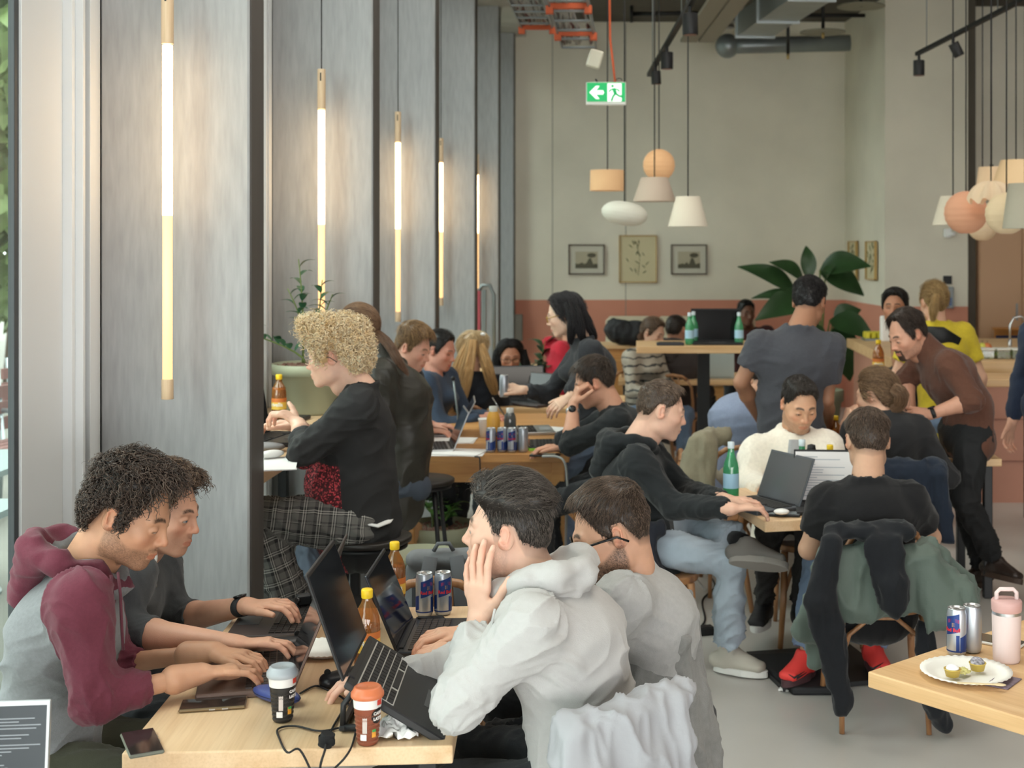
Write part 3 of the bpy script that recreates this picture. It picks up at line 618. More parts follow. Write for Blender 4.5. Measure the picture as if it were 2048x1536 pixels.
    for a, sh, el, w_, rt in AR:
        if a.get('hide'): continue
        S.cap(ch+(sh-ch)*.30, sh-ax*.015, .100*g_, .058*g_, .06, tag=tg if top.get('raglan') and 0 else 1)
        S.cap(nk-ax*.060+(sh-nk)*.25, sh, .054*g_, .058*g_, .05, tag=tg)
        sv = top.get('sleeve', 'long'); se = a.get('sleeve', sv)
        if se == 'short': e = sh+(el-sh)*.66; S.cap(sh, sh+(el-sh)*.85, .068*g_, .064*g_, .04, cut=[(e, el-sh)], tag=tg)
        elif se == 'rolled': S.cap(sh, el, .064*g_, .056*g_, .04, tag=tg); e = el+(w_-el)*.30; S.cap(el, el+(w_-el)*.4, .056*g_, .050*g_, .03, cut=[(e, w_-el)], tag=tg); S.cap(el+(w_-el)*.17, el+(w_-el)*.29, .055*g_, .054*g_, .004, cut=[(e, w_-el)], tag=tg)
        elif se == 'none': pass
        else:
            cf = a.get('cuff', .93); e = el+(w_-el)*cf; S.cap(sh, el, .061*g_, .056*g_, .06, tag=tg); m = el+(w_-el)*(cf-.17); S.cap(el, m, .056*g_, .047*g_, .03, tag=tg); S.cap(m, e, .044*g_, .036*g_, .012, cut=[(e, w_-el)], tag=tg)
    if top.get('collar', 'crew') == 'crew':
        hc = Vector(h['c']); na = (hc-nk).normalized()
        rr = .070*s
        for k in range(12):
            p = lambda t: nk+(-f*math.cos(t)*1.0+r*math.sin(t))*rr+na*(.012*math.cos(t)+.0)-UP*.022*(1-math.cos(t))*.8
            S.cap(p(2*PI*k/12), p(2*PI*(k+1)/12), .013, .013, .014, tag=tg)
    elif top['collar'] == 'turn':
        na = (Vector(h['c'])-nk).normalized(); S.cap(nk-ax*.03, nk+na*.060-f*.008, .084*s, .073*s, .015, tag=1, cut=[(nk+na*.070, na)])
    elif top['collar'] == 'big':
        for k in range(-5, 5):
            p = lambda t: nk+(-f*math.cos(t)*.9+r*math.sin(t)*1.15)*.085+UP*(.03*math.cos(t)-.005)-UP*.045*(1-math.cos(t))*.9
            S.cap(p(PI*k/5.6), p(PI*(k+1)/5.6), .034, .034, .02, tag=1)
        for q in (-1,1): S.cap(nk+f*.065+r*q*.06-UP*.06, nk+f*.115+r*q*.115-UP*.12, .035, .022, .02, tag=1)
    if top.get('extra'): top['extra'](S, locals())
    S.cap(nk-ax*.0, nk+(Vector(h['c'])-nk)*.55, .062*s, .058*s, .006, True) if top.get('collar') != 'turn' else None
    V, Fc = S.mesh(); V = relax(V, Fc, 1); msk = None
    if top.get('raglan'): msk = S.near(V, (1,))-S.near(V, (2,))+.012
    if top.get('mskf'): msk = top['mskf'](V, locals())
    fa = top.get('folds', .007); bones = [(pel, ch, fa*1.1, 11, .8), (ch, nk, fa*.4, 9, .5)]
    for a, sh, el, w_, rt in AR: bones += [(sh, el, fa, 17, 1.1), (el, w_, fa*.9, 24, .9)]
    V, lc = wrinkle(V, vnorm(V, Fc), bones, top.get('seed', 0)); V = relax(V, Fc, 1, .25)
    np_mesh(top.get('name', 'sweater'), V, Fc, top['mat'], root, base, msk=msk, lc=lc)
    if top.get('hood'):
        V, Fc = hood_down(nk, bk*.9+f*.1, r, s, big=top.get('hoodbig', 1.0), bx=top.get('hoodbx', 1.0)) if not callable(top['hood']) else top['hood'](locals()); np_mesh('hood', V, Fc, top.get('hoodmat', top['mat']), root, base, msk=(np.linalg.norm((V-A3(nk+UP*.02))[:,:2], axis=1)-.088-.35*np.clip(-(V-A3(nk))[:,2]+.02, 0, 1)) if top.get('hoodlin') else None)
    # lower garment
    b_ = bot.get('loose', 1.0)*s; S = SD(max(vx, .010)); S.slab(pel-ax*.03, pel+ax*.02, r, .160*s, .145*s, .108*s, .098*s, .03)
    S.ell(pel-UP*.03-f*.02, (.15*s,.15*s,.105*s), None, .04)
    for hj, kn, an, l in LG:
        e = kn+(an-kn)*l.get('hem', .94); S.cap(hj, kn, .092*b_, .068*b_, .04); S.cap(kn, an, .066*b_, .052*b_*bot.get('flare', 1), .03, cut=[(e, an-kn)])
        if l.get('cutz'): pass
    V, Fc = S.mesh(); V = relax(V, Fc, 1); bones = [(pel, pel+ax*.1, .003, 9, .5)]+[x for hj, kn, an, l in LG for x in ((hj, kn, .013, 14, 1.4), (kn, an, .014, 17, 1.6))]
    V, lc = wrinkle(V, vnorm(V, Fc), bones, 3); np_mesh(bot.get('name', 'trousers'), V, Fc, bot['mat'], root, base, lc=lc)
    if shoes:
        for i, (hj, kn, an, l) in enumerate(LG):
            if l.get('sock'): g = G(); g.tube([an+(kn-an)*.22-base, an+(kn-an)*.02-base], [.042,.040], 14); g.build('sock', l['sock'], root)
            shoe(root, base, an, l.get('toe', (f+(r if i == 0 else -r)*.15)), shoes[0], shoes[1], l.get('up', (0,0,1)), .009, s)
    CUR.update(root=root, base=base, h=h, nk=nk, f=f, r=r, ax=ax, bk=bk, ch=ch, AR=AR, LG=LG, pel=pel)
    return root
# ---------------------------------------------------------------- setting
CEIL = 4.37; WB = 15.3
def concrete(name, col, var, st, bump=.25): return mat(name, col, .75, var=var, vs=6, vst=st, bump=bump, bs=30, bst=st, det=8)
M_pil = concrete('concrete_dark', 'a3a5a6', .10, (9,9,1.2), .03)
def wall_material(name, up, low, h):
    m = bpy.data.materials.new(name); m.use_nodes = True; n = m.node_tree.nodes; L = m.node_tree.links; b = n['Principled BSDF']; b.inputs['Roughness'].default_value = .8
    t = n.new('ShaderNodeTexCoord'); s = n.new('ShaderNodeSeparateXYZ'); L.new(t.outputs['Object'], s.inputs[0]); g = n.new('ShaderNodeMath'); g.operation = 'GREATER_THAN'; g.inputs[1].default_value = h; L.new(s.outputs[2], g.inputs[0])
    mx = n.new('ShaderNodeMix'); mx.data_type = 'RGBA'; L.new(g.outputs[0], mx.inputs[0]); mx.inputs[6].default_value = (*lin(low), 1); mx.inputs[7].default_value = (*lin(up), 1)
    q = n.new('ShaderNodeTexNoise'); q.inputs['Scale'].default_value = 1.3; q.inputs['Detail'].default_value = 7; L.new(t.outputs['Object'], q.inputs['Vector'])
    r = n.new('ShaderNodeMapRange'); r.inputs[1].default_value = .3; r.inputs[2].default_value = .7; r.inputs[3].default_value = .91; r.inputs[4].default_value = 1.07; L.new(q.outputs[0], r.inputs[0])
    v = n.new('ShaderNodeVectorMath'); v.operation = 'SCALE'; L.new(mx.outputs[2], v.inputs[0]); L.new(r.outputs[0], v.inputs['Scale']); L.new(v.outputs[0], b.inputs['Base Color'])
    return m
M_wall = wall_material('painted_concrete', 'e2dccb', 'cf8d76', 1.22)
XR = 7.5; XL = -1.9; YN = -3.5
M_floor = mat('floor_resin', 'bdbab5', .28, var=.05, vs=2, bump=.03, bs=8)
g = G(); g.box(((XL+XR)/2-.05, (WB+YN)/2, -.05), (XR-XL+.3, WB-YN+.4, .1)); struct(g.build('floor', M_floor))
g = G(); g.box(((XL+XR)/2-.05, (WB+YN)/2+.2, CEIL+.1), (XR-XL+.3, WB-YN+.8, .2)); struct(g.build('ceiling', concrete('concrete_ceiling', '4f4a42', .12, (1,1,1))))
g = G(); g.box((.26, WB+.1, CEIL/2), (4.72, .2, CEIL)); struct(g.build('wall_back', M_wall))
for x in (Xw(1105, WB), Xw(1255, WB)-.02):
    g = G(); g.box((x, WB-.001, 2.4), (.008, .004, 3.9)); struct(g.build('trim_1', mat('joint', '8f8e83', .8)))
# return wall with the small pictures, front face beside it, opening to the kitchen
x0, x1 = Xw(1690, WB), Xw(1770, 13.7)
g = G(); g.prism([(x0, WB), (x1, 13.7), (Xw(1936, 13.7), 13.7), (Xw(1936, 13.7), WB+.2), (x0, WB+.2)], 0, CEIL); struct(g.build('wall_right', M_wall))
XK = Xw(1951, 13.7)
g = G(); g.box(((Xw(1936,13.7)+XK)/2+.02, 14.5, CEIL/2), (XK-Xw(1936,13.7)+.04, 1.3, CEIL)); struct(g.build('wall_passage', mat('concrete_passage', '5c564c', .8, var=.08, vs=3)))
g = G(); g.box(((XK+XR)/2, 14.4, CEIL/2), (XR-XK, .2, CEIL)); struct(g.build('wall_kitchen', M_wall))
g = G(); g.box((XR+.1, (WB+YN)/2, CEIL/2), (.2, WB-YN, CEIL)); struct(g.build('wall_east', mat('east_wall_paint', '7d786c', .85, var=.06, vs=2)))
g = G(); g.box((2.8, YN, 3.3), (9.6, .2, 2.15)); struct(g.build('wall_rear_baffle', mat('east_wall_paint')))  # unseen wall strip added behind the camera to darken the upper back wall
# facade: posts, glass
M_al = mat('aluminium_frame', 'dfe2e3', .5, metal=.0); M_al2 = mat('aluminium_dark', '3c4043', .5); M_pane = glass_mat('window_glass', 'eef6f4', .04, 0)
PY = [4.65+2.22*i for i in range(6)]
def pillar(Y, i, lab):
    g = G(); g.box((-1.577, Y+.085, CEIL/2), (.512, .17, CEIL), bev=.006); o = tag(g.build('concrete_pillar', M_pil), lab, 'pillar', 'concrete pillars along the windows'); g = G(); g.box((-1.319, Y+.09, CEIL/2), (.006, .155, CEIL)); g.build('dark_edge_strip', mat('dark_edge_tone', '4d4945', .6, var=.1, vs=5, vst=(3,3,.3)), o)  # thin darker strip set over the pillar's room-facing side
PL = ['grey board-marked concrete pillar nearest the camera, behind the two seated men on the left', 'second concrete pillar from the front, behind the blond curly head', 'third concrete pillar from the front, behind the short-haired blond man',
      'fourth concrete pillar from the front, with a slim glowing lamp at its left edge', 'fifth concrete pillar, narrow strip lit orange at its left edge', 'last concrete pillar, touching the pale back wall']
PX = [4.65, 6.86, 9.03, 11.3, 13.3, 15.0]
for i, (Y, lab) in enumerate(zip(PX, PL)): pillar(Y, i, lab)
g = G(); g.box((-1.66, (WB+3)/2+1, 4.285), (.9, WB, .17)); struct(g.build('trim_2', concrete('concrete_beam', 'aeaca4', .08, (1,1,1))))
def bay(Y0, Y1, n):
    """glazed bay between two pillars: fixed frame profiles, casement, pane"""
    X = -1.852; g = G(); H = CEIL-.16
    for (a, b, dx, m) in ((-.17,.003,.0,1), (.003,.092,.02,0), (.092,.15,.045,0), (.15,.182,.01,1), (.182,.215,.035,0), (.215,.234,.055,0), (.234,.26,.03,0), (.26,.525,.0,0), (.525,.575,.008,0), (.575,.605,.0,1)):
        g.box((X-.01+dx/2, Y1-(a+b)/2, H/2), (.02+dx, b-a, H), mi=m)
    g.box((X, Y0+.03, H/2), (.08, .06, H)); g.box((X, (Y0+Y1)/2, .05), (.1, Y1-Y0, .1)); g.box((X, (Y0+Y1)/2, H-.04), (.1, Y1-Y0, .08))
    o = struct(g.build(f'window_{n}', [M_al, M_al2], bevel=.002))
    g = G(); g.box((X-.014, (Y0+Y1-.56)/2, H/2), (.008, Y1-Y0-.64, H-.15)); g.build('pane', M_pane, o)
ys = [-3.3, -1.1, 1.0, 2.6] + PX
bay(-3.3, .0, 1); bay(.0, 2.3, 2); bay(2.3, 4.65, 3)
for k in range(5): bay(PX[k]+.17, PX[k+1], k+4)
g = G()
for y in (0.0, 2.3): g.box((-1.95, y, CEIL/2), (.12, .1, CEIL))
struct(g.build('trim_3', M_al))
# ---------------------------------------------------------------- outside
g = G(); g.box((-22, 8, -.12), (40, 60, .1)); struct(g.build('ground', mat('terrace_slabs', '77776f', .8, var=.1, vs=1.5)))
M_leafo = mat('outdoor_leaves', '6a7d4c', .6, var=.35, vs=3); M_bark = mat('bark', '4c4034', .8, var=.2)
def tree(x, y, h, lab, seed):
    rd = random.Random(seed); t = thing('tree', lab, 'tree', (x, y, -.07), 0, 'trees outside the windows'); g = G(); g.tube([(0,0,0), (.1,.05,h*.3), (.05,.1,h*.7)], [.16,.12,.05], 8); g.build('trunk', M_bark, t)
    g = G()
    for i in range(2600):
        a, b = rd.random()*6.28, math.acos(rd.uniform(-1,1)); r_ = (.5+.5*rd.random())*h*.34; c = Vector((math.cos(a)*math.sin(b)*r_, math.sin(a)*math.sin(b)*r_, h*.58+math.cos(b)*r_*1.3)); s = .14+.16*rd.random()
        u = Vector((rd.gauss(0,1), rd.gauss(0,1), rd.gauss(0,1))).normalized(); v = u.orthogonal().normalized(); g.add([c-u*s, c+v*s*.5, c+u*s, c-v*s*.5], [(0,1,2,3)])
    g.build('foliage', M_leafo, t)
for i, (x, y, h, lab) in enumerate([(-7.6, 16.6, 6.5, 'leafy tree seen through the glass at the left edge of the frame'), (-13, 24, 9.5, 'tall leafy tree in the back row beyond the terrace'), (-8.5, 6.5, 6.5, 'bushy tree beside the terrace, nearest the camera'), (-8.2, 1.0, 6.5, 'leafy tree by the terrace, left of the camera'), (-8.8, 11.5, 6, 'tree in the middle of the terrace row'), (-7.4, 23, 7, 'tree at the far end of the terrace')]): tree(x, y, h, lab, i)
def terrace_bench(x, y, rz, lab):
    t = thing('terrace_bench', lab, 'bench', (x, y, -.07), rz, 'benches on the terrace'); g = G()
    for k in range(5): g.box((0, -.2+.1*k, .45), (1.6, .08, .03))
    for k in range(3): g.box((0, .27, .58+.12*k), (1.6, .03, .09))
    g.build('slats', mat('bench_slats', '7a5550', .6), t); g = G()
    for q in (-.7, .7): g.tube([(q,-.25,0),(q,-.25,.43),(q,.25,.43),(q,.3,.95)], .02, 8); g.tube([(q,.28,0),(q,.26,.43)], .02, 8); g.tube([(q,-.25,.43),(q,-.27,.66),(q,.27,.68)], .018, 8)
    g.build('frame', mat('galvanised_tube', 'a9b2b5', .35, metal=.6), t)
terrace_bench(-4.6, 9.4, math.radians(80), 'terrace bench of reddish slats seen through the left-hand glass')
terrace_bench(-4.9, 12.2, math.radians(75), 'second terrace bench farther off outside the glass')
def terrace_table(x, y, lab):
    t = thing('terrace_table', lab, 'table', (x, y, -.07), 0, 'terrace tables'); g = G(); g.box((0,0,.73), (.8,.8,.03)); g.build('tabletop', mat('slate_top', '8d9a9b', .4), t); g = G(); g.cyl((0,0,.01), (0,0,.72), .03); g.cyl((0,0,0), (0,0,.02), .22); g.build('pedestal', mat('galvanised_tube'), t)
terrace_table(-3.7, 7.4, 'grey terrace table outside the glass, near the bench'); terrace_table(-3.2, 5.9, 'grey terrace table just outside the glass beside the seated man')
def terrace_chair(x, y, rz, lab):
    t = thing('terrace_chair', lab, 'chair', (x, y, -.07), rz, 'terrace chairs'); g = G()
    for q in (-.24,.24): g.tube([(q,-.24,0),(q,-.24,.64),(q*.98,-.2,.68),(q,.18,.68),(q,.24,.72)], .013, 8); g.tube([(q,.26,0),(q,.2,.42),(q,.27,.85)], .013, 8)
    g.tube([(-.24,.27,.84),(-.16,.29,.9),(.16,.29,.9),(.24,.27,.84)], .013, 8); g.build('frame', mat('galvanised_tube'), t); g = G()
    for k in range(7): g.box((0,-.2+.065*k,.43), (.46,.045,.012))
    for k in range(5): g.box((0,.245+.01*k,.55+.06*k), (.46,.012,.04))
    g.build('slats', mat('chair_slats', '97a3a3', .4), t)
terrace_chair(-2.9, 5.1, 1.2, 'metal terrace chair right outside the glass behind the man in the maroon hood'); terrace_chair(-2.7, 4.35, .9, 'metal terrace chair nearest the camera outside the glass'); terrace_chair(-3.9, 6.6, -1.9, 'metal terrace chair between the two grey terrace tables')
# ---------------------------------------------------------------- tube lamps
M_ash = wood_mat('ash_wood', 'd8bd9c', 'c8a985', 2); 
def emis(name, col, st):
    if name in MATS: return MATS[name]
    m = bpy.data.materials.new(name); m.use_nodes = True; MATS[name] = m; n = m.node_tree.nodes; b = n['Principled BSDF']; b.inputs['Base Color'].default_value = (*lin(col), 1); b.inputs['Emission Color'].default_value = (*lin(col), 1); b.inputs['Emission Strength'].default_value = st; return m
M_tube = emis('lit_tube', 'ffd39c', 8.5); M_tube2 = emis('dim_tube', 'ffc98a', 1.15); M_blk = mat('black_metal', '17181a', .5); M_cord = mat('black_cord', '1c1c1e', .6)
def tube_lamp(x, Y, lab):
    t = thing('tube_lamp', lab, 'pendant lamp', (x, Y, 0), 0, 'tube lamps hanging before the pillars'); zt = 1.87+(487-93)*4.5/F; L = .567; r = .0165
    g = G(); g.cyl((0,0,zt+.005), (0,0,zt+.205), r*1.22, n=20); o = g.build('top_grip', M_ash, t, bevel=.002); g = G(); g.box((0,-r*1.2,zt+.165), (.006,.004,.04)); g.build('vent', M_blk, o)
    g = G(); g.cyl((0,0,zt-L), (0,0,zt), r, n=20); g.build('lit_tube', M_tube, t); g = G(); g.cyl((0,0,zt-L-.545), (0,0,zt-L), r*.98, n=20); g.build('diffuser_tube', M_tube2, t)
    g = G(); g.cyl((0,0,zt-L-.612), (0,0,zt-L-.545), r*1.18, n=20); g.build('end_grip', M_ash, t, bevel=.002); g = G(); g.cyl((0,0,zt+.205), (0,0,CEIL), .003, n=6); g.build('cord', M_cord, t)
for px, Y, lab in ((335, 4.5, 'tall glowing tube lamp with wooden ends before the nearest pillar'), (643, 6.71, 'second tube lamp, its foot hidden behind the curly blond head'), (796, 8.9, 'third tube lamp from the front, glowing before the third pillar'), (882, 11.15, 'smallest clearly seen tube lamp, fourth from the front'), (954, 13.15, 'fifth tube lamp, almost hidden by the fourth pillar')):
    tube_lamp(Xw(px, Y), Y, lab)
# ---------------------------------------------------------------- ceiling services
M_galv = mat('galvanised_steel', '868d8e', .38, metal=.55, var=.08, vs=5); M_or = mat('orange_plastic', 'c65a32', .6)
def cable_tray(p0, p1, wd, lab, seed, straps):
    rd = random.Random(seed); p0, p1 = Vector(p0), Vector(p1); t = thing('cable_tray', lab, 'cable tray', p0, 0, 'cable trays under the ceiling'); d = p1-p0; n = d.normalized(); s = n.cross(UP).normalized(); g = G()
    for q in (-.5,.5): g.box(d/2+s*q*wd+UP*.03, (.012, d.length, .07), frame(s, n, UP))
    k = 0.0
    while k < d.length: g.box(n*k, (wd, .03, .012), frame(s, n, UP)); k += .25
    g.build('tray', M_galv, t); g = G(); g2 = G()
    for i in range(16):
        o = s*(rd.uniform(-.45,.45)*wd); pts = [o+n*(d.length*j/9)+s*rd.gauss(0,.012)+UP*(.02+rd.random()*.035) for j in range(10)]; (g if i%4 else g2).tube(pts, .008+.005*rd.random(), 6)
    g.build('cables', mat('grey_cable', '9b9b98', .5), t); g2.build('red_cables', mat('dark_red_cable', '5b3230', .5), t)
    for k in straps: g = G(); [g.box(n*k*d.length-UP*.02+s*q_*wd*.5, (.05, .045, .05), frame(s, n, UP)) for q_ in (-1,1)]; g.box(n*k*d.length+UP*.005, (wd*1.05, .03, .035), frame(s, n, UP)); g.build('orange_strap', M_or, t)
cable_tray(P(1075,58,10.6), P(1025,-60,8.4), .24, 'cable tray with dark and grey cables, left of the two, under the ceiling', 1, (.02,))
cable_tray(P(1158,95,10.2), P(1112,-90,8), .26, 'cable tray with an orange strap beside the hanging orange cable', 2, (.18,.5))
g = G(); g.box(P(1190,118,9.9), (.10,.06,.13), Matrix.Rotation(.3,3,'Y'), bev=.008); tag(g.build('junction_box', mat('offwhite_plastic', 'd8d6c4', .5)), 'tilted off-white junction box hanging at the end of the cable tray', 'junction box')
for k, (px, py) in enumerate(((1140,72),(1133,103))):
    pass
# exit sign
ex = thing('exit_sign', 'green illuminated escape sign with white arrow and running figure, hanging on an orange cable', 'sign', P(1212,187,9.4)); S_ = 9.4/F
g = G(); g.box((0,.02,0), (80*S_,.035,46*S_), bev=.006); g.build('housing', mat('sign_housing', 'e8e8e4', .4), ex)
g = G(); g.box((0,.0,.010), (77*S_,.004,38*S_)); g.build('green_face', mat('sign_green', '16a05c', .4, emit=.55, ecol='10a058'), ex)
g = G(); R_ = Matrix.Rotation(PI/2,3,'X'); M_wh = mat('sign_white', 'f2f5f0', .4, emit=.75)
q = S_; g.prism([(-33*q,2*q),(-20*q,15*q),(-13*q,15*q),(-20*q,6*q),(-6*q,6*q),(-4*q,2*q),(-6*q,-2*q),(-20*q,-2*q),(-13*q,-11*q),(-20*q,-11*q)], 0, .004, R_, (0,-.003,0)); g.build('arrow', M_wh, ex)
g = G(); g.box((17*q,-.004,2*q), (28*q,.004,36*q)); dr = g.build('door_panel', M_wh, ex)
g = G(); g.ball((13*q,-.008,15*q), 2.9*q, 10)
for pts, r_ in (([(15,10),(19,0)],3.4), ([(15,9),(9,7),(6,3)],1.5), ([(16,9),(23,8),(27,4)],1.5), ([(19,0),(14,-6),(11,-15)],2.0), ([(19,0),(26,-5),(33,-6)],2.0)): g.tube([(x*q,-.008,z*q) for x, z in pts], r_*q, 6)
g.build('running_figure', mat('sign_green'), ex)
g = G(); a = P(1218,-120,9.3)-Vector(ex.location); g.tube([(18*q,.02,23*q), (14*q,.02,60*q), (8*q,.02,110*q), (7*q,.02,200*q), a], .008, 8); g.build('cable', M_or, ex)
g = G(); g.tube([(26*q+6*q*math.cos(t), .02, 27*q+4*q*math.sin(t)) for t in np.linspace(0,PI,8)], .003, 6); g.tube([(-17*q,.02,23*q),(-21*q,.02,30*q)], .005, 6); g.build('hook', M_blk, ex)
# track lights
def track(p0, p1, spots, lab):
    p0, p1 = Vector(p0), Vector(p1); t = thing('track_light', lab, 'track light', p0); d = p1-p0; n = d.normalized(); s = n.cross(UP).normalized(); g = G(); g.box(d/2, (.035, d.length, .03), frame(s, n, UP)); g.build('rail', M_blk, t)
    g = G(); 
    for k in (.1,.75): g.cyl(d*k, d*k+UP*(CEIL-(p0+d*k).z), .004, n=6)
    g.build('hanger', M_galv, t)
    for k, sc, ti in spots:
        c = d*k; g = G(); g.cyl(c, c-UP*.06, .012); e = c-UP*.06; ax = Vector((ti,0,-1)).normalized(); g.cyl(e, e+ax*.13*sc, .048*sc, n=20); o = g.build('spot', M_blk, t, bevel=.002); g = G(); g.cyl(e+ax*.128*sc, e+ax*.131*sc, .040*sc, n=20); g.build('reflector', mat('copper_reflector', '7a4a38', .4), o)
track(P(1298,150,11.2), P(1392,-12,8.4), ((.18,.8,.05), (.45,.95,.0), (.9,1.05,.02)), 'black track rail with three cylinder spots right of the escape sign')
track(P(1834,108,11), P(2060,-8,9.2), ((.02,.95,.0), (.36,.85,.5)), 'black track rail with two spots above the right-hand pendant cluster')
# ducts
t = thing('air_duct', 'rectangular galvanised air duct running towards the camera under the ceiling', 'duct', P(1490,110,13.2)); g = G(); a = P(1520,95,13.4); b = P(1640,-40,11.6)
def duct_box(g, p0, p1, wd, h): 
    p0, p1 = Vector(p0)-Vector(t.location), Vector(p1)-Vector(t.location); d = p1-p0; n = d.normalized(); s = n.cross(UP).normalized(); u = s.cross(n); g.box((p0+p1)/2, (wd, d.length, h), frame(s, n, u)); return n, s, u, p0, p1
n_, s_, u_, q0, q1 = duct_box(g, P(1508,52,13.5), P(1640,-40,10.6), .36, .22); g.build('duct', M_galv, t)
for k in (.02,.42,.9): g = G(); g.box(q0+(q1-q0)*k, (.40,.03,.26), frame(s_, n_, u_)); g.build('flange', mat('galvanised_light', 'a9b1b2', .35, metal=.5), t)
g = G(); c0, c1 = P(1455,92,14.2)-t.location, P(1700,86,14.2)-t.location; g.tube([c0, c0+(c1-c0)*.15, c1], .085, 24); g.ball(c0, .13, 20); g.build('round_duct', M_galv, t)
t = thing('ceiling_panel', 'long pale acoustic panel hanging obliquely beside the air duct', 'ceiling panel', P(1420,30,12)); g = G(); p0, p1 = P(1395,82,12.6)-t.location, P(1478,-30,10.4)-t.location; d = p1-p0; n_ = d.normalized(); s_ = n_.cross(UP).normalized(); u_ = s_.cross(n_)
for q_ in (-.085,.085): g.box((p0+p1)/2+s_*q_, (.155,d.length,.03), frame(s_,n_,u_))
g.build('panel', mat('panel_beige', '8f8b7e', .7), t, bevel=.004)
t = thing('ventilation_grille', 'louvred grey ventilation box between the pale panel and the air duct', 'vent', P(1470,40,13.6)); g = G(); p0, p1 = P(1425,52,14.6)-t.location, P(1540,-30,13.9)-t.location; d = p1-p0; n_ = d.normalized(); s_ = n_.cross(UP).normalized(); u_ = s_.cross(n_); L_ = d.length
g.box((p0+p1)/2+u_*.05, (.5,L_,.08), frame(s_,n_,u_)); k = .05
while k < L_: g.box(p0+n_*k-u_*.01, (.5,.05,.035), frame(s_,n_,u_)); k += .14
g.build('grille', mat('vent_grey', '868482', .55), t)
def pipe(pts, r, lab, m=M_blk, name='sprinkler_pipe'):
    t = thing(name, lab, 'pipe', pts[0]); g = G(); g.tube([Vector(p)-Vector(pts[0]) for p in pts], r, 12); g.build('pipe', m, t); return t
t = pipe([P(1262,28,13.2), P(1420,26,13.2)], .022, 'black horizontal pipe with a disc end under the ceiling, above the escape sign'); g = G(); g.cyl((-.01,0,0),(.02,0,0),.085,n=20); g.build('end_disc', M_blk, t)
g = G(); g.cyl((.55,0,0),(.55,0,CEIL-P(1262,28,13.2).z), .012); g.build('hanger', M_galv, t)
pipe([P(1585,31,13.4), P(1730,31,13.4)], .02, 'black horizontal pipe passing behind the air duct at right')
for (px, a, b, lab) in ((1576,50,108,'thin black drop pipe with a brass sprinkler head below the duct'), (1646,12,66,'black drop pipe with a sprinkler disc right of the duct')):
    t = pipe([P(px,a-60,13), P(px,b,13)], .016, lab); g = G(); z = P(px,b,13).z-P(px,a-60,13).z; g.cyl((0,0,z),(0,0,z-.05), .014); g.build('sprinkler_head', mat('brass', 'b9a06a', .35, metal=.6), t)
    if px == 1646: g = G(); g.cyl((0,0,z), (0,0,z+.012), .22, n=32); g.build('shield_disc', mat('disc_grey', '858372', .5), t)
t = pipe([P(1722,-30,12.4), P(1722,14,12.4)], .016, 'sprinkler pipe with a pale disc by the right corner at the top'); g = G(); z = P(1722,14,12.4).z-P(1722,-30,12.4).z; g.cyl((0,0,z), (0,0,z+.012), .22, n=32); g.build('shield_disc', mat('disc_grey'), t)
# ---------------------------------------------------------------- pendants
def pendant(px, py, Y, kind, wpx, hpx, col, lab, grp, em=.0, wt=None, lampcol='ffb070', cordx=None):
    """py = middle of the shade"""
    s = Y/F; t = thing('pendant_lamp', lab, 'pendant lamp', P(px, py, Y), 0, grp); R_ = wpx*s/2; H = hpx*s; g = G(); m = mat('shade_'+kind+col, col, .7, emit=em, ecol=col, bump=.2, bs=40)
    if kind == 'drum': g.lathe([(R_,-H/2),(R_*.97,H/2),(R_*.95,H/2),(R_*.98,-H/2),(R_,-H/2)], n=40)
    elif kind == 'cone': g.lathe([(R_,-H/2),((wt or .5)*R_,H/2),((wt or .5)*R_-.006,H/2),(R_-.006,-H/2),(R_,-H/2)], n=40)
    elif kind == 'globe': g.lathe([(max(.012, R_*math.sin(a)*(1+.012*math.sin(a*22))), -R_*math.cos(a)) for a in np.linspace(.25,PI-.08,40)], n=40)
    elif kind == 'pebble':
        RR = Matrix.Rotation(math.radians(9),3,'Y'); g.lathe([(max(1e-3, R_*abs(math.sin(a))**.8*(1+.012*math.sin(a*20))), -H/2*math.cos(a)) for a in np.linspace(0,PI,28)], n=40, R=RR)
    elif kind == 'flower':
        g.lathe([(R_*(.02 if a < .05 else math.sin(a)), H*(.5-(1-math.cos(a)))) for a in np.linspace(0.02,1.35,14)], n=64)
        g.v = [(x*(1+.07*math.cos(9*math.atan2(y,x))), y*(1+.07*math.cos(9*math.atan2(y,x))), z+.02*math.cos(9*math.atan2(y,x))*math.hypot(x,y)/R_) for x,y,z in g.v]
    o = g.build('lamp_shade', m, t)
    zt = {'flower': .45, 'globe': .5}.get(kind, .5)*H
    g = G(); g.cyl((0,0,zt-.02 if kind!='cone' else zt-.06), (0,0,CEIL-P(px,py,Y).z), .0045, n=6); g.build('cord', M_cord, t)
    if kind != 'pebble': g = G(); g.ball((0,0,-.0), .028, 12); g.build('bulb', emis('warm_bulb', 'ffb46a', 3.5), t); g = G(); g.cyl((0,0,.02), (0,0,.08), .015); g.build('socket', M_blk, t)
    if kind in ('cone','drum'): 
        g = G()
        for a in range(3): g.tube([(0,0,.06), ((wt or .97)*R_*math.cos(a*2.1)*.95, (wt or .97)*R_*math.sin(a*2.1)*.95, H/2-.01)], .0025, 5)
        g.build('spider', M_galv, t)
    return t
gp = 'fabric and paper pendant lamps before the pictures'
pendant(1215,361,10.4,'drum',71,41,'cfa77c','flat tan drum pendant lamp, leftmost of the middle cluster',gp,.22)
pendant(1249,427,9.8,'pebble',92,48,'d6d5c8','white pebble-shaped paper pendant lamp, lowest left of the middle cluster',gp,.05)
pendant(1318,330,10.8,'globe',64,54,'d3a67a','ribbed tan globe pendant lamp, highest of the middle cluster',gp,.3)
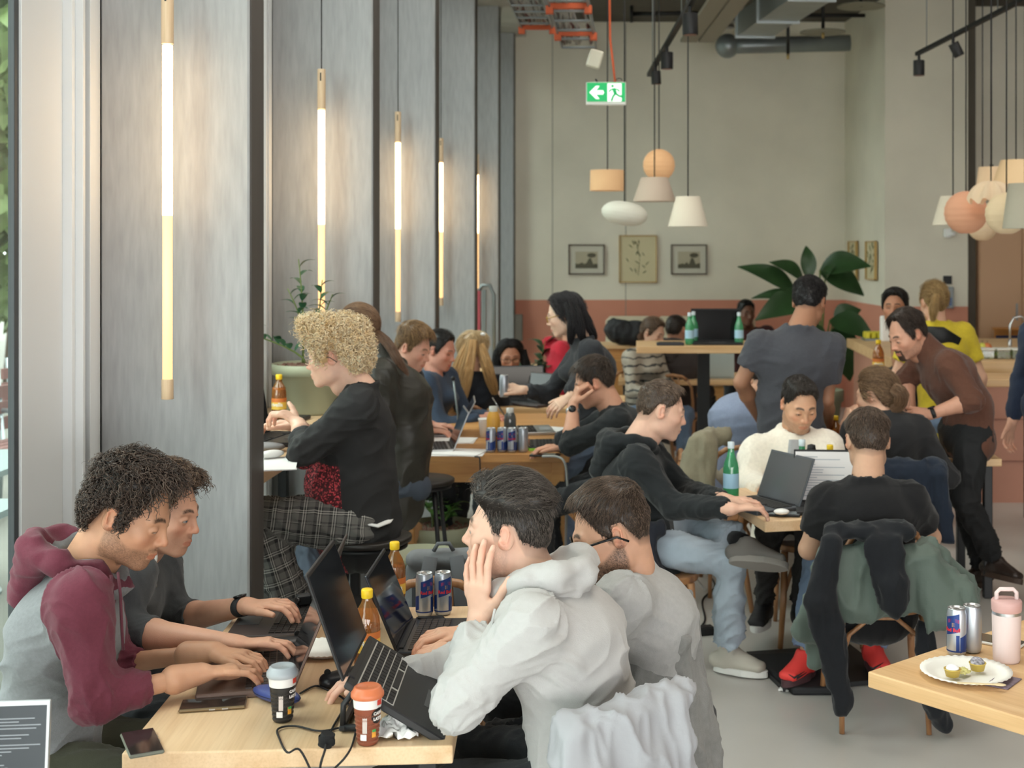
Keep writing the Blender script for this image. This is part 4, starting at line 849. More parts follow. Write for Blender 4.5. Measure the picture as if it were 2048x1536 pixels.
pendant(1309,379,10.0,'cone',86,48,'bfae9d','wide mauve-beige cone pendant lamp below the globe',gp,.02,.62)
pendant(1376,423,9.6,'cone',80,60,'d6cdbb','cream cone pendant lamp, rightmost of the middle cluster',gp,.04,.6)
gr = 'pendant lamps in the cluster at the right edge'
pendant(1906,421,9.4,'cone',82,58,'d8d0bd','cream cone pendant lamp, leftmost of the right-hand cluster',gr,.06,.6)
pendant(1932,425,9.0,'globe',86,84,'d9a283','peach-coloured globe pendant lamp of the right-hand cluster',gr,.12)
pendant(1983,352,9.6,'cone',60,36,'e6c8a4','small pale trapezoid pendant lamp behind the pleated one',gr,.08,.85)
pendant(1982,388,8.7,'flower',92,52,'ddc6a8','pleated shell-shaped pendant lamp in the right-hand cluster',gr,.12)
pendant(2032,345,9.2,'cone',96,50,'e6c79c','topmost cream cone pendant lamp at the right edge of the frame',gr,.08,.62)
pendant(2013,427,8.4,'globe',84,80,'d8c3a0','ribbed paper globe pendant lamp at the right edge',gr,.16)
pendant(2050,412,8.0,'cone',88,90,'a9a493','grey-green cone pendant lamp cut off by the right edge',gr,.0,.75)
pendant(1965,452,10.3,'globe',60,36,'cfb898','small openwork pendant lamp low between the two globes',gr,.08)
# ---------------------------------------------------------------- pictures
def picture(px, py, w_, h_, Y, frm, paper, kind, lab, rz=0, grp=None, mat_w=.18):
    s = Y/F; W_, H = w_*s, h_*s; t = thing('framed_picture', lab, 'picture', P(px,py,Y), rz, grp); g = G(); b = .012
    for q in (-1,1): g.box((q*(W_/2-b/2),0,0), (b,.03,H)); g.box((0,0,q*(H/2-b/2)), (W_,.03,b))
    g.build('frame', frm, t); g = G(); g.box((0,.008,0), (W_-b,.008,H-b)); g.build('mount', paper, t); rd = random.Random(px)
    if kind == 'land':
        g = G(); g.box((0,.002,-.005), (W_*.62,.004,H*.56)); g.build('print', mat('print_sky', 'b4ab94', .8), t); g = G(); w2, h2 = W_*.31, H*.28
        pts = [(-w2,-h2)]+[(-w2+2*w2*k/10, -h2+h2*(.45+.35*rd.random()+.5*(k in (6,7)))) for k in range(11)]+[(w2,-h2)]; g.prism(pts, 0, .002, Matrix.Rotation(PI/2,3,'X'), (0,-.001,-.005)); g.ball((w2*.45,-.001,h2*.5), h2*.42, 8, sc=(1.3,.05,.7)); g.build('drawing', mat('print_ink', '5f5b4c', .8), t)
    else:
        g = G()
        for k in range(16):
            a = rd.uniform(-.28,.28)*W_; z = rd.uniform(-.33,.36)*H; l = .05+.03*rd.random(); an = rd.uniform(-1,1)*1.3; g.tube([(a,-.001,z),(a+l*math.sin(an)*.5,-.001,z+l*math.cos(an)*.5+.004),(a+l*math.sin(an),-.001,z+l*math.cos(an))], [.001,.006,.001], 6, flat=1)
        g.tube([(0,-.001,-.35*H),(.02,-.001,0),(-.01,-.001,.3*H)], .002, 5); g.build('plant_drawing', mat('print_leaf', '6d6f54', .8), t)
M_fd = mat('frame_dark', '4b3a2b', .5); M_fg = mat('frame_gold', 'b9975c', .4); M_pw = mat('mount_white', 'cbc7b8', .8); M_pc = mat('mount_cream', 'cfc4a0', .8)
picture(1173,519,72,60,WB-.02,M_fd,M_pw,'land','small landscape print in a dark frame, left of the three',grp='framed pictures on the back wall'); picture(1276,518,76,95,WB-.02,M_fg,M_pc,'plant','tall botanical print in a gold frame, middle of the three',grp='framed pictures on the back wall'); picture(1378,519,72,60,WB-.02,M_fd,M_pw,'land','small landscape print in a dark frame, right of the botanical one',grp='framed pictures on the back wall')
an = math.atan2(13.7-WB, x1-x0); ln_ = math.hypot(x1-x0, 13.7-WB)
for px, k, w_, lab in ((1707, .28, 62, 'narrow-looking gold frame seen edge-on behind the big leaf'), (1745, .74, 70, 'gold-framed picture seen edge-on, nearer the corner')):
    Yp = WB+(13.7-WB)*k; xx = x0+(x1-x0)*k; t_s = 14.6/F; pic_loc = (xx, Yp, Z(521, Yp)); picture(px, 521, w_*1.0, 78, Yp, M_fg, M_pc, 'plant', lab, an, 'pictures on the side wall')
    o = [q for q in bpy.data.objects if q.get('label') == lab][0]; o.location = Vector(pic_loc)-Vector((math.sin(-an)*-.0+.03*math.cos(an+PI/2)*-1*-1, -.03*0, 0))
def cloth(name, col, sheen=.12, var=.05, **k): return mat(name, col, k.pop('rough', .9), var=var, vs=k.pop('vs', 70), bump=k.pop('bump', .25), bs=k.pop('bs', 350), sheen=sheen, spec=.2, **k)
# ---------------------------------------------------------------- builders of loose things
def T(px, py, z): Y = YZ(py, z); return P(px, py, Y)             # the point of height z seen at px, py
M_wood = wood_mat('oak_top', 'e3c49e', 'd3ae84', 1); M_woodx = wood_mat('oak_top_x', 'e0bb8c', 'cfa472', 0); M_bent = wood_mat('bentwood', 'ae7f56', '8f6443', 2, 1.5, .35); M_pine = wood_mat('pine_honey', 'cf9a5e', 'b98048', 0, 1, .4)
M_alu = mat('aluminium', 'b9bbbd', .3, metal=.9); M_key = mat('keycaps', '1c1c1f', .5); M_steel = mat('black_steel', '1d1e20', .5); M_dkg = mat('dark_grey_shell', '3b3a3c', .4, metal=.3); M_seatb = mat('black_wood', '26221f', .4)
M_screen = mat('dark_screen', '1b1c20', .08, spec=.5); M_white = mat('white_paper', 'f1f0ee', .8)
def laptop(hc, rz, lab, w_=.345, d=.235, op=105, shell=None, keys=None, screen=None, tilt=0, kind='dark', legend=False, grp=None, lines=0):
    """hc = middle of the hinge; the user sits on the local -y side"""
    t = thing('laptop', lab, 'laptop', hc, rz, grp); R0 = Matrix.Rotation(math.radians(-tilt), 3, 'X') if tilt else Matrix.Identity(3); sh = shell or M_dkg
    g = G(); g.T = R0.to_4x4(); g.box((0,-d/2,.009), (w_,d,.018), bev=.003); g.box((0,-.006,.016), (w_*.8,.014,.010), mi=1); g.build('base', [sh, M_key], t)
    g = G(); g.T = R0.to_4x4(); kw = w_*.9/15
    for r in range(5):
        for k in range(15 if r < 4 else 9):
            x = -w_*.45+kw*(k+.5) if r < 4 else (-w_*.45+kw*(k+.5) if k < 4 else (0 if k == 4 else w_*.45-kw*(8.5-k)))
            g.box((x,-.035-.0185*r,.0195), ((kw*.84 if not (r == 4 and k == 4) else kw*5.6),.0155,.003))
    kb = g.build('keyboard', keys or M_key, t)
    if legend:
        g = G(); g.T = R0.to_4x4(); g.box((0,-.072,.0182), (w_*.91,.096,.0008)); g.build('key_backlight', mat('key_gaps', 'c9c9c4', .5), t)
    g = G(); g.T = R0.to_4x4(); g.box((0,-d+.045,.0184), (w_*.32,.062,.001)); g.build('touchpad', mat('touchpad_'+kind, '4a4a4c' if kind == 'dark' else 'a9abad', .35), t)
    a = math.radians(op); ax = R0@Vector((0,-math.cos(a)*-1*-1,math.sin(a))); u = R0@Vector((1,0,0)); dv = R0@Vector((0,-math.cos(a),math.sin(a))); n = u.cross(dv); hl = d*.97
    g = G(); g.box(dv*hl/2+Vector((0,0,.014)), (w_,hl,.007), frame(u, dv, n), bev=.002); lid = g.build('lid', sh, t)
    g = G(); g.box(dv*hl/2+n*(-.0040 if n.dot(R0@Vector((0,-1,0))) < 0 else .0040)+Vector((0,0,.014)), (w_*.96,hl*.92,.0008), frame(u, dv, n)); sc = g.build('screen', screen or M_screen, lid)
    if lines:
        rd = random.Random(lines); g = G(); sgn = -1 if n.dot(R0@Vector((0,-1,0))) < 0 else 1; k = hl*.86
        while k > hl*.1:
            l = w_*(rd.uniform(.1,.6) if lines < 5 else rd.uniform(.55,.88)); x0_ = -w_*.42+w_*rd.choice((0,.04,.08)); l = min(l, w_*.45-x0_); g.box(u*(x0_+l/2)+dv*k+n*sgn*.0046+Vector((0,0,.014)), (l,.0034 if lines < 5 else .0018,.0003), frame(u, dv, n)); k -= .011 if lines < 5 else .0062
        g.build('text_lines', mat('screen_text', '8f959b', .5, emit=.25), lid)
    return t
def can(loc, rz, lab, grp, kind='blue'):
    t = thing('drink_can', lab, 'can', loc, rz, grp); r = .0265; H = .134
    g = G(); g.lathe([(.001,.004),(r*.75,.001),(r*.92,.007),(r,.016),(r,.112),(r*.93,.122),(r*.88,.127)], n=36); g.build('body', M_silv, t); g = G(); g.lathe([(.001,.1255),(r*.78,.1255),(r*.84,.130),(r*.90,.130),(r*.88,.126)], n=36); l = g.build('lid', M_alu, t); g = G(); g.box((0,.004,.128), (.012,.02,.0015)); g.build('pull_tab', M_alu, l)
    def patch(a0, a1, z0, z1, m, nm, sk=0):
        g = G(); n = max(3, int((a1-a0)*12)); g.grid(lambda u, v: ((r+.0004)*math.cos(a0+(a1-a0)*u), (r+.0004)*math.sin(a0+(a1-a0)*u), z0+(z1-z0)*v+sk*(u-.5)*(1 if v > .5 else 1)), n, 2); g.build(nm, m, t)
    if kind == 'blue':
        for k in range(2):
            a = k*PI-2.4; patch(a, a+1.55, .064, .113, M_cb, 'blue_panel', .012); patch(a+1.62, a+2.9, .018, .060, M_cb, 'blue_panel', .012)
            patch(a+.75, a+1.05, .083, .094, M_cy, 'yellow_sun'); patch(a+.3, a+.7, .094, .104, M_cr, 'red_animal', .004); patch(a+1.1, a+1.5, .094, .104, M_cr, 'red_animal', -.004)
            text('Red Bull', .0135, (0,0,.074), None, M_cr, t, 'lettering', .0003, .0004, wrap=(r+.0009, a+.78))
            patch(a+1.2, a+1.55, .016, .060, M_cb, 'blue_base')
        patch(-PI, PI, .014, .018, M_cb, 'blue_ring')
    return t
M_silv = mat('can_silver', 'b9bfc8', .32, metal=.7); M_cb = mat('can_blue', '27407f', .35, metal=.3); M_cy = mat('can_yellow', 'f2c230', .4); M_cr = mat('can_red', 'd03038', .4)
def bottle(loc, lab, grp, kind='tea', s=1.0, level=.12, rz=0):
    t = thing('drink_bottle', lab, 'bottle', loc, rz, grp)
    if kind == 'tea':
        pr = [(.001,.004),(.022,.001),(.031,.010),(.0325,.03),(.0305,.045),(.0325,.06),(.0325,.115),(.0330,.125),(.0315,.145),(.024,.168),(.0145,.185),(.0125,.195),(.0125,.205)]
        pr = [(a*s, b*s) for a, b in pr]; g = G(); g.lathe(pr, n=36); g.build('bottle_body', glass_mat('amber_plastic', 'd8a05c', .12, .22), t)
        g = G(); q = [(a*.94, b) for a, b in pr if b <= level*s]+[(.030*s, level*s),(.001, level*s)]; g.lathe(q, n=36); g.build('tea', mat('amber_tea', 'c9772c', .15, trans=.6, ior=1.33), t)
        g = G(); g.lathe([(.0138*s,.196*s),(.0148*s,.198*s),(.0148*s,.216*s),(.013*s,.219*s),(.001,.219*s)], n=28); g.build('cap', mat('yellow_cap', 'f0c92a', .4), t)
        g = G(); g.lathe([(.0333*s,.062*s),(.0335*s,.113*s)], n=36); lb = g.build('label_band', [mat('label_yellow', 'f0c455', .5)], t)
        g = G(); g.lathe([(.0336*s,.095*s),(.0336*s,.113*s)], n=36); g.build('label_top', mat('label_orange', 'd97b3c', .5), lb)
        text('rivella', .024*s, (0,0,.084*s), None, mat('label_white', 'f6f2e6', .5), t, 'lettering', .0003, .0006, wrap=(.0341*s, -PI/2-.1))
    else:
        col, capc = {'green': ('3e9a63', 'c9d6dc'), 'steel': ('c08a2c', 'c0bfb8'), 'clear': ('5d6266', 'c9c9c5')}[kind]
        pr = [(.001,.004),(.024,.001),(.034,.008),(.0345,.03),(.0345,.135),(.030,.160),(.018,.19),(.0135,.215),(.0135,.235)] if kind == 'green' else [(.001,.003),(.033,.001),(.035,.006),(.035,.145),(.030,.17),(.022,.185),(.020,.195)]
        pr = [(a*s, b*s) for a, b in pr]; g = G(); g.lathe(pr, n=36); g.build('bottle_body', {'green': glass_mat('green_glass', '6fcf9c', .12, .35), 'steel': mat('yellow_enamel', 'dba348', .35), 'clear': glass_mat('smoky_glass', '80868a', .15, .35)}[kind], t)
        z = pr[-1][1]; g = G(); g.lathe([(.0150*s if kind == 'green' else .022*s, z-.012*s),(.0150*s if kind == 'green' else .022*s, z+.016*s),(.001, z+.018*s)], n=24); g.build('cap', mat('cap_'+capc, capc, .35), t)
        if kind == 'green':
            g = G(); g.lathe([(.0352*s,.05*s),(.0352*s,.115*s)], n=36); g.build('label_band', mat('label_blue', 'a9cfe6', .5), t); g = G(); g.lathe([(.0175*s,.185*s),(.0150*s,.205*s)], n=24); g.build('neck_label', mat('label_pale', 'dfe8ea', .5), t)
    return t
def cup(loc, lab, bodyc, lidc, patc, rz=0):
    t = thing('coffee_cup', lab, 'cup', loc, rz, 'chilled coffee cups'); r0, r1, H = .0225, .0325, .112
    rr = lambda z: r0+(r1-r0)*z/H
    g = G(); g.lathe([(.001,.003),(r0*.9,.001),(r0,.004),(rr(.085),.085)], n=40); g.build('sleeve', mat('sleeve_'+bodyc, bodyc, .4), t)
    g = G(); g.lathe([(rr(.085)+.0006,.085),(rr(.108)+.0006,.108),(rr(.108),.112)], n=40); g.build('upper_band', mat('cup_milk', 'e6e2df', .35), t)
    g = G(); g.lathe([(r1+.003,.106),(r1+.0045,.108),(r1+.0045,.117),(r1+.001,.121),(r1-.002,.128),(r1-.006,.131),(r1-.009,.128),(.001,.128)], n=40); g.build('lid', mat('lid_'+lidc, lidc, .35), t)
    m = mat('pattern_'+patc, patc, .5)
    for k in range(7):
        z = .010+.010*k; g = G(); pts = []
        for j in range(49): a = -PI*.5-1.5+3.0*j/48; q = rr(z)+.0006; pts.append((q*math.cos(a), q*math.sin(a), z+.0022*(1 if j%2 else -1)))
        g.tube(pts, .0007, 4, flat=1); g.build('wave_pattern', m, t)
    g = G(); g.lathe([(.001,0),(.0185,0),(.0185,.0008),(.001,.0008)], n=28); 
    zc = .068; a0 = -PI/2+.75
    g = G(); g.grid(lambda u, v: ((rr(zc+.018*(2*v-1))+.0009)*math.cos(a0+.62*(2*u-1)*math.sqrt(max(.02,1-(2*v-1)**2))), (rr(zc+.018*(2*v-1))+.0009)*math.sin(a0+.62*(2*u-1)*math.sqrt(max(.02,1-(2*v-1)**2))), zc+.018*(2*v-1)), 12, 12); g.build('round_badge', mat('badge_black', '1e1a1b', .4), t)
    mw = mat('cup_white', 'f0ece8', .5); q = rr(zc)+.0016
    text('CAFFÈ', .0095, (0,0,zc+.006), None, mw, t, 'lettering', .0003, .0004, wrap=(q, a0)); text('LATTE', .0095, (0,0,zc-.006), None, mw, t, 'lettering', .0003, .0004, wrap=(q, a0))
    for (a, z, w_, h, c) in ((-1.95,.052,.010,.040,'c9bdb6'), (-1.15,.030,.010,.018,'e8a33a'), (-1.15,.036,.009,.006,'3f9a55'), (-1.15,.024,.009,.005,'d6452f'), (-2.1,.022,.014,.014,'e6e2df')):
        g = G(); g.grid(lambda u, v: ((rr(z)+.0011+.0002*(h<.01))*math.cos(a+(u-.5)*w_/rr(z)), (rr(z)+.0011+.0002*(h<.01))*math.sin(a+(u-.5)*w_/rr(z)), z+(v-.5)*h), 4, 2); g.build('print_patch', mat('print_'+c, c, .5), t)
    g = G(); g.grid(lambda u, v: ((rr(.098)+.0012)*math.cos(-1.0+u*.5), (rr(.098)+.0012)*math.sin(-1.0+u*.5), .092+.012*v), 4, 2); g.build('red_tag', mat('print_red', 'd9483b', .5), t)
    return t
def phone(loc, rz, lab, m, case=None):
    t = thing('smartphone', lab, 'phone', loc, rz); g = G(); g.box((0,0,.005), (.074,.155,.009), bev=.003); g.build('case', case or M_blk, t, bevel=.001); g = G(); g.box((0,0,.0099), (.069,.150,.0008)); g.build('screen', m, t)
    g = G()
    for k in range(2): g.box((.0375,.03-.03*k,.005), (.0015,.014,.003))
    g.build('side_button', M_alu, t); return t
def table(name, c, sz, z, rz, lab, topm=None, legs='steel', grp=None, th=.04, apron=False, cat='table', legz=0, legspots=None):
    t = thing(name, lab, cat, (c[0], c[1], legz), rz, grp); w_, d = sz; zz = z-legz; g = G(); g.box((0,0,zz-th/2), (w_,d,th)); g.build('tabletop', topm or M_wood, t, bevel=.004)
    if legs == 'wood' or legs == 'steel':
        for i, (a, b) in enumerate(legspots or ((-1,-1),(1,-1),(-1,1),(1,1))):
            g = G(); q = .07 if legs == 'wood' else .045; g.box((a*(w_/2-.06), b*(d/2-.06), (zz-th)/2), (q,q,zz-th), bev=.004); g.build('leg', M_pine if legs == 'wood' else M_steel, t)
        if apron:
            g = G(); 
            for b in (-1,1): g.box((0,b*(d/2-.05),zz-th-.055), (w_-.14,.022,.11))
            for a in (-1,1): g.box((a*(w_/2-.05),0,zz-th-.055), (.022,d-.14,.11))
            g.build('apron', M_pine, t)
    elif legs == 'post':
        g = G(); g.box((0,0,(zz-th)/2), (.09,.09,zz-th)); g.build('post', M_steel, t); g = G(); g.box((0,0,.012), (.5,.5,.02)); g.build('base_plate', M_steel, t); g = G(); g.box((0,0,zz-th-.01), (.4,.12,.02)); g.build('top_plate', M_steel, t)
    return t
def bentchair(c, rz, lab, grp='bentwood chairs', m=None):
    """sitter faces local -y"""
    m = m or M_bent; t = thing('bentwood_chair', lab, 'chair', (c[0], c[1], 0), rz, grp); g = G(); 
    g.prism([(.205*math.copysign(abs(math.cos(a))**.7, math.cos(a))*(1 if math.sin(a) < 0 else .92), .205*math.copysign(abs(math.sin(a))**.7, math.sin(a))) for a in [2*PI*k/32 for k in range(32)]], .435, .465); g.build('seat', m, t, bevel=.006)
    for q in (-1,1):
        g = G(); g.tube([(q*.165,-.165,.44),(q*.172,-.18,.22),(q*.19,-.205,0)], [.017,.015,.012], 10); g.build('front_leg', m, t)
        g = G(); g.tube([(q*.165,.25,0),(q*.160,.205,.25),(q*.158,.185,.44),(q*.160,.212,.58),(q*.155,.235,.69),(q*.12,.250,.755)], [.013,.016,.018,.016,.014,.013], 10, flat=.8); g.build('rear_leg', m, t)
    g = G(); g.tube([(-.12,.250,.755),(-.08,.256,.782),(0,.258,.795),(.08,.256,.782),(.12,.250,.755)], .014, 10); g.build('top_rail', m, t); g = G(); g.tube([(-.15,.205,.505),(0,.215,.505),(.15,.205,.505)], .013, 8); g.build('lower_rail', m, t)
    for x in (-.05,.0,.05): g = G(); g.tube([(x,.21,.505),(x,.24,.65),(x,.256,.79)], .008, 8, flat=1); g.build('back_slat', m, t)
    for y, s_ in ((-.17,1),(.19,1)):
        g = G(); g.tube([(-.168,y,.24),(-.13,y,.36),(-.05,y,.425),(.05,y,.425),(.13,y,.36),(.168,y,.24)], .0095, 8); g.build('arch_brace', m, t)
    for q in (-1,1): g = G(); g.tube([(q*.172,-.18,.24),(q*.165,-.11,.36),(q*.162,0,.425),(q*.162,.12,.40),(q*.16,.2,.26)], .0095, 8); g.build('arch_brace', m, t)
    return t
def stool(c, h, lab, grp='black stools'):
    t = thing('round_stool', lab, 'stool', (c[0], c[1], 0), 0, grp); g = G(); g.lathe([(.001,h-.03),(.155,h-.03),(.175,h-.02),(.175,h-.004),(.168,h),(.001,h)], n=40); g.build('seat', M_seatb, t); g = G(); g.lathe([(.15,h-.045),(.16,h-.045),(.16,h-.03),(.15,h-.03)], n=32); g.build('seat_ring', M_steel, t)
    for k in range(4):
        a = PI/4+k*PI/2; g = G(); g.tube([(.12*math.cos(a),.12*math.sin(a),h-.03),(.21*math.cos(a),.21*math.sin(a),0)], .011, 8); g.build('leg', M_steel, t)
    g = G(); q = .12+.09*(1-.25/h)
    g.tube([(q*math.cos(a),q*math.sin(a),.25) for a in np.linspace(0,2*PI,33)], .008, 6); g.build('foot_ring', M_steel, t); return t
def leafy(g, base, tip, w_, n=8, droop=.3, mi=0, up=UP):
    base, tip = Vector(base), Vector(tip); d = tip-base; L = d.length; s = d.cross(up); s = s.normalized() if s.length > 1e-5 else Vector((1,0,0)); nn = s.cross(d).normalized(); vs = []; fs = []
    for i in range(n+1):
        t = i/n; c = base+d*t+nn*(math.sin(t*PI)*L*.10)-UP*droop*L*t*t; q = w_*math.sin(PI*min(.999, t**.8*.97+.015))+.0006; vs += [c-s*q+nn*q*.25, c, c+s*q+nn*q*.25]
    for i in range(n): a = i*3; fs += [(a,a+1,a+4,a+3),(a+1,a+2,a+5,a+4)]
    g.add(vs, fs, mi, True)
def drape(name, lab, cat, pts_fn, nu, nv, m, origin, thick=.012, fold=.012, seed=0, parent=None, sub=False):
    """a piece of cloth from a sheet function (u,v)->world point, folds pushed along its normal"""
    P0 = np.array([[tuple(pts_fn(i/nu, j/nv)) for j in range(nv+1)] for i in range(nu+1)]); du = np.gradient(P0, axis=0); dv = np.gradient(P0, axis=1); N = np.cross(du, dv); N /= np.linalg.norm(N, axis=2)[...,None]+1e-9
    U, V_ = np.meshgrid(np.linspace(0,1,nu+1), np.linspace(0,1,nv+1), indexing='ij')
    q = vnoise(np.stack([U.ravel()*9+seed, V_.ravel()*2.2+.5*U.ravel(), np.full(U.size, seed*1.7)], 1)).reshape(U.shape); q2 = vnoise(np.stack([U.ravel()*18+seed, V_.ravel()*5, np.full(U.size, seed+4.)], 1)).reshape(U.shape)
    P1 = P0+N*((1-2.2*np.abs(q))*fold+(q2*fold*.35))[...,None]; g = G(); o = Vector(origin); g.grid(lambda u, v: Vector(P1[round(u*nu)][round(v*nv)])-o, nu, nv, thick=thick)
    if parent: return g.build(name, m, parent)
    t = g.build(name, m); t.location = o; return tag(t, lab, cat)

def garment(name, lab, cat, m, parts, vox=.009, seed=0, amp=.008, loc=None, msk=None, fs=(16,16,5)):
    """cloth hung over something: flattened swept pieces melted together, with folds running down; parts = (a, b, across, half width a, b, half depth a, b)"""
    S = SD(vox); 
    for q in parts: S.slab(q[0], q[1], q[2], q[3], q[4], q[5], q[6], q[7] if len(q) > 7 else .03)
    V, Fc = S.mesh(); V = relax(V, Fc, 2); N = vnorm(V, Fc); n = vnoise(V*A3(fs)+seed); n2 = vnoise(V*A3(fs)*2.1+seed+5); V = V+N*(amp*(1-2.6*np.sqrt(np.abs(n)))+amp*.5*(1-2.5*np.abs(n2)))[:,None]; V = relax(V, Fc, 1, .3)
    o = Vector(loc or parts[0][0]); t = np_mesh(name, V, Fc, m, None, o); t.location = o; return tag(t, lab, cat)
# ---------------------------------------------------------------- front table and what lies on it
ZT = .74; ra = math.radians(3.8)
FL = T(243,1507,ZT); FR = T(903,1507,ZT); ux = Vector((math.cos(ra), math.sin(ra), 0)); uy = Vector((-math.sin(ra), math.cos(ra), 0)); cc = FL+ux*.364+uy*.585
table('cafe_table', (cc.x, cc.y), (.728, 1.17), ZT, ra, 'light oak cafe table in the foreground, crowded with laptops, cups and cans', M_wood, 'steel', th=.042)
M_cop = mat('copper_edge_shell', '6d5a52', .35, metal=.4)
def front_laptop():
    laptop((-.888,3.54,ZT), math.radians(-76), 'brown-grey laptop the man in the maroon hood types on, copper rim', op=112, shell=M_cop, keys=mat('keys_brown', '3a3331', .5), kind='dark')
    laptop((-.935,4.0,ZT), math.radians(-84), 'dark laptop of the man in the charcoal zip sweater, beside the pillar', w_=.33, op=108, shell=mat('shell_brown', '4c4443', .4, metal=.3), keys=mat('keys_dark', '2a2726', .5))
    laptop((-.665,3.235,.862), math.radians(93), 'black gaming laptop tilted up on a folding stand, white key outlines', w_=.36, d=.265, op=141, tilt=-32, shell=mat('matt_black_shell', '222224', .45), legend=True)
    laptop((-.645,3.83,ZT), math.radians(92), 'slim black laptop under the hands of the man with glasses', w_=.335, op=112, shell=mat('graphite_shell', '2d3036', .35, metal=.3), keys=mat('keys_bronze', '3b332e', .5))
    laptop((-1.305,2.60,.72), math.radians(6), 'silver-edged laptop showing dark code, cut off in the bottom left corner', w_=.34, d=.25, op=97, shell=M_alu, screen=mat('code_screen', '3a3f45', .25, emit=.05), kind='light', lines=5)
front_laptop()
table('cafe_table', (-1.42, 2.55), (.75, .36), ZT, 0, 'edge of the neighbouring oak table below the bottom left corner', M_wood, 'steel', th=.04)
st = thing('laptop_stand', 'black folding laptop stand holding the tilted gaming laptop', 'laptop stand', (-.585,3.235,ZT), math.radians(93)); g = G()
for q in (-1,1): g.tube([(q*.115,-.12,.010),(q*.115,.09,.010)], .009, 8); g.tube([(q*.115,.09,.012),(q*.105,.09,.06),(q*.1,.055,.105)], .007, 8); g.tube([(q*.11,-.10,.012),(q*.1,.02,.095)], .006, 8)
for y in (-.12,-.03,.09): g.box((0,y,.010), (.25,.016,.012), bev=.003)
g.build('frame', mat('black_plastic', '202022', .45), st); g = G(); g.box((0,-.11,.022), (.2,.03,.012)); g.build('front_lip', mat('black_plastic'), st)
cup(T(565,1441,ZT), 'iced-coffee cup with black sleeve and grey see-through lid, left of the two', '2f2d2c', 'aab0b6', '5c5956', .5); cup(T(735,1487,ZT), 'iced-coffee cup with brown zigzag sleeve and orange-brown lid near the table edge', '8a4a34', 'd0764f', 'b97a60', .35)
M_scr2 = mat('phone_glass', '2a2625', .08, spec=.9)
phone(T(427,1413,ZT), math.radians(-78), 'phone in a bronze case lying left of the black-sleeved cup', M_scr2, mat('bronze_case', '7d6a4e', .4, metal=.3)); phone(T(284,1491,ZT), math.radians(28), 'phone in a grey-green case lying at the near left corner of the table', M_scr2, mat('olive_case', '6f7266', .4))
t = thing('spectacle_case', 'blue hard spectacle case lying behind the black-sleeved cup', 'case', T(553,1402,ZT), math.radians(-35)); g = G(); g.ball((0,0,.017), .08, 24, sc=(1,.42,.22)); g.build('shell', mat('case_blue', '3c4a86', .35), t); g = G(); g.box((0,0,.017), (.152,.001,.002)); g.lathe([(.0795,-.0008),(.0805,0),(.0795,.0008)], (0,0,.017), 40, R=Matrix.Diagonal((1,.42,1))); g.build('seam', M_blk, t)
bottle(Vector((-.695,3.535,ZT)), 'amber iced-drink bottle with yellow cap standing between the two black laptops', 'amber drink bottles', s=1.02, level=.125, rz=.5); bottle(T(788,1229,ZT)+Vector((0,.01,0)), 'amber iced-drink bottle with yellow cap behind the slim black laptop', 'amber drink bottles', level=.15, rz=.2)
def cans_front():
    can(T(849,1231,ZT), .55, 'blue and silver energy drink can by the backpack, left one of the pair', 'energy cans on the front table'); can(T(886,1229,ZT), .45, 'blue and silver energy drink can by the backpack, right one of the pair', 'energy cans on the front table')
cans_front()
t = thing('wallet', 'small black key pouch lying before the pair of energy cans', 'pouch', T(860,1247,ZT), .2); g = G(); g.box((0,0,.009), (.09,.05,.018), bev=.008); g.build('pouch', M_blk, t, bevel=.003); g = G(); g.tube([(-.03,-.0255,.01),(.03,-.0255,.01)], .0015, 6); g.build('zip', M_alu, t)
def mouse(loc, rz, lab, glow=False, s=1):
    t = thing('computer_mouse', lab, 'mouse', loc, rz); S = SD(.004); S.slab((0,-.035*s,.012), (0,.035*s,.012), (1,0,0), .034*s, .028*s, .026*s, .020*s, .01); S.box((0,0,-.05), (.2,.2,.05), None, .001, .002, True); V, Fc = S.mesh(); V = relax(V, Fc, 1); np_mesh('shell', V, Fc, mat('mouse_black', '1b1b1e', .35), t)
    g = G(); g.cyl((-.003,.035*s,.034*s), (.003,.035*s,.034*s), .008, n=16); g.build('wheel', mat('rubber', '0f0f10', .8), t)
    if glow: g = G(); g.tube([((.036*s)*math.cos(a), (.058*s)*math.sin(a)-.0, .012) for a in np.linspace(-2.9,.6,30)], .0022, 6); g.build('light_strip', emis('blue_glow', '2a50ff', 2.2), t)
    return t
mouse(T(683,1368,ZT), math.radians(120), 'black gaming mouse with a blue light strip beside the raised laptop', True, 1.05); mouse(T(567,1298,ZT), math.radians(-60), 'black sculpted mouse under the hand of the man in the charcoal sweater', False, 1.1)
def plate(loc, r, lab, grp='paper plates'):
    t = thing('paper_plate', lab, 'plate', loc, 0, grp); g = G(); n = 72; vs = []; pr = [(.001,.003),(.6*r,.003),(.7*r,.006),(.85*r,.014),(r,.018),(r,.016),(.85*r,.011),(.7*r,.003),(.6*r,.0),(.001,.0)]
    g.lathe(pr, n=n); g.v = [(x, y, z+(.0012*math.cos(36*math.atan2(y,x)) if math.hypot(x,y) > .65*r else 0)) for x, y, z in g.v]; g.build('plate', mat('plate_white', 'eceae4', .7), t); return t
plate(T(652,1306,ZT), .09, 'empty fluted paper plate between the laptops on the front table')
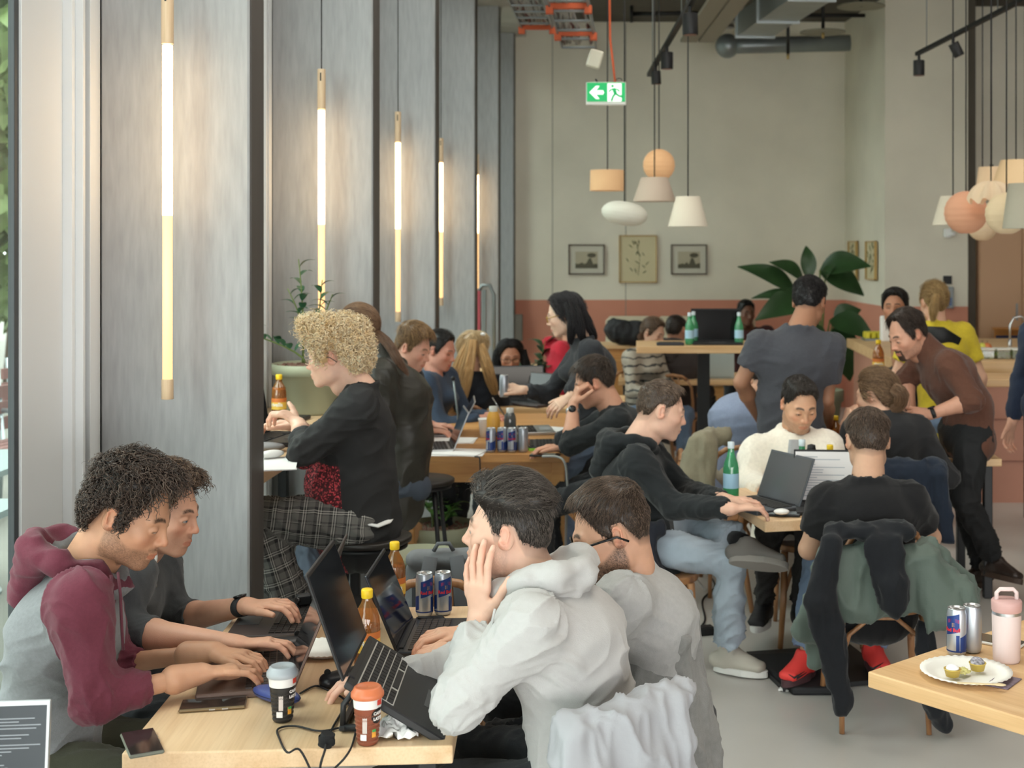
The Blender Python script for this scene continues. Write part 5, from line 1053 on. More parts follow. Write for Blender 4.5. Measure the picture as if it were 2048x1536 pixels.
def crumple(loc, r, lab, m, name='crumpled_tissue', cat='tissue', seed=2, sc=(1,1,.6)):
    g = G(); rd = np.random.default_rng(seed); n = 26; 
    def f(u, v):
        a = u*2*PI; q = np.array([[math.cos(a)*v*2.2, math.sin(a)*v*2.2, seed]]); h = vnoise(q*2.3)[0]; h2 = vnoise(q*5+9)[0]; rr = v*(1+.45*h); return (r*rr*math.cos(a)*sc[0], r*rr*math.sin(a)*sc[1], max(.001, r*sc[2]*((1-v)*.9+.55*abs(h2)+.1*h)))
    g.grid(f, 36, 12, thick=.001); o = g.build(name, m); o.location = loc; return tag(o, lab, cat)
crumple(T(792,1468,ZT), .052, 'crumpled white tissue beside the brown-sleeved cup', M_white, sc=(1.3,.8,.85)); 
ad = thing('cable_tie', 'black hook-and-loop cable tie round the charger cord at the table edge', 'cable tie', T(653,1497,ZT)); g = G(); g.cyl((-.004,.0,.006), (.004,0,.034), .016, n=20); g.lathe([(.0165,.012),(.018,.014),(.018,.028),(.0165,.030)], (0,0,0), 20); g.build('band', mat('velcro', '1a1a1b', .95), ad); g = G(); g.box((.012,-.010,.018), (.018,.012,.016), bev=.003); g.build('flap', mat('velcro'), ad)
def cable(pts, r, m, lab, name='charger_cable', cat='cable', sm=6):
    pts = [Vector(p) for p in pts]; out = []
    for i in range(len(pts)-1):
        a, b, c, d = pts[max(i-1,0)], pts[i], pts[i+1], pts[min(i+2,len(pts)-1)]
        for k in range(sm): t = k/sm; out.append(.5*((2*b)+(c-a)*t+(2*a-5*b+4*c-d)*t*t+(3*b-a-3*c+d)*t**3))
    out.append(pts[-1]); o = out[0].copy(); g = G(); g.tube([p-o for p in out], r, 8); q = g.build(name, m); q.location = o; return tag(q, lab, cat)
zz = ZT+.005
cable([T(690,1330,.80), T(697,1370,.77), T(690,1410,zz), T(668,1450,zz), T(655,1478,zz), T(650,1500,.765), T(641,1530,.75), P(640,1560,2.97)], .0027, M_cord, 'black charger cord running from the raised laptop through the cable tie')
cable([T(600,1387,zz), T(630,1372,zz), T(655,1380,zz), T(690,1400,zz), T(712,1440,zz), T(706,1485,zz), T(690,1515,zz), P(660,1545,2.97)], .0025, M_cord, 'thin black cord looping right beside the brown-sleeved cup')
cable([T(690,1453,zz), T(640,1462,zz), T(590,1452,zz), T(556,1458,zz), T(560,1480,zz), T(575,1505,zz), T(600,1500,zz+.0), P(630,1560,2.97)], .0025, M_cord, 'black cord forming the wide loop at the near edge of the table')
wc = thing('webcam', 'small black webcam clipped above the dark laptop near the pillar', 'webcam', P(607,1212,4.12)); g = G(); g.box((0,0,.02), (.045,.028,.035), Matrix.Rotation(.5,3,'Z'), bev=.006); g.build('housing', M_blk, wc); g = G(); g.cyl((-.01,-.014,.022),(-.016,-.022,.022), .009, n=16); g.build('lens', M_scr2, wc); g = G(); g.tube([(0,.01,0),(.02,.02,-.03),(.015,.02,-.08)], .006, 8); g.build('clip', M_blk, wc)
# backpack on a chair beyond the table
bp = thing('backpack', 'grey backpack with dark padded back standing behind the front table', 'backpack', (-.63,4.50,.467), math.radians(8)); bp.scale = (.92,1,.84); S = SD(.009); S.slab((0,.06,.06), (0,.06,.36), (1,0,0), .165, .135, .10, .07, .03); S.cap((-.10,.0,.42),(.10,.0,.42),.035,.035,.06)
V, Fc = S.mesh(); V = relax(V, Fc, 2); V += vnorm(V, Fc)*(.004*vnoise(V*22))[:,None]; np_mesh('body', V, Fc, mat('pack_grey', '74777a', .85, var=.06, vs=60), bp)
g = G()
for q in (-1,0,1): g.box((q*.078,-.052,.22), (.068,.03,.29), bev=.012)
g.build('back_padding', mat('pack_mesh', '3a3c40', .95), bp, bevel=.004)
for q in (-1,1): g = G(); g.tube([(q*.045,-.06,.44),(q*.058,-.095,.36),(q*.07,-.10,.20),(q*.10,-.09,.08),(q*.13,-.04,.03)], [.026,.028,.028,.02,.012], 10, flat=.28, up=(0,1,0)); g.build('shoulder_strap', mat('pack_strap', '5d6064', .9), bp, bevel=.001)
g = G(); g.tube([(-.035,-.03,.455),(-.02,-.035,.485),(.02,-.035,.485),(.035,-.03,.455)], .008, 8); g.build('grab_handle', mat('pack_strap'), bp)
bentchair((-.63,4.56), PI, 'bentwood chair at the far end of the front table carrying the grey backpack')
# ---------------------------------------------------------------- window bar, stools, big plants
def at(px, Y): return Xw(px, Y)
tb = table('window_bar', (-1.57, 5.83), (.48, 2.0), 1.05, 0, 'high oak bar table between the pillar and the curly blond head', M_wood, 'steel', th=.05, legspots=((-1,-1),(-1,1),(1,1)))
stool((at(735,5.3), 5.28), .725, 'black round stool under the curly blond person in plaid trousers'); stool((at(838,6.7), 6.7), .70, 'black round stool with the worn seat, beside the pot, under the ponytail'); stool((at(695,5.0), 5.0), .52, 'empty black round stool behind the laptops of the front table')
def pot(loc, r, h, lab, soil=True):
    t = thing('plant_pot', lab, 'plant pot', loc, 0, 'sage green plant pots'); g = G(); g.lathe([(.001,.01),(r*.68,.0),(r*.70,.01),(r*.90,h*.78),(r*.99,h*.79),(r,h*.99),(r*.985,h),(r*.93,h),(r*.90,h*.93),(.001,h*.93)], n=48); g.build('pot', mat('sage_plastic', 'a3a78e', .45), t)
    g = G(); rd = random.Random(3)
    for k in range(140): a = rd.random()*6.28; q = r*.86*math.sqrt(rd.random()); g.ball((q*math.cos(a), q*math.sin(a), h*.935), .011, 6)
    o = g.build('clay_pebbles', mat('clay_pebbles', '8a6a5e', .9), t); o['kind'] = 'stuff'; return t
t = pot(P(622,822,6.5), .185, .24, 'big sage green pot on the window bar with a tall sparse plant'); t.location.z = 1.05
def zz_plant(loc, stems, lab, leafc='3f6b3a', nleaf=9, ls=.05, name='potted_plant', grp=None):
    t = thing(name, lab, 'plant', loc, 0, grp); rd = random.Random(len(lab)); m = mat('leaf_'+leafc, leafc, .35, var=.25, vs=9, spec=.6); ms = mat('plant_stem', '6a7a45', .6)
    for (dx, dy, h, bx, by) in stems:
        pts = [Vector((dx*.2*(1-k/6)+dx*0, dy*.2, 0))+Vector((bx*(k/6)**1.6, by*(k/6)**1.6, h*k/6)) for k in range(7)]; g = G(); g.tube(pts, [.006-.0006*k for k in range(7)], 6); st_ = g.build('stem', ms, t); g = G()
        for k in range(nleaf):
            q = .35+.65*k/nleaf; i = min(5, int(q*6)); p = pts[i].lerp(pts[i+1], q*6-i); a = rd.random()*6.28 if k < nleaf-1 else 0; d = Vector((math.cos(a), math.sin(a), .5+.4*rd.random())).normalized(); leafy(g, p, p+d*ls*(1.1+.5*rd.random()), ls*.26, 6, .25)
        g.build('leaves', m, st_)
    return t
zz_plant(Vector(t.location)+Vector((.0,0,.24)), [(-.2,0,.50,-.06,.0),(.2,.0,.40,.05,.02),(0,0,.36,-.10,-.05),(.1,.1,.33,.10,0),(-.1,-.1,.16,-.30,-.1)], 'tall thin plant with small glossy leaves rising from the big sage pot', '3c6a4c', 8, .07)
t = pot(P(880,1090,7.35), .20, .34, 'sage green pot on the floor behind the black stool'); t.location.z = 0
zz_plant(Vector(t.location)+Vector((0,0,.31)), [(-.2,0,.16,-.08,.0),(.2,.0,.20,.02,.02),(0,0,.13,.08,-.05),(.1,-.1,.10,.06,-.08)], 'small bright plant growing from the floor pot under the communal table', '6b9a52', 8, .08)
t = thing('pot_saucer', 'sage green saucer on the floor beside the grey backpack', 'saucer', (at(838,6.0), 6.0, 0)); g = G(); g.lathe([(.001,.0),(.13,0),(.16,.045),(.165,.045),(.135,.006),(.001,.006)], n=40); g.build('dish', mat('sage_plastic'), t); t.location.z = .45; stoolx = stool((at(838,6.0)+.0, 6.0), .45, 'low black stool holding the sage saucer, behind the backpack')
t = thing('wooden_vase', 'turned honey-wood vase standing on the floor left of the floor pot', 'vase', (at(826,7.2), 7.2, 0)); g = G(); g.lathe([(.001,0),(.05,0),(.06,.03),(.035,.07),(.05,.16),(.06,.22),(.03,.27),(.045,.31),(.05,.36),(.03,.38),(.001,.38)], n=32); g.build('vase_body', mat('turned_wood', 'b28a62', .5, var=.1), t)
bottle(Vector((at(558,6.15), 6.15, 1.05)), 'amber drink bottle with yellow cap on the window bar beside the big pot', 'amber bottles farther back', level=.16)
laptop((at(520,5.7), 5.6, 1.05), math.radians(80), 'dark laptop on the window bar under the hands of the curly blond person', w_=.32, op=100)
laptop((at(505,6.2), 6.15, 1.05), math.radians(85), 'second dark laptop on the window bar, mostly behind the pillar', w_=.32, op=100)
def papers(loc, rz, n, lab, sz=(.21,.297), m=None, grp='loose papers'):
    t = thing('paper_stack', lab, 'paper', loc, rz, grp); rd = random.Random(n+int(loc[0]*100))
    for k in range(n): g = G(); g.box((rd.uniform(-.01,.01), rd.uniform(-.01,.01), .0015+.003*k), (sz[0], sz[1], .0025), Matrix.Rotation(rd.uniform(-.15,.15),3,'Z')); g.build('sheet', m or M_white, t)
    return t
papers((at(535,5.0), 4.98, 1.05), .2, 2, 'white papers at the near corner of the window bar')
t = thing('computer_mouse', 'white mouse lying on the papers of the window bar', 'mouse', (at(546,5.12), 5.1, 1.057), .8); g = G(); g.ball((0,0,.014), .034, 20, sc=(1.5,.9,.45)); g.build('shell', mat('white_plastic', 'e8e8e6', .3), t)
t = thing('headphones', 'grey folded pouch lying at the edge of the window bar', 'pouch', (at(530,5.3), 5.3, 1.05)); g = G(); g.ball((0,0,.018), .05, 18, sc=(1.6,1,.35)); g.build('pouch', mat('grey_felt', '8b8a8c', .9), t)
# ---------------------------------------------------------------- communal table
zc = .76; Yn = YZ(908, zc); tl = (at(790,Yn), at(1138,Yn)); CT = table('communal_table', ((tl[0]+tl[1])/2, Yn+.85), (tl[1]-tl[0], 1.7), zc, 0, 'long honey-pine table with apron in the middle, cans in a row on its near edge', M_pine, 'wood', th=.045, apron=True)
for i, (px, kind, lab) in enumerate(((982,'blue','blue energy can, leftmost in the row on the communal table'), (1004,'blue','blue energy can, second in the row on the communal table'), (1024,'blue','blue energy can, third in the row on the communal table'), (1046,'plain','plain silver can, rightmost in the row on the communal table'))): can((at(px,Yn+.06), Yn+.055+.01*(i%2), zc), -.9+.5*i, lab, 'cans on the communal table', kind)
bottle((at(986,7.3), 7.32, zc), 'yellow steel drinking bottle behind the row of cans', 'flasks on the communal table', 'steel', 1.05); bottle((at(1020,7.42), 7.42, zc), 'dark smoky drinking bottle behind the row of cans', 'flasks on the communal table', 'clear', .95)
t = thing('takeaway_cup', 'white takeaway cup beside the yellow bottle on the communal table', 'cup', (at(970,7.7), 7.7, zc)); g = G(); g.lathe([(.001,0),(.028,0),(.038,.10),(.040,.102),(.039,.108),(.001,.108)], n=28); g.build('cup', M_white, t)
laptop((at(903,7.28), 7.28, zc), math.radians(-78), 'silver laptop on the left of the communal table, seen from its side', w_=.31, d=.22, op=112, shell=M_alu, kind='light'); laptop((at(915,7.85), 7.85, zc), math.radians(-82), 'second silver laptop behind it on the communal table', w_=.31, d=.22, op=118, shell=M_alu, kind='light'); laptop((at(1030,7.9), 7.9, zc), math.radians(100), 'silver laptop with its lid tilted back in front of the standing woman', w_=.31, d=.22, op=125, shell=M_alu, kind='light')
laptop((at(1062,7.35), 7.35, zc), math.radians(95), 'low open laptop used by the man leaning on his hand', w_=.3, d=.21, op=160, shell=mat('graphite_shell'), kind='dark')
papers((at(915,7.12), 7.12, zc), 1.4, 3, 'white sheets with a blue edge at the near left of the communal table'); papers((at(900,7.6), 7.55, zc), 1.5, 2, 'white sheet under the hands at the left of the communal table'); papers((at(1095,8.0), 8.0, zc), 1.2, 2, 'white sheets before the standing woman on the communal table')
t = phone((at(1090,7.02), 7.02, zc), 1.45, 'dark phone at the near right corner of the communal table', M_scr2)
t = thing('note_block', 'bright green sticky notes on the communal table', 'notes', (at(1070,7.3), 7.22, zc), .2); g = G(); g.box((0,0,.006), (.06,.06,.012)); g.build('pad', mat('green_note', '8fd048', .6), t)
cable([(at(1085,6.98),6.98,zc+.004), (at(1115,6.95),6.93,zc+.01), (at(1130,6.9),6.9,zc-.02), (at(1135,6.9),6.9,.62), (at(1132,6.9),6.92,.42), (at(1128,6.9),6.95,.2), (at(1120,6.9),6.97,.02), (at(1105,6.9),7.05,.008)], .006, mat('grey_cable'), 'pale grey cord hanging over the right end of the communal table')
cable([(at(948,6.93),6.97,zc+.004), (at(958,6.92),6.93,zc+.006), (at(960,6.92),6.92,zc-.03), (at(960,6.92),6.93,.62), (at(962,6.92),6.95,.3), (at(958,6.92),6.96,.02), (at(950,6.95),7.1,.006)], .004, M_cord, 'thin cord hanging over the front of the communal table below the papers')
t = thing('microphone', 'small black microphone on a grey gooseneck rising from the communal table', 'microphone', (at(915,7.9), 7.95, zc)); g = G(); g.tube([(0,0,0),(-.005,0,.10),(-.03,0,.30)], .006, 8); g.build('gooseneck', M_galv, t); g = G(); g.ball((-.033,0,.31), .014, 12); g.build('head', M_blk, t)
# background window tables
table('cafe_table', (at(1000,9.2)+.1, 9.6), (1.5, .8), .74, 0, 'oak table behind the standing woman, with a grey laptop lid', M_woodx, 'steel'); laptop((at(1035,9.5), 9.6, .74), math.radians(8), 'grey laptop seen from the back, before the woman with long black hair', w_=.36, d=.25, op=105, shell=mat('slate_shell', '4d5157', .4, metal=.2))
laptop((at(1085,9.4), 9.45, .74), math.radians(-40), 'dark brown laptop with a sticker seen beside the standing woman', w_=.3, d=.21, op=100, shell=mat('maroon_shell', '3a2a28', .4))
table('cafe_table', (at(1010,12.2), 12.2), (1.6, .8), .74, 0, 'oak table far back by the windows below the hanging ladder', M_woodx, 'steel')
t = pot(Vector((at(1065,11), 11, 0)), .18, .5, 'plant pot far back by the windows'); zz_plant(Vector((at(1065,11), 11, .45)), [(-.2,0,.42,-.15,.0),(.2,.0,.62,.10,.02),(0,0,.45,.18,-.05),(.1,-.1,.40,-.05,-.12),(0,0,.35,.22,.1),(0,0,.3,-.22,.1)], 'dark glossy plant in front of the orange wall, left of the standing woman', '33553a', 12, .14)
t = thing('folded_ladder', 'narrow red and silver upright standing by the fifth pillar', 'ladder', (at(958,12.6), 12.6, 0)); g = G(); g.box((0,0,.7), (.03,.08,1.44)); g.build('red_rail', mat('red_rail', 'a84a55', .5), t); g = G(); g.box((.05,0,.7), (.035,.08,1.46)); g.tube([(0,0,1.42),(.03,0,1.47),(.10,0,1.47),(.14,0,1.38),(.14,0,0)], .018, 8); g.build('steel_rail', M_galv, t)
t = thing('radiator_box', 'small grey-brown box on the last pillar, level with the orange paint', 'box', (-1.28, 15.06, 1.02)); g = G(); g.box((0,0,-.1), (.11,.06,.3), bev=.006); g.build('housing', mat('taupe_box', '6d655c', .6), t)
# ---------------------------------------------------------------- right half: tables, counter, banquette
bar = table('bar_table', (P(1405,0,9.8).x+.02, 10.05), (1.0, .6), Z(692,9.8), 0, 'tall wooden bar table on a dark steel post with an open black laptop', M_woodx, 'post', th=.05)
zb = Z(692,9.8); xb = at(1435,9.9); laptop((xb, 10.12, zb), 0, 'large black laptop open towards the camera on the tall bar table', w_=.37, d=.25, op=95, shell=M_blk, screen=mat('black_screen', '09090b', .15))
for px, Y, lab in ((1379,9.92,'green water bottle left of the black laptop on the bar table'), (1387,10.08,'second green water bottle left of the black laptop, just behind the first'), (1478,9.95,'green water bottle right of the black laptop on the bar table')): bottle((at(px,Y), Y, zb), lab, 'green water bottles', 'green', .94)
t = laptop((at(1340,9.95), 9.95, zb), 0, 'closed thin notebook computer lying at the left end of the bar table', w_=.20, d=.12, op=2, shell=mat('graphite_shell'))
# banquette along the back wall
def banq(px0, px1, lab):
    Y = 14.55; x0_, x1_ = at(px0, Y), at(px1, Y); t = thing('banquette', lab, 'bench', ((x0_+x1_)/2, Y+.2, 0), 0, 'cream banquettes along the back wall'); w_ = x1_-x0_
    g = G(); g.box((0,.12,.80), (w_-.02,.16,.52), bev=.05); g.build('backrest', mat('cream_fabric', 'cfc2a9', .9, bump=.2, bs=200), t, bevel=.01); g = G(); g.box((0,-.15,.42), (w_-.02,.6,.14), bev=.04); g.build('seat', mat('cream_fabric'), t); g = G(); g.box((0,-.1,.17), (w_-.04,.5,.34)); g.build('plinth', M_pine, t)
banq(1208,1310,'cream banquette section behind the black bag'); banq(1312,1414,'cream banquette section behind the short-haired man and the bottles'); banq(1416,1518,'cream banquette section behind the black laptop and the dark-haired man')
cb = thing('wooden_cabinet', 'honey-coloured wooden cabinet under the black bag at the back', 'cabinet', (at(1232,12.2), 12.3, 0)); g = G(); g.box((0,0,.47), (.42,.42,.90)); g.build('body', M_pine, cb); g = G(); g.box((0,-.005,.935), (.46,.46,.03)); g.build('top', M_woodx, cb); g = G(); g.box((0,-.215,.45), (.38,.015,.80)); d_ = g.build('door', M_pine, cb, bevel=.003); g = G(); g.cyl((.14,-.222,.6),(.14,-.25,.6),.012); g.build('knob', M_alu, d_)
bl = Vector((at(1252,12.0), 12.1, .95)); garment('shoulder_bag', 'big slouching black bag on the cabinet before the cream banquette', 'bag', mat('black_nylon', '1c1d20', .7, bump=.2, bs=90), [(bl+Vector((-.04,0,.10)), bl+Vector((-.02,0,.15)), (1,0,0), .17, .16, .10, .08), (bl+Vector((.10,0,.10)), bl+Vector((.08,0,.14)), (1,0,0), .12, .11, .10, .08)], .012, 3, .008, bl)
# low table with pale laptop under the bar table
table('cafe_table', (at(1400,11.2), 11.4), (1.35,.7), .74, 0, 'low oak table seen beneath the tall bar table', M_woodx, 'steel'); laptop((at(1438,11.3), 11.2, .74), PI, 'pale laptop seen from behind on the low table beneath the bar table', w_=.24, d=.20, op=92, shell=mat('pale_shell', 'a9b4b2', .5), kind='light')
# cafe table in the middle with two laptops
c0 = T(1530,1043,.74); r_ = math.radians(13); ex_ = Vector((math.cos(r_),math.sin(r_),0)); ey_ = Vector((-math.sin(r_),math.cos(r_),0)); cm = c0+ex_*.37+ey_*.37
table('cafe_table', (cm.x, cm.y), (.74,.74), .74, r_, 'small square oak table between the cream jacket and the black T-shirt', M_wood, 'post', th=.045)
laptop((at(1556,5.82), 5.82, .74), math.radians(-60), 'grey laptop of the man in the black hoodie, lid leaning right', w_=.31, d=.22, op=112, shell=mat('slate_shell'), screen=mat('grey_screen', '58595c', .15), keys=mat('keys_dark', '2a2726', .5))
laptop((at(1668,5.80), 5.80, .74), math.radians(-4), 'laptop with a pale screen in front of the man in the black T-shirt', w_=.34, d=.23, op=98, shell=M_blk, screen=mat('pale_screen', 'c4c2c0', .3, emit=.28), lines=4)
t = phone(T(1563,1030,.742), 1.4, 'dark phone with white earbud case on it at the front of the square table', M_scr2); t = thing('earbud_case', 'white rounded earbud case lying on the dark phone', 'case', T(1563,1029,.753)); g = G(); g.ball((0,0,.012), .026, 20, sc=(1.25,.9,.48)); g.build('case', mat('white_plastic'), t)
bottle((at(1462,5.95), 5.95, .74), 'green water bottle at the left corner of the square table, before the cream jacket', 'green water bottles', 'green', 1.0); bottle((at(1604,6.02), 6.02, .74), 'green water bottle between the two laptops of the square table', 'green water bottles', 'green', 1.0); bottle((at(1662,6.05), 6.08, .74), 'amber bottle whose yellow cap peeks over the pale laptop screen', 'amber bottles farther back', level=.1)
t = thing('pepper_mill', 'small black-topped grinder peeking over the pale laptop screen', 'grinder', (at(1624,6.08), 6.1, .74)); g = G(); g.lathe([(.001,0),(.024,0),(.020,.06),(.024,.12),(.015,.16),(.022,.18),(.018,.215),(.001,.22)], n=24); g.build('mill_body', M_blk, t)
for c, rz, lab in (((.08,5.83), PI/2, 'bentwood chair under the man in the black hoodie and light jeans'), ((.97,5.385), PI-.03, 'bentwood chair under the man in the black T-shirt, hung with coats'), ((.87,6.42), 0, 'bentwood chair under the man in the cream jacket'), ((at(1425,7.0), 7.05), -PI/2-.3, 'chair with a beige coat over it, behind the small square table'), ((at(1800,6.55), 6.62), PI-.3, 'chair hung with a navy jacket, right of the black T-shirt'), ((-.14,3.90), -PI/2, 'bentwood chair under the bearded man with glasses'), ((-.15,3.31), -2.5, 'bentwood chair under the man in the white hoodie')): bentchair(c, rz, lab)
# clothes on chairs
X1, Y1, Z1 = Vector((1,0,0)), Vector((0,1,0)), UP
def V3(px, py, Y): return P(px, py, Y)
garment('hanging_coat', 'sage green padded coat spread over the chair of the man in the black T-shirt', 'coat', mat('sage_coat', '56635b', .6, bump=.3, bs=60, sheen=.12), [(V3(1740,1100,5.06), V3(1745,1215,5.05), X1, .20,.25,.035,.05), (V3(1830,1110,5.05), V3(1905,1225,5.0), X1, .07,.13,.04,.05), (V3(1850,1090,5.10), V3(1935,1190,5.12), X1, .05,.06,.03,.04), (V3(1655,1180,5.12), V3(1615,1265,5.15), X1, .07,.06,.035,.04), (V3(1625,1270,5.2), V3(1632,1325,5.22), X1, .035,.03,.02,.02)], .010, 2, .013)
garment('hanging_hoodie', 'black hooded sweatshirt draped over the same chair, sleeve hanging to the floor', 'hoodie', cloth('black_sweat', '1d1f23'), [(V3(1665,1062,5.06), V3(1820,1062,5.06), Z1, .035,.035,.06,.06), (V3(1665,1085,4.99), V3(1640,1200,4.97), X1, .045,.065,.035,.04), (V3(1642,1200,4.97), V3(1688,1400,5.0), X1, .065,.040,.04,.035), (V3(1690,1395,5.0), V3(1686,1418,5.0), X1, .032,.032,.03,.028), (V3(1765,1085,4.985), V3(1790,1200,4.955), X1, .075,.055,.03,.035), (V3(1785,1170,4.95), V3(1790,1225,4.95), X1, .06,.025,.04,.025), (V3(1860,1390,5.05), V3(1888,1450,5.1), X1, .05,.03,.04,.03), (V3(1850,1260,5.10), V3(1868,1400,5.08), X1, .04,.05,.035,.035)], .009, 7, .009)
garment('hanging_jacket', 'navy jacket over the chair right of the man in the black T-shirt', 'jacket', cloth('navy_cloth', '232b38'), [(V3(1770,938,6.22), V3(1880,938,6.22), Z1, .05,.05,.04,.04), (V3(1800,950,6.2), V3(1810,1020,6.2), X1, .14,.12,.04,.04), (V3(1878,945,6.2), V3(1893,1075,6.2), X1, .05,.04,.045,.035)], .011, 5, .012)
garment('hanging_coat', 'beige coat over the chair between the black hoodie and the pale blue shirt', 'coat', cloth('beige_coat', '8d8672'), [(V3(1400,880,6.75), V3(1445,872,6.80), Z1, .05,.05,.05,.05), (V3(1405,885,6.72), V3(1390,985,6.70), X1, .08,.10,.05,.05)], .012, 4, .012)
garment('hanging_jacket', 'dark navy jacket behind the back of the man in the black hoodie', 'jacket', cloth('dark_navy_cloth', '2a2c34'), [(V3(1262,1060,5.68), V3(1318,1060,5.68), Z1, .04,.04,.05,.05), (V3(1270,1062,5.66), V3(1305,1180,5.64), X1, .07,.08,.05,.06)], .011, 5, .010)
garment('hanging_coat', 'grey wool coat over the chair of the bearded man, reaching the bottom of the frame', 'coat', mat('grey_wool', '848482', .95, var=.08, vs=60, bump=.3, bs=300, sheen=.12), [(Vector((.12,3.68,.79)), Vector((.13,4.10,.79)), Z1, .035,.035,.05,.05), (Vector((.15,3.89,.78)), Vector((.21,3.86,.12)), Y1, .21,.27,.035,.06), (Vector((.06,3.70,.75)), Vector((.07,3.62,.25)), X1, .085,.12,.05,.05), (Vector((.17,3.75,.6)), Vector((.24,3.70,.10)), Y1, .05,.10,.05,.06)], .009, 9, .012)
garment('hanging_jacket', 'pale grey jacket with an orange lining edge over the chair of the white hoodie', 'jacket', mat('pale_shell_cloth', 'a2a3a8', .7, bump=.15, bs=80, sheen=.2), [(Vector((-.13,3.02,.785)), Vector((.12,3.20,.80)), Z1, .035,.035,.045,.045), (Vector((-.02,3.07,.77)), Vector((.04,3.00,.30)), Vector((.8,.6,0)), .17,.22,.035,.05), (Vector((.08,3.17,.79)), Vector((.135,3.14,.70)), X1, .045,.022,.035,.02), (Vector((-.13,3.03,.77)), Vector((-.12,2.97,.5)), X1, .05,.07,.035,.04)], .007, 6, .011)
g = G(); pts = [P(1272,1400,3.2), P(1290,1392,3.21), P(1303,1398,3.2)]; g.tube([p-pts[0] for p in pts], .006, 8); t = g.build('lining_edge', mat('orange_lining', 'e0532c', .6)); t.parent = [o for o in bpy.data.objects if o.get('label','').startswith('pale grey jacket')][0]; t.location = pts[0]-t.parent.location
# front right table
c0 = T(1735,1343,.74); e1 = Vector((.663,-.749,0)); e2 = Vector((.749,.663,0)); cf = c0+e1*.6+e2*.37
table('cafe_table', (cf.x, cf.y), (1.2,.74), .74, math.radians(-48.5), 'light oak table at the right edge with thermos, cans and paper plate', M_woodx, 'post', th=.042)
plate(T(1932,1352,.74), .118, 'paper plate with foil cups and wrappers on the right-hand table', 'paper plates')
can(T(1913,1310,.74), 2.5, 'blue and silver energy can beside the pink thermos, nearest to the table corner', 'cans on the right-hand table'); can(T(1944,1304,.74), 1.2, 'silver-looking energy can turned away, right beside the pink thermos', 'cans on the right-hand table', 'plain')
th_ = thing('thermos', 'pale pink steel thermos with a carrying loop on the right-hand table', 'thermos', T(2013,1322,.74)); g = G(); g.lathe([(.001,.0),(.033,0),(.036,.006),(.039,.125),(.0385,.128)], n=40); g.build('flask', mat('pink_enamel', 'd9c5c3', .45), th_); g = G(); g.lathe([(.0385,.128),(.0385,.136)], n=40); g.build('steel_ring', M_alu, th_); g = G(); g.lathe([(.0385,.136),(.040,.139),(.041,.162),(.038,.167),(.001,.168)], n=40); l_ = g.build('lid', mat('pink_lid', 'c89f9b', .45), th_); g = G(); g.tube([(-.027,0,.160),(-.027,0,.185),(-.018,0,.194),(.018,0,.194),(.027,0,.185),(.027,0,.160)], .006, 8); g.build('carry_loop', mat('pink_enamel'), l_)
phone(T(1992,1286,.74), .9, 'phone in a white case behind the cans on the right-hand table', M_scr2, mat('white_plastic'))
for px, py, lab, c in ((1905,1352,'small yellow foil cup with white cream on the paper plate, left','d8c060'),(1955,1340,'tipped yellow foil cup with black and white lid on the paper plate','d8c060')):
    t = thing('foil_cup', lab, 'foil cup', T(px,py,.752), 0, 'foil cups on the paper plate'); g = G(); g.lathe([(.001,.0),(.017,0),(.022,.020),(.0225,.020),(.0225,.018),(.001,.016)], n=28); g.build('foil', mat('yellow_foil', 'cdb25a', .4, metal=.2), t); g = G(); g.ball((0,0,.020), .017, 16, sc=(1,1,.6) if px == 1905 else (1.1,1.2,.25), R=Matrix.Rotation(0 if px==1905 else .5,3,'X')); g.build('content', M_white if px == 1905 else mat('printed_foil', '8a8890', .5, var=.9, vs=120), t)
crumple(T(1925,1345,.752), .02, 'scrunched pale yellow wrapper between the foil cups', mat('yellow_wrapper', 'd6d08a', .6), 'crumpled_wrapper', 'wrapper', 5)
t = thing('wooden_fork', 'small wooden spoon lying across the paper plate', 'spoon', T(1955,1368,.757), -.15); g = G(); g.box((0,0,.001), (.10,.008,.002)); g.ball((.055,0,.001), .012, 12, sc=(1.3,.9,.15)); g.build('spoon', mat('birch', 'e2cda6', .6), t)
t = papers(T(2005,1366,.7405), .8, 1, 'printed purple leaflet tucked beside the paper plate', (.10,.06), mat('leaflet', '7a6d7c', .6, var=.3, vs=60), 'leaflets')
# floor things
t = thing('floor_bag', 'flat black bag lying on the floor by the red trainers', 'bag', T(1600,1350,0)); g = G(); pl = [T(x, y, 0)-T(1600,1350,0) for x, y in ((1497,1322),(1560,1372),(1585,1392),(1690,1392),(1700,1325),(1600,1320))]; g.prism([(p.x, p.y) for p in pl], 0, .035); g.build('bag', mat('black_nylon'), t, bevel=.012)
crumple(T(1574,1380,0), .035, 'crumpled white tissue on the floor before the black bag', M_white, seed=9)
pw = thing('power_strip', 'black power strip on the floor behind the bentwood chair', 'power strip', T(1375,1272,0), .3); g = G(); g.box((0,0,.02), (.26,.055,.04), bev=.006); g.build('strip', M_blk, pw); g = G()
for k in range(4): g.cyl((-.09+.06*k,0,.04),(-.09+.06*k,0,.042),.018)
g.build('socket', mat('black_plastic'), pw)
cable([T(1390,1265,.01), T(1410,1240,.006), T(1405,1200,.006), T(1430,1170,.006), T(1400,1130,.006)], .005, M_cord, 'black cable on the floor behind the light jeans'); cable([T(1410,1180,.01), T(1390,1150,.10), T(1400,1125,.25), T(1425,1120,.25), T(1440,1150,.02)], .006, mat('white_cable', 'd0d0cc', .5), 'white cable arching over the floor cables')
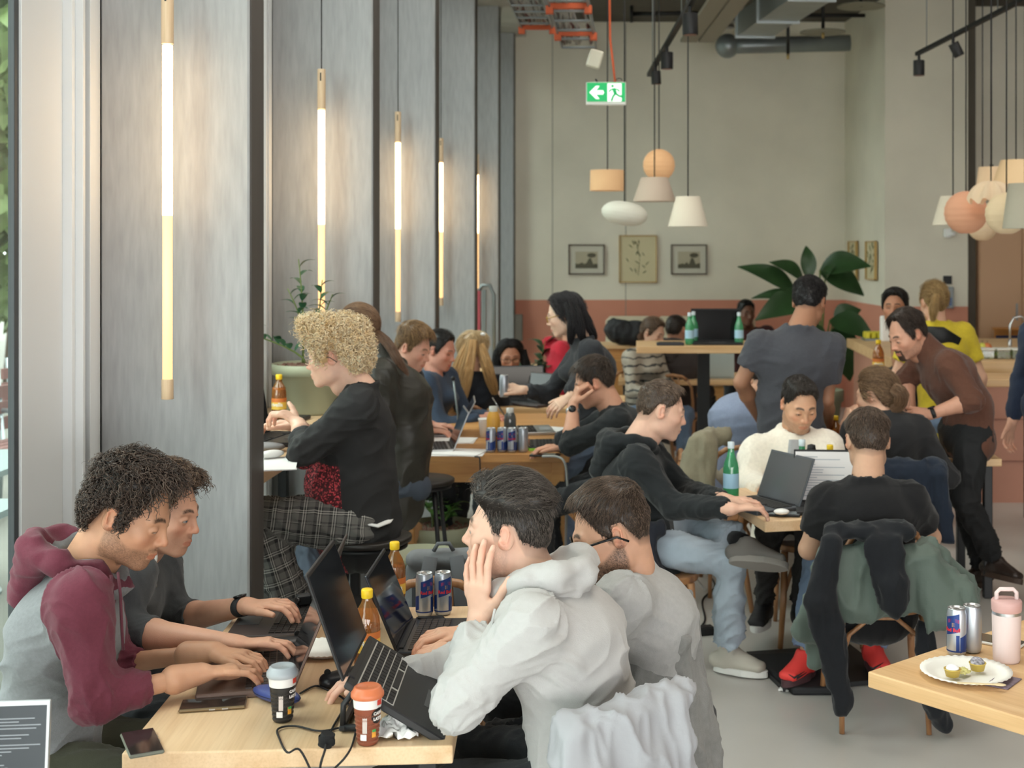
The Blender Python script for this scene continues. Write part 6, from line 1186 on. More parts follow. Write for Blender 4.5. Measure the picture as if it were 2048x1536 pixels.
# second table with the woman and the leaning man
table('cafe_table', (at(1790,7.35), 7.4), (1.0,.7), .74, 0, 'oak table in front of the woman with the hair bun', M_woodx, 'steel'); bottle((at(1677,7.0), 7.1, .74), 'blue-labelled bottle with yellow cap by the raised hand of the woman with the bun', 'amber bottles farther back', level=.14)
for px, lab in ((1664,'plain silver can left of the blue-labelled bottle'),(1671,'silver can half behind the blue-labelled bottle')): can((at(px,7.1), 7.12+.1*(px>1668), .74), 0, lab, 'cans by the woman with the bun', 'plain')
table('high_table', (at(1900,8.9)+.1, 9.0), (1.1,.45), .98, 0, 'high wooden ledge behind the leaning man in brown', M_woodx, 'steel', th=.05); bottle((at(1760,8.9)-.02, 8.85, .98), 'amber bottle with yellow cap standing behind the woman with the bun', 'amber bottles farther back', level=.12, s=1.15)
# service counter
M_pink = mat('pink_tile', 'b98470', .55, var=.05, vs=4); M_ctop = M_woodx
ct = thing('service_counter', 'long service counter with wooden top and pink front at the right', 'counter', (3.9, 10.8, 0)); g = G(); g.box((0,0,.47), (3.9,2.2,.94)); g.build('body', M_pink, ct); g = G(); g.box((0,-.0,.98), (4.0,2.36,.08)); g.build('worktop', M_ctop, ct, bevel=.004)
g = G(); 
for k in range(9): g.box((-1.9+.45*k,-1.105,.47), (.008,.006,.9))
for z in (.3,.6): g.box((0,-1.105,z), (3.9,.006,.008))
g.build('joints', mat('pink_joint', '95685a', .8), ct)
for i, (px, w_, lab) in enumerate(((1975,.20,'clear salad box with green leaves, leftmost on the counter'),(2006,.2,'clear salad box with green leaves, second on the counter'),(2036,.2,'clear salad box with green leaves, third on the counter at the edge of the frame'))):
    t = thing('salad_box', lab, 'box', (at(px,9.85), 9.9, 1.02), .05*i, 'salad boxes on the counter'); g = G(); g.box((0,0,.032), (w_*.47,.14,.064), bev=.006); g.build('tray', glass_mat('clear_plastic', 'e6ece0', .12, .25), t); g = G(); rd = random.Random(i)
    for k in range(60): c = Vector((rd.uniform(-.04,.04), rd.uniform(-.06,.06), rd.uniform(.01,.055))); leafy(g, c, c+Vector((rd.gauss(0,.02), rd.gauss(0,.02), rd.gauss(0,.012))), .012, 3)
    q = g.build('lettuce', mat('lettuce', '7f9c4a', .6, var=.3, vs=30), t); q['kind'] = 'stuff'; g = G(); g.box((0,0,.070), (w_*.49,.15,.012), bev=.004); g.build('lid', mat('tray_lid', 'dcdcd4', .4), t)
for px, c, lab in ((1955,'c9c04a','green-yellow apple in the fruit group on the counter'),(1964,'d0cc5a','yellow apple, middle of the fruit group on the counter'),(1974,'cf7a48','orange in the fruit group on the counter')):
    t = thing('fruit', lab, 'fruit', (at(px,10.4), 10.4, 1.02), 0, 'fruit on the counter'); g = G(); g.lathe([(max(.001,.04*math.sin(a)*(1+.08*math.cos(a))), .04-.038*math.cos(a)) for a in np.linspace(0,PI,16)], n=20); g.build('flesh', mat('fruit_'+c, c, .4), t); g = G(); g.cyl((0,0,.076),(.004,0,.095),.003,n=6); g.build('stalk', M_bark, t)
t = thing('paper_bag', 'crumpled white paper bag on the left end of the counter', 'bag', (at(1775,11.6), 11.6, 1.02)); g = G(); g.box((0,0,.11), (.12,.09,.22), bev=.01); g.build('bag', M_white, t); t = thing('lemon_tray', 'tray of yellow packets at the left end of the counter', 'tray', (at(1742,11.7)+.06, 11.75, 1.02)); g = G(); g.box((0,0,.01), (.24,.2,.02)); g.build('tray', M_galv, t); g = G()
for k in range(5): g.box((-.09+.045*k,0,.045), (.04,.15,.06), Matrix.Rotation(.1*k,3,'Z'), bev=.008)
q = g.build('packets', mat('yellow_packet', 'd9cc3c', .5), t); q['kind'] = 'stuff'
# kitchen wall of cabinets
kc = thing('kitchen_cabinet', 'tall salmon-coloured kitchen cabinet wall beyond the counter', 'cabinet', (XK+1.345, 14.0, 0)); M_kit = mat('salmon_laminate', 'c29a78', .5); zt = Z(452,13.9); g = G(); g.box((0,0,zt/2), (2.6,.5,zt)); g.build('carcass', M_kit, kc)
for k in range(6): g = G(); g.box((-1.3+.22+.43*k,-.262,zt/2), (.42,.02,zt-.04)); d_ = g.build('door', M_kit, kc, bevel=.002); g = G(); g.box((-1.3+.22+.43*k+(.16 if k%2 == 0 else -.16),-.28,Z(622,13.9)), (.015,.015,.17)); g.build('handle', M_galv, d_)
nb = thing('kitchen_niche', 'blue and orange bottle niche at the right edge in the kitchen', 'shelf', (at(2030,13.4), 13.5, Z(690,13.5))); g = G(); g.box((0,.1,0), (.30,.02,.30)); g.box((0,.05,.16), (.34,.12,.02)); g.box((0,.05,-.16), (.34,.12,.02)); g.build('niche', mat('niche_orange', 'c0803c', .5), nb); g = G(); g.box((0,.085,-.02), (.28,.01,.22)); g.build('blue_panel', mat('niche_blue', '343c5c', .5), nb)
tp = thing('water_tap', 'chrome water tap on the counter at the right edge', 'tap', (at(2020,10.6), 10.6, 1.02)); g = G(); g.cyl((0,0,0),(0,0,.09),.014); g.tube([(0,0,.06),(0,0,.20),(.03,0,.26),(.09,0,.27),(.13,0,.22)], .009, 8); g.build('spout', M_alu, tp)
t = thing('wall_panel', 'small black control screen on the wall above the blonde head', 'panel', P(1895,560,13.69)); g = G(); g.box((0,0,0), (.085,.02,.085)); g.build('screen', M_blk, t); t = thing('soap_dispenser', 'grey and blue wall dispenser below the black control screen', 'dispenser', P(1897,595,13.66)); g = G(); g.box((0,0,0), (.10,.06,.22), bev=.01); g.build('housing', mat('dispenser_grey', '8f9597', .4), t); g = G(); g.box((0,-.031,-.04), (.05,.004,.08)); g.build('blue_window', mat('dispenser_blue', '4a6a9a', .4), t)
t = thing('wall_camera', 'small white wall sensor beneath the peach globe lamp', 'sensor', P(1897,466,13.6)); g = G(); g.box((0,.05,0), (.07,.08,.09), bev=.008); g.cyl((.0,0,-.01),(.06,-.03,-.01),.02,n=12); g.build('housing', mat('white_plastic'), t)
# the big banana-leaf plant
bpn = pot(Vector((at(1640,12.6), 12.6, 0)), .22, .5, 'floor pot of the big-leaved plant, hidden behind the standing man'); t = thing('banana_plant', 'big plant with long dark paddle leaves before the back wall, right of the pictures', 'plant', (at(1640,12.6), 12.6, .45)); ML_ = mat('paddle_leaf', '2f4a2a', .35, var=.25, vs=5, spec=.6)
O = Vector(t.location)
for (x0_, y0_, x1_, y1_, w_) in ((1590,585,1475,517,.10),(1606,560,1538,513,.08),(1618,560,1612,482,.075),(1640,540,1742,520,.13),(1640,545,1728,580,.14),(1600,598,1502,585,.06),(1625,600,1510,625,.15),(1668,640,1722,612,.10),(1660,640,1750,668,.13),(1668,655,1700,750,.16),(1650,560,1672,520,.05),(1640,650,1600,700,.12)):
    dY = random.uniform(-.25,.25); a = P(x0_, y0_, 12.6)-O; b = P(x1_, y1_, 12.6+dY)-O; g = G(); g.tube([Vector((0,0,0)), a*.5+Vector((0,0,.12)), a, a.lerp(b,.3)], [.014,.011,.008,.005], 6); s_ = g.build('stem', mat('plant_stem'), t); g = G(); leafy(g, a, b, w_, 12, .12, up=Vector((0,-.8,.6))); g.build('leaf', ML_, s_)
# ---------------------------------------------------------------- people at the front table
M_melange = mat('grey_maroon_sweat', '7f8184', .92, attr='msk', col2='66323f', var=.07, vs=120, bump=.25, bs=400, sheen=.12, spec=.2)
M_maroon = cloth('maroon_sweat', '60343e'); M_char = cloth('charcoal_knit', '4a4d4f'); M_whs = cloth('white_sweat', 'bcbbba', var=.02); M_gsw = cloth('light_grey_sweat', 'a9a9a8'); M_jdk = cloth('dark_trouser', '2b2d30')
typ = [(.25,.55,.35),(.35,.6,.35),(.3,.6,.35),(.2,.5,.3)]
def jacket_flat(S, q): pass
def zipx(S, q): pass
curly = dict(col='251e1b', col2='5c4c42', top=.030, side=.014, front=.020, nf=48, na=.007, n=2600, len=.045, curl=.0055, cf=1.3, comb='fwd', lift=.6, K=11, w=.0019, mess=.8, seed=3, edge=.02, rough=.38)
person('man in grey and maroon raglan hoodie, nearest on the left, typing with head bowed', P(112,1518,3.45), 90,
    dict(c=P(258,1026,3.45), yaw=86, pitch=24, s=1.04, skin='c39375', hair=curly, beard=.55, iris='3a2a1e', lid=.0022, gp=-70, nose=1.15),
    dict(mat=M_melange, raglan=True, hood=True, hoodmat=M_melange, hoodlin=1, loose=1.06, name='hoodie', collar='none', folds=.009, hoodbig=1.05), dict(mat=cloth('olive_trouser', '3a3b30')),
    arms=(dict(el=P(188,1398,3.20), w=T(400,1347,.80), d=(.80,.42,-.02), n=(0.15,0,-1), cuff=.52, curls=typ, thumb=(.8,.5,.35)), dict(el=P(225,1330,3.62), w=T(428,1303,.80), d=(.85,-.15,-.05), n=(-.1,-.1,-1), cuff=.30, curls=typ)),
    J=dict(neck=P(172,1128,3.45), chest=P(128,1270,3.45), waist=P(108,1400,3.45), sr=P(160,1200,3.25), sl=P(180,1175,3.64)), vox=(.0024,.0052), shoes=(mat('shoe_black', '202022', .6), mat('sole_white', 'd8d8d4', .6)))
for sx0, pts in ((0, ((236,1145,3.33),(241,1190,3.30),(243,1240,3.29),(246,1300,3.29))), (1, ((222,1150,3.30),(226,1200,3.285),(228,1262,3.285)))):
    g = G(); g.tube([P(*q)-CUR['base'] for q in pts], .0038, 8); g.build('drawstring', M_maroon, CUR['root'])
gk = dict(curly); gk.update(col='382b25', col2='7d6553', top=.022, side=.010, seed=8, front=.02)
person('man in charcoal zip sweater with rolled sleeves, behind the maroon-hooded man, by the pillar', P(165,1387,3.95), 88,
    dict(c=P(326,1020,3.95), yaw=82, pitch=14, s=1.02, skin='d3a288', hair=gk, beard=.12, iris='4a6170', lid=.0045, gp=-82, nose=1.1),
    dict(mat=M_char, sleeve='rolled', loose=.98, name='zip_sweater', collar='turn', folds=.007), dict(mat=M_jdk),
    arms=(dict(el=P(238,1262,3.72), w=T(474,1290,.795), d=(.95,.20,.05), n=(.0,-.15,-1), curls=[(.35,.5,.3),(.35,.5,.3),(.3,.5,.3),(.3,.45,.3)], thumb=(.9,.5,.3)), dict(el=P(350,1240,4.12), w=T(492,1212,.80), d=(.93,-.10,.12), n=(0,0,-1), curls=typ, spread=.15, thumb=(.8,.55,.1))),
    J=dict(neck=P(262,1112,3.95), chest=P(225,1215,3.95), waist=P(190,1310,3.95), sr=P(262,1150,3.76), sl=P(318,1128,4.12)), vox=(.0025,.0056))
def watch(w_, el, m, lab='wristwatch', r=.031, face='1c1c1e'):
    root = CUR['root']; w_ = Vector(w_)-CUR['base']; ax = (w_-(Vector(el)-CUR['base'])).normalized(); u = ax.cross(UP).normalized(); v = u.cross(ax); v = v if v.z > 0 else -v; g = G(); c = w_-ax*.012; R = frame(u, ax.cross(u)*-1 if False else v, u.cross(v))
    g.lathe([(r,-.011),(r+.004,-.010),(r+.004,.010),(r,.011),(r,-.011)], c, 32, R=frame(u, v, u.cross(v))@Matrix.Diagonal((1.05,.82,1))); o = g.build('wristwatch', m, root)
    g = G(); g.lathe([(.001,.0),(.019,0),(.020,.006),(.001,.008)], c+v*(r*.82+.003), 24, R=frame(u, ax, v) if False else frame(u, v.cross(u), v)); g.build('watch_face', mat('watch_face_'+face, face, .2), o)
a = CUR['AR'][1]; watch(a[3]-(a[3]-a[2]).normalized()*.005, a[2], mat('rubber_band', '26282b', .8))
# zip of the sweater with the white shirt in its opening
nk = CUR['nk']; f = CUR['f']; base = CUR['base']; root = CUR['root']; bk = CUR['bk']; ax = CUR['ax']
g = G(); g.tube([P(298,1092,3.90)-base, P(303,1118,3.875)-base, P(306,1150,3.86)-base], [.022,.020,.006], 10, flat=.35, up=(0,1,0)); g.build('white_shirt_collar', mat('shirt_white', 'cfcbc6', .8), root); g = G(); g.tube([P(309,1148,3.85)-base, P(312,1175,3.85)-base], .0035, 6); g.build('zip_pull', M_alu, root)
mh = dict(col='2c2724', col2='6a615a', top=.034, side=.0035, bk=.005, front=.020, u0=.22, u1=.62, nf=50, na=.003, n=5200, len=.040, comb='quiff', lift=.35, K=8, w=.00085, mess=.28, seed=12, scalp=.7, fade=.05, edge=.012, rough=.4)
person('man in white hoodie resting his cheek on his hand, in profile in the foreground', P(1150,1562,3.32), -112,
    dict(c=P(1018,1060,3.35), yaw=-98, pitch=-2, s=1.0, skin='dcb29c', hair=mh, beard=.22, iris='5b4632', lid=.0040, gp=-92, nose=1.05),
    dict(mat=M_whs, hood=True, loose=1.12, name='hoodie', collar='none', folds=.010, hoodbig=1.12, hoodbx=.62, seed=4), dict(mat=M_jdk),
    arms=(dict(el=P(905,1345,3.50), w=T(790,1352,.79), d=(-.95,-.1,0), n=(0,0,-1), curls=[(.3,.5,.3)]*4, cuff=.9), dict(el=P(918,1412,3.06), w=P(958,1243,3.235), d=(-.07,.12,1), n=(.55,.85,.05), curls=[(.02,.25,.25),(.05,.22,.2),(.05,.25,.2),(.12,.3,.25)], thumb=(.7,.75,.1), spread=.10, cuff=.93, thick=1.0, hs=1.0)),
    J=dict(neck=P(1075,1168,3.33), chest=P(1135,1290,3.32), waist=P(1160,1420,3.32), sl=P(1060,1250,3.13), sr=P(1080,1205,3.52)), vox=(.0024,.0052), sw=.2)
def stringp(px, pts, Y, m):
    g = G(); g.tube([P(x, y, Y)-CUR['base'] for x, y in pts], .003, 6); g.build('drawstring', m, CUR['root'])
stringp(0, [(990,1218),(985,1240),(984,1262)], 3.1, M_whs)
gh = dict(col='3a2f28', col2='6e5c4e', top=.024, side=.005, front=.010, nf=55, na=.003, n=4600, len=.022, comb='fwd', lift=.25, K=8, w=.0009, mess=.35, seed=22, scalp=.75, edge=.012)
person('bearded man with black glasses and light grey sweater, behind the white hoodie', P(1318,1420,3.85), -84,
    dict(c=P(1222,1062,3.72), yaw=-82, pitch=20, s=1.06, skin='d2a388', hair=gh, beard=.85, iris='4a3a2c', lid=.0025, gp=-75, nose=1.05, glasses=True),
    dict(mat=M_gsw, loose=1.04, name='sweater', collar='turn', folds=.008, seed=9), dict(mat=M_jdk),
    arms=(dict(el=P(1130,1300,4.0), w=T(940,1262,.80), d=(-.9,-.25,.0), n=(0,0,-1), curls=typ, cuff=.96), dict(el=P(1165,1345,3.62), w=T(935,1297,.80), d=(-.98,.15,-.05), n=(.05,0,-1), curls=typ, cuff=.9)),
    J=dict(neck=P(1262,1140,3.78), chest=P(1300,1240,3.80), waist=P(1312,1335,3.82), sl=P(1245,1200,3.58), sr=P(1262,1165,3.98)), vox=(.0025,.0056))
# ---------------------------------------------------------------- the others
def shorth(col, col2, top=.022, side=.006, seed=1, comb='fwd', n=1600, ln=.03, **k):
    d = dict(col=col, col2=col2, top=top, side=side, bk=side, front=.008, nf=55, na=.003, n=n, len=ln, comb=comb, lift=.25, K=6, w=.0013, mess=.35, seed=seed, scalp=.7, fade=.05, edge=.012); d.update(k); return d
MV = (.0036,.009); BV = (.0058,.012)
M_jean = mat('light_jeans', 'a3b0bc', .85, var=.12, vs=9, bump=.2, bs=300); M_jean2 = mat('mid_jeans', '6b7d96', .85, var=.1, vs=9, bump=.2, bs=300); M_bk = cloth('black_cloth', '1c1c1e'); M_bkh = cloth('faded_black_hoodie', '25282a'); M_dk = cloth('dark_grey_cloth', '34363a')
SW = (mat('shoe_black', '202022', .6), mat('sole_white', 'd8d8d4', .6)); SL = (mat('shoe_beige', 'b3aea2', .7), mat('sole_white')); SR = (mat('shoe_red', 'e0403c', .6), mat('sole_dark', '4a3034', .6)); SB = (mat('boot_brown', '2c211c', .4), mat('sole_boot', '3a2a20', .6)); SG = (mat('shoe_grey', '6f6c68', .8), mat('sole_grey', '8f8b86', .7))
# plaid
mp = bpy.data.materials.new('plaid_flannel'); mp.use_nodes = True; n_ = mp.node_tree.nodes; L_ = mp.node_tree.links; b_ = n_['Principled BSDF']; b_.inputs['Roughness'].default_value = .95
a_ = n_.new('ShaderNodeAttribute'); a_.attribute_name = 'lc'; sp_ = n_.new('ShaderNodeSeparateXYZ'); L_.new(a_.outputs['Vector'], sp_.inputs[0]); tot = None
for ax_, fq in ((0,18.0),(1,19.0)):
    for ph_, th_, wt_ in ((0,.93,.20),(.16,.93,.20),(.5,.55,.05)):
        m1 = n_.new('ShaderNodeMath'); m1.operation = 'MULTIPLY_ADD'; m1.inputs[1].default_value = fq*1.0; m1.inputs[2].default_value = ph_; L_.new(sp_.outputs[ax_], m1.inputs[0]); m2 = n_.new('ShaderNodeMath'); m2.operation = 'PINGPONG'; m2.inputs[1].default_value = .5; L_.new(m1.outputs[0], m2.inputs[0]); m3 = n_.new('ShaderNodeMath'); m3.operation = 'GREATER_THAN'; m3.inputs[1].default_value = th_*.5; L_.new(m2.outputs[0], m3.inputs[0]); m4 = n_.new('ShaderNodeMath'); m4.operation = 'MULTIPLY'; m4.inputs[1].default_value = wt_; L_.new(m3.outputs[0], m4.inputs[0])
        if tot is None: tot = m4
        else: m5 = n_.new('ShaderNodeMath'); m5.operation = 'ADD'; L_.new(tot.outputs[0], m5.inputs[0]); L_.new(m4.outputs[0], m5.inputs[1]); tot = m5
r5 = n_.new('ShaderNodeValToRGB'); L_.new(tot.outputs[0], r5.inputs[0]); r5.color_ramp.elements[0].color = (.022,.022,.024,1); r5.color_ramp.elements[1].position = .42; r5.color_ramp.elements[1].color = (.52,.50,.46,1); L_.new(r5.outputs[0], b_.inputs['Base Color'])
# striped sweater
ms_ = bpy.data.materials.new('striped_knit'); ms_.use_nodes = True; n_ = ms_.node_tree.nodes; L_ = ms_.node_tree.links; b_ = n_['Principled BSDF']; t_ = n_.new('ShaderNodeTexCoord'); wv = n_.new('ShaderNodeTexWave'); wv.bands_direction = 'Z'; wv.inputs['Scale'].default_value = 5; wv.inputs['Distortion'].default_value = 3; wv.inputs['Detail Scale'].default_value = 3; L_.new(t_.outputs['Object'], wv.inputs[0]); rr_ = n_.new('ShaderNodeValToRGB'); rr_.color_ramp.elements[0].position = .08; rr_.color_ramp.elements[1].position = .16; rr_.color_ramp.elements[0].color = (.03,.03,.03,1); rr_.color_ramp.elements[1].color = (*lin('a89f90'),1); L_.new(wv.outputs['Fac'], rr_.inputs[0]); L_.new(rr_.outputs[0], b_.inputs['Base Color'])
# sequin patch: black sweater with a red glitter panel low on the side
msq = bpy.data.materials.new('sequin_sweater'); msq.use_nodes = True; n_ = msq.node_tree.nodes; L_ = msq.node_tree.links; b_ = n_['Principled BSDF']; b_.inputs['Roughness'].default_value = .85; a_ = n_.new('ShaderNodeAttribute'); a_.attribute_name = 'msk'; g_ = n_.new('ShaderNodeMath'); g_.operation = 'GREATER_THAN'; g_.inputs[1].default_value = 0; L_.new(a_.outputs['Fac'], g_.inputs[0]); t_ = n_.new('ShaderNodeTexCoord'); vo = n_.new('ShaderNodeTexVoronoi'); vo.inputs['Scale'].default_value = 170; L_.new(t_.outputs['Object'], vo.inputs[0]); sr_ = n_.new('ShaderNodeSeparateColor'); L_.new(vo.outputs['Color'], sr_.inputs[0]); cr_ = n_.new('ShaderNodeValToRGB'); cr_.color_ramp.elements[0].position = .55; cr_.color_ramp.elements[0].color = (.06,.006,.010,1); cr_.color_ramp.elements[1].color = (.75,.08,.10,1); L_.new(sr_.outputs[0], cr_.inputs[0]); mx_ = n_.new('ShaderNodeMix'); mx_.data_type = 'RGBA'; L_.new(g_.outputs[0], mx_.inputs[0]); mx_.inputs[6].default_value = (.017,.017,.018,1); L_.new(cr_.outputs[0], mx_.inputs[7]); L_.new(mx_.outputs[2], b_.inputs['Base Color'])
blc = dict(col='f0cf98', col2='fff0d2', top=.046, side=.036, bk=.036, front=.030, nf=30, na=.017, n=2600, len=.055, curl=.010, cf=2.0, comb='mess', lift=.9, K=12, w=.0027, mess=.9, seed=31, edge=.02, scalp=.5, rough=.5, back=-.005)
Y = 5.3
person('person with big curly blond hair, black sweater and plaid trousers on a stool', P(716,1040,Y), -88,
    dict(c=P(668,712,Y), yaw=-92, pitch=8, s=.97, skin='e8bda6', hair=blc, glasses=dict(col='8a7a70', wire=.0014)),
    dict(mat=msq, name='sweater', loose=1.10, collar='crew', folds=.011, low=.03, belly=.0, mskf=lambda V, d: np.minimum(np.minimum(-(V[:,0]-at(702,Y)), V[:,0]-at(600,Y)), np.minimum(Z(915,Y)-V[:,2]-.0, .4))+.02*vnoise(V*14)-.4*(V[:,1] > Y-.02)), dict(mat=mp, loose=1.22, flare=1.45),
    arms=(dict(el=P(640,910,Y+.2), w=P(600,850,Y+.12), d=(-.95,0,.1), curls=typ, cuff=.8), dict(el=P(610,905,Y-.24), w=P(598,848,Y-.02), d=(-.75,.25,.45), n=(-.5,.1,-1), curl=(.7,.9,.5), cuff=.62, thumb=(.6,.3,-.3))),
    belly=.05, legs=(dict(kn=P(520,1040,Y+.18), an=P(590,1250,Y+.15)), dict(kn=P(520,1035,Y-.16), an=P(585,1235,Y-.12), hem=1.0)), J=dict(neck=P(722,770,Y), chest=P(716,865,Y), waist=P(702,960,Y), sl=P(715,810,Y-.2), sr=P(720,800,Y+.2)), vox=(.0034,.008), shoes=SW)
g = G(); Yb = Y; pts = [P(x, y, yy)-CUR['base'] for x, y, yy in ((735,1048,Y-.15),(755,1052,Y-.15),(775,1044,Y-.12),(787,1030,Y-.02))]; g.tube(pts, [.012,.016,.016,.01], 8, flat=.4); g.build('white_hem', M_white, CUR['root'])
leath = mat('dark_leather', '33312c', .42, var=.2, vs=14, bump=.4, bs=30)
pony = dict(col='5b4334', col2='9a7a60', top=.012, side=.010, bk=.010, nf=30, na=.001, n=2200, len=.06, comb='back', lift=.05, K=7, w=.0012, mess=.08, seed=5, scalp=.9, fade=.01, back=-.01)
def ponytail(*pts, r=(.018,.026,.022,.006), col='6a4e3c', n=200, **k): return lambda h: tress([[P(*p) for p in pts]], r, col, n, **k)
Y = 6.45
person('woman with brown ponytail and black leather jacket beyond the curly blond person', P(792,962,Y), -100,
    dict(c=P(714,658,Y), yaw=-100, pitch=5, s=1.0, fem=1, skin='dfb29a', hair=pony, tress=ponytail((752,665,Y-.02),(778,688,Y-.08),(800,725,Y-.14),(818,752,Y-.15))),
    dict(mat=leath, name='leather_jacket', loose=1.08, collar='turn', folds=.010), dict(mat=mat('dark_jeans', '444d5a', .85, var=.1, vs=9), loose=.95), arms=(dict(w=P(650,840,Y+.2)), dict(el=P(760,850,Y-.2), w=P(670,850,Y-.05))), legs=(dict(), dict()),
    J=dict(neck=P(770,715,Y), chest=P(805,800,Y), waist=P(812,880,Y), sl=P(760,750,Y-.19), sr=P(785,742,Y+.19)), vox=MV)
Y = 7.6
person('young man with short blond-brown hair bent over a laptop before the third pillar', P(760,950,Y), 80,
    dict(c=P(826,695,Y), yaw=72, pitch=22, s=1.0, skin='dca58e', hair=shorth('6e5238','b08c62',.034,.008,3,'fwd',2200,.04)), dict(mat=M_dk, name='sweater'), dict(mat=M_jdk),
    arms=(dict(el=P(790,850,Y-.25), w=T(850,862,.80), d=(.95,.1,.0), n=(0,0,-1), curls=typ, cuff=.7), dict(el=P(800,835,Y+.1), w=T(862,850,.80), d=(.95,-.1,0), n=(0,0,-1), curls=typ, cuff=.7)), J=dict(neck=P(795,745,Y), sr=P(780,775,Y-.2)), vox=MV)
Y = 8.55
person('person with dark hair pulled back, half hidden between pillar and long blonde hair', P(860,900,Y), 75, dict(c=P(880,700,Y), yaw=70, pitch=18, s=1.0, fem=1, skin='c98f7c', hair=shorth('1c1a1a','332e2c',.014,.010,6,'back',700,.05)), dict(mat=cloth('denim_blue', '3a475a'), name='sweater'), dict(mat=M_jdk), J=dict(neck=P(868,745,Y)), vox=BV)
Y = 9.3
blg = 'c39c6a'
person('woman with very long straight blonde hair and hair clip, seen from behind', P(940,880,Y), 165,
    dict(c=P(948,700,Y), yaw=150, pitch=10, s=1.0, fem=1, skin='d9ab92', hair=shorth('a8845a','dcc094',.016,.014,8,'part',1400,.09,w=.002), tress=lambda h: tress([[P(935,690,Y-.10),P(915,740,Y-.17),P(900,790,Y-.18),P(893,842,Y-.17)],[P(945,680,Y-.12),P(935,740,Y-.19),P(925,790,Y-.20),P(912,835,Y-.19)],[P(960,690,Y-.10),P(975,735,Y-.15),P(985,770,Y-.14),P(990,790,Y-.12)]], (.035,.05,.045,.02), blg, 260, seed=4, w=.0028, flat=.4)),
    dict(mat=cloth('navy_dark', '23262e'), name='sweater', loose=1.05), dict(mat=M_jdk), J=dict(neck=P(945,745,Y), sl=P(895,778,Y), sr=P(992,770,Y)), vox=BV)
g = G(); c = P(966,668,Y-.12)-CUR['base']; g.ball(c, .018, 10, sc=(1,1,.7)); g.build('hair_clip', M_white, CUR['root'])
Y = 10.1
person('woman with long black hair and glasses facing the camera behind a grey laptop', P(1025,890,Y), 0,
    dict(c=P(1020,712,Y), yaw=12, pitch=14, s=1.0, fem=1, skin='b98268', hair=shorth('141314','2a2627',.014,.010,9,'part',1200,.07,w=.002), glasses=dict(col='2a1f1a', wire=.0018), tress=lambda h: tress([[P(996,700,Y),P(992,735,Y-.03),P(995,770,Y-.05)],[P(1045,700,Y),P(1053,740,Y-.02),P(1052,775,Y-.05)]], (.03,.04,.02), '1a1718', 200, w=.0028)),
    dict(mat=M_bk, name='top'), dict(mat=M_jdk), vox=BV)
Y = 7.75
bob = shorth('1c1b1d','4a474a',.014,.010,11,'part',2200,.09,w=.0016,rough=.35)
person('woman standing with shoulder-length black hair, glasses and dark sweatshirt, holding a can', P(1175,880,Y), -88,
    dict(c=P(1130,628,Y), yaw=-95, pitch=16, s=1.0, fem=1, skin='e3bda4', hair=bob, glasses=dict(col='b08a4a', wire=.0018), tress=lambda h: tress([[P(1142,600,Y-.07),P(1158,640,Y-.11),P(1165,672,Y-.12),P(1170,688,Y-.11)],[P(1150,600,Y-.0),P(1172,640,Y-.02),P(1185,668,Y-.02),P(1192,680,Y)],[P(1135,605,Y-.09),P(1145,645,Y-.12),P(1140,690,Y-.12)]], (.028,.034,.030,.012), '242224', 260, w=.0022)),
    dict(mat=M_dk, name='sweatshirt', loose=1.06, folds=.010), dict(mat=M_jean2, loose=1.0),
    arms=(dict(el=P(1095,790,Y+.15), w=P(1048,780,Y+.05), d=(-.95,-.1,.25), n=(.1,.5,-.8), curl=(.5,.7,.4), cuff=.95), dict(el=P(1165,745,Y-.22), w=P(1140,795,Y-.42), d=(-.7,-.3,-.4), n=(-.3,.3,-.8), curl=(.35,.5,.3), cuff=.95)),
    J=dict(neck=P(1165,675,Y), chest=P(1185,740,Y), waist=P(1182,810,Y), sl=P(1180,705,Y-.17), sr=P(1165,705,Y+.17)), stand=True, vox=MV, shoes=SW)
can(P(1008,795,7.78), 0, 'white-blue can held out by the standing woman with black hair', 'held things', 'plain')
Y = 11.0
person('person in a red top leaning behind the standing woman, head out of sight', P(1118,860,Y), 60, dict(c=P(1150,655,Y), yaw=60, pitch=20, skin='c99a80', hair=shorth('2a2220','40342e')), dict(mat=cloth('red_sweat', 'c03040'), name='sweater'), dict(mat=M_jdk), J=dict(neck=P(1140,685,Y), sl=P(1100,690,Y+.1), sr=P(1120,700,Y-.1)), vox=BV)
Y = 6.95
person('young man in black sweater propping his face on his fist at the communal table', P(1250,960,Y), -95,
    dict(c=P(1188,765,Y), yaw=-88, pitch=20, s=1.0, skin='cb987e', hair=shorth('2e2621','5e5046',.026,.008,13,'fwd',2400,.04)), dict(mat=M_bkh, name='sweater', loose=1.04, collar='crew', folds=.009), dict(mat=M_jdk),
    arms=(dict(el=P(1130,880,Y+.15), w=T(1125,893,.80), d=(-.95,-.1,0), n=(0,0,-1), curl=(.3,.5,.3), cuff=.9), dict(el=P(1142,890,Y-.22), w=P(1146,808,Y-.10), d=(.30,.1,.95), n=(.8,.3,-.3), curl=(.9,1.1,.6), cuff=.42, sleeve='long', thumb=(.6,.5,.5), start=1.2)),
    J=dict(neck=P(1225,812,Y), chest=P(1255,870,Y), waist=P(1258,920,Y), sl=P(1232,845,Y-.2), sr=P(1222,835,Y+.2)), vox=(.0034,.009))
a = CUR['AR'][1]; watch(a[3]+(a[2]-a[3]).normalized()*.03, a[2], M_alu, r=.029)
Y = 5.85
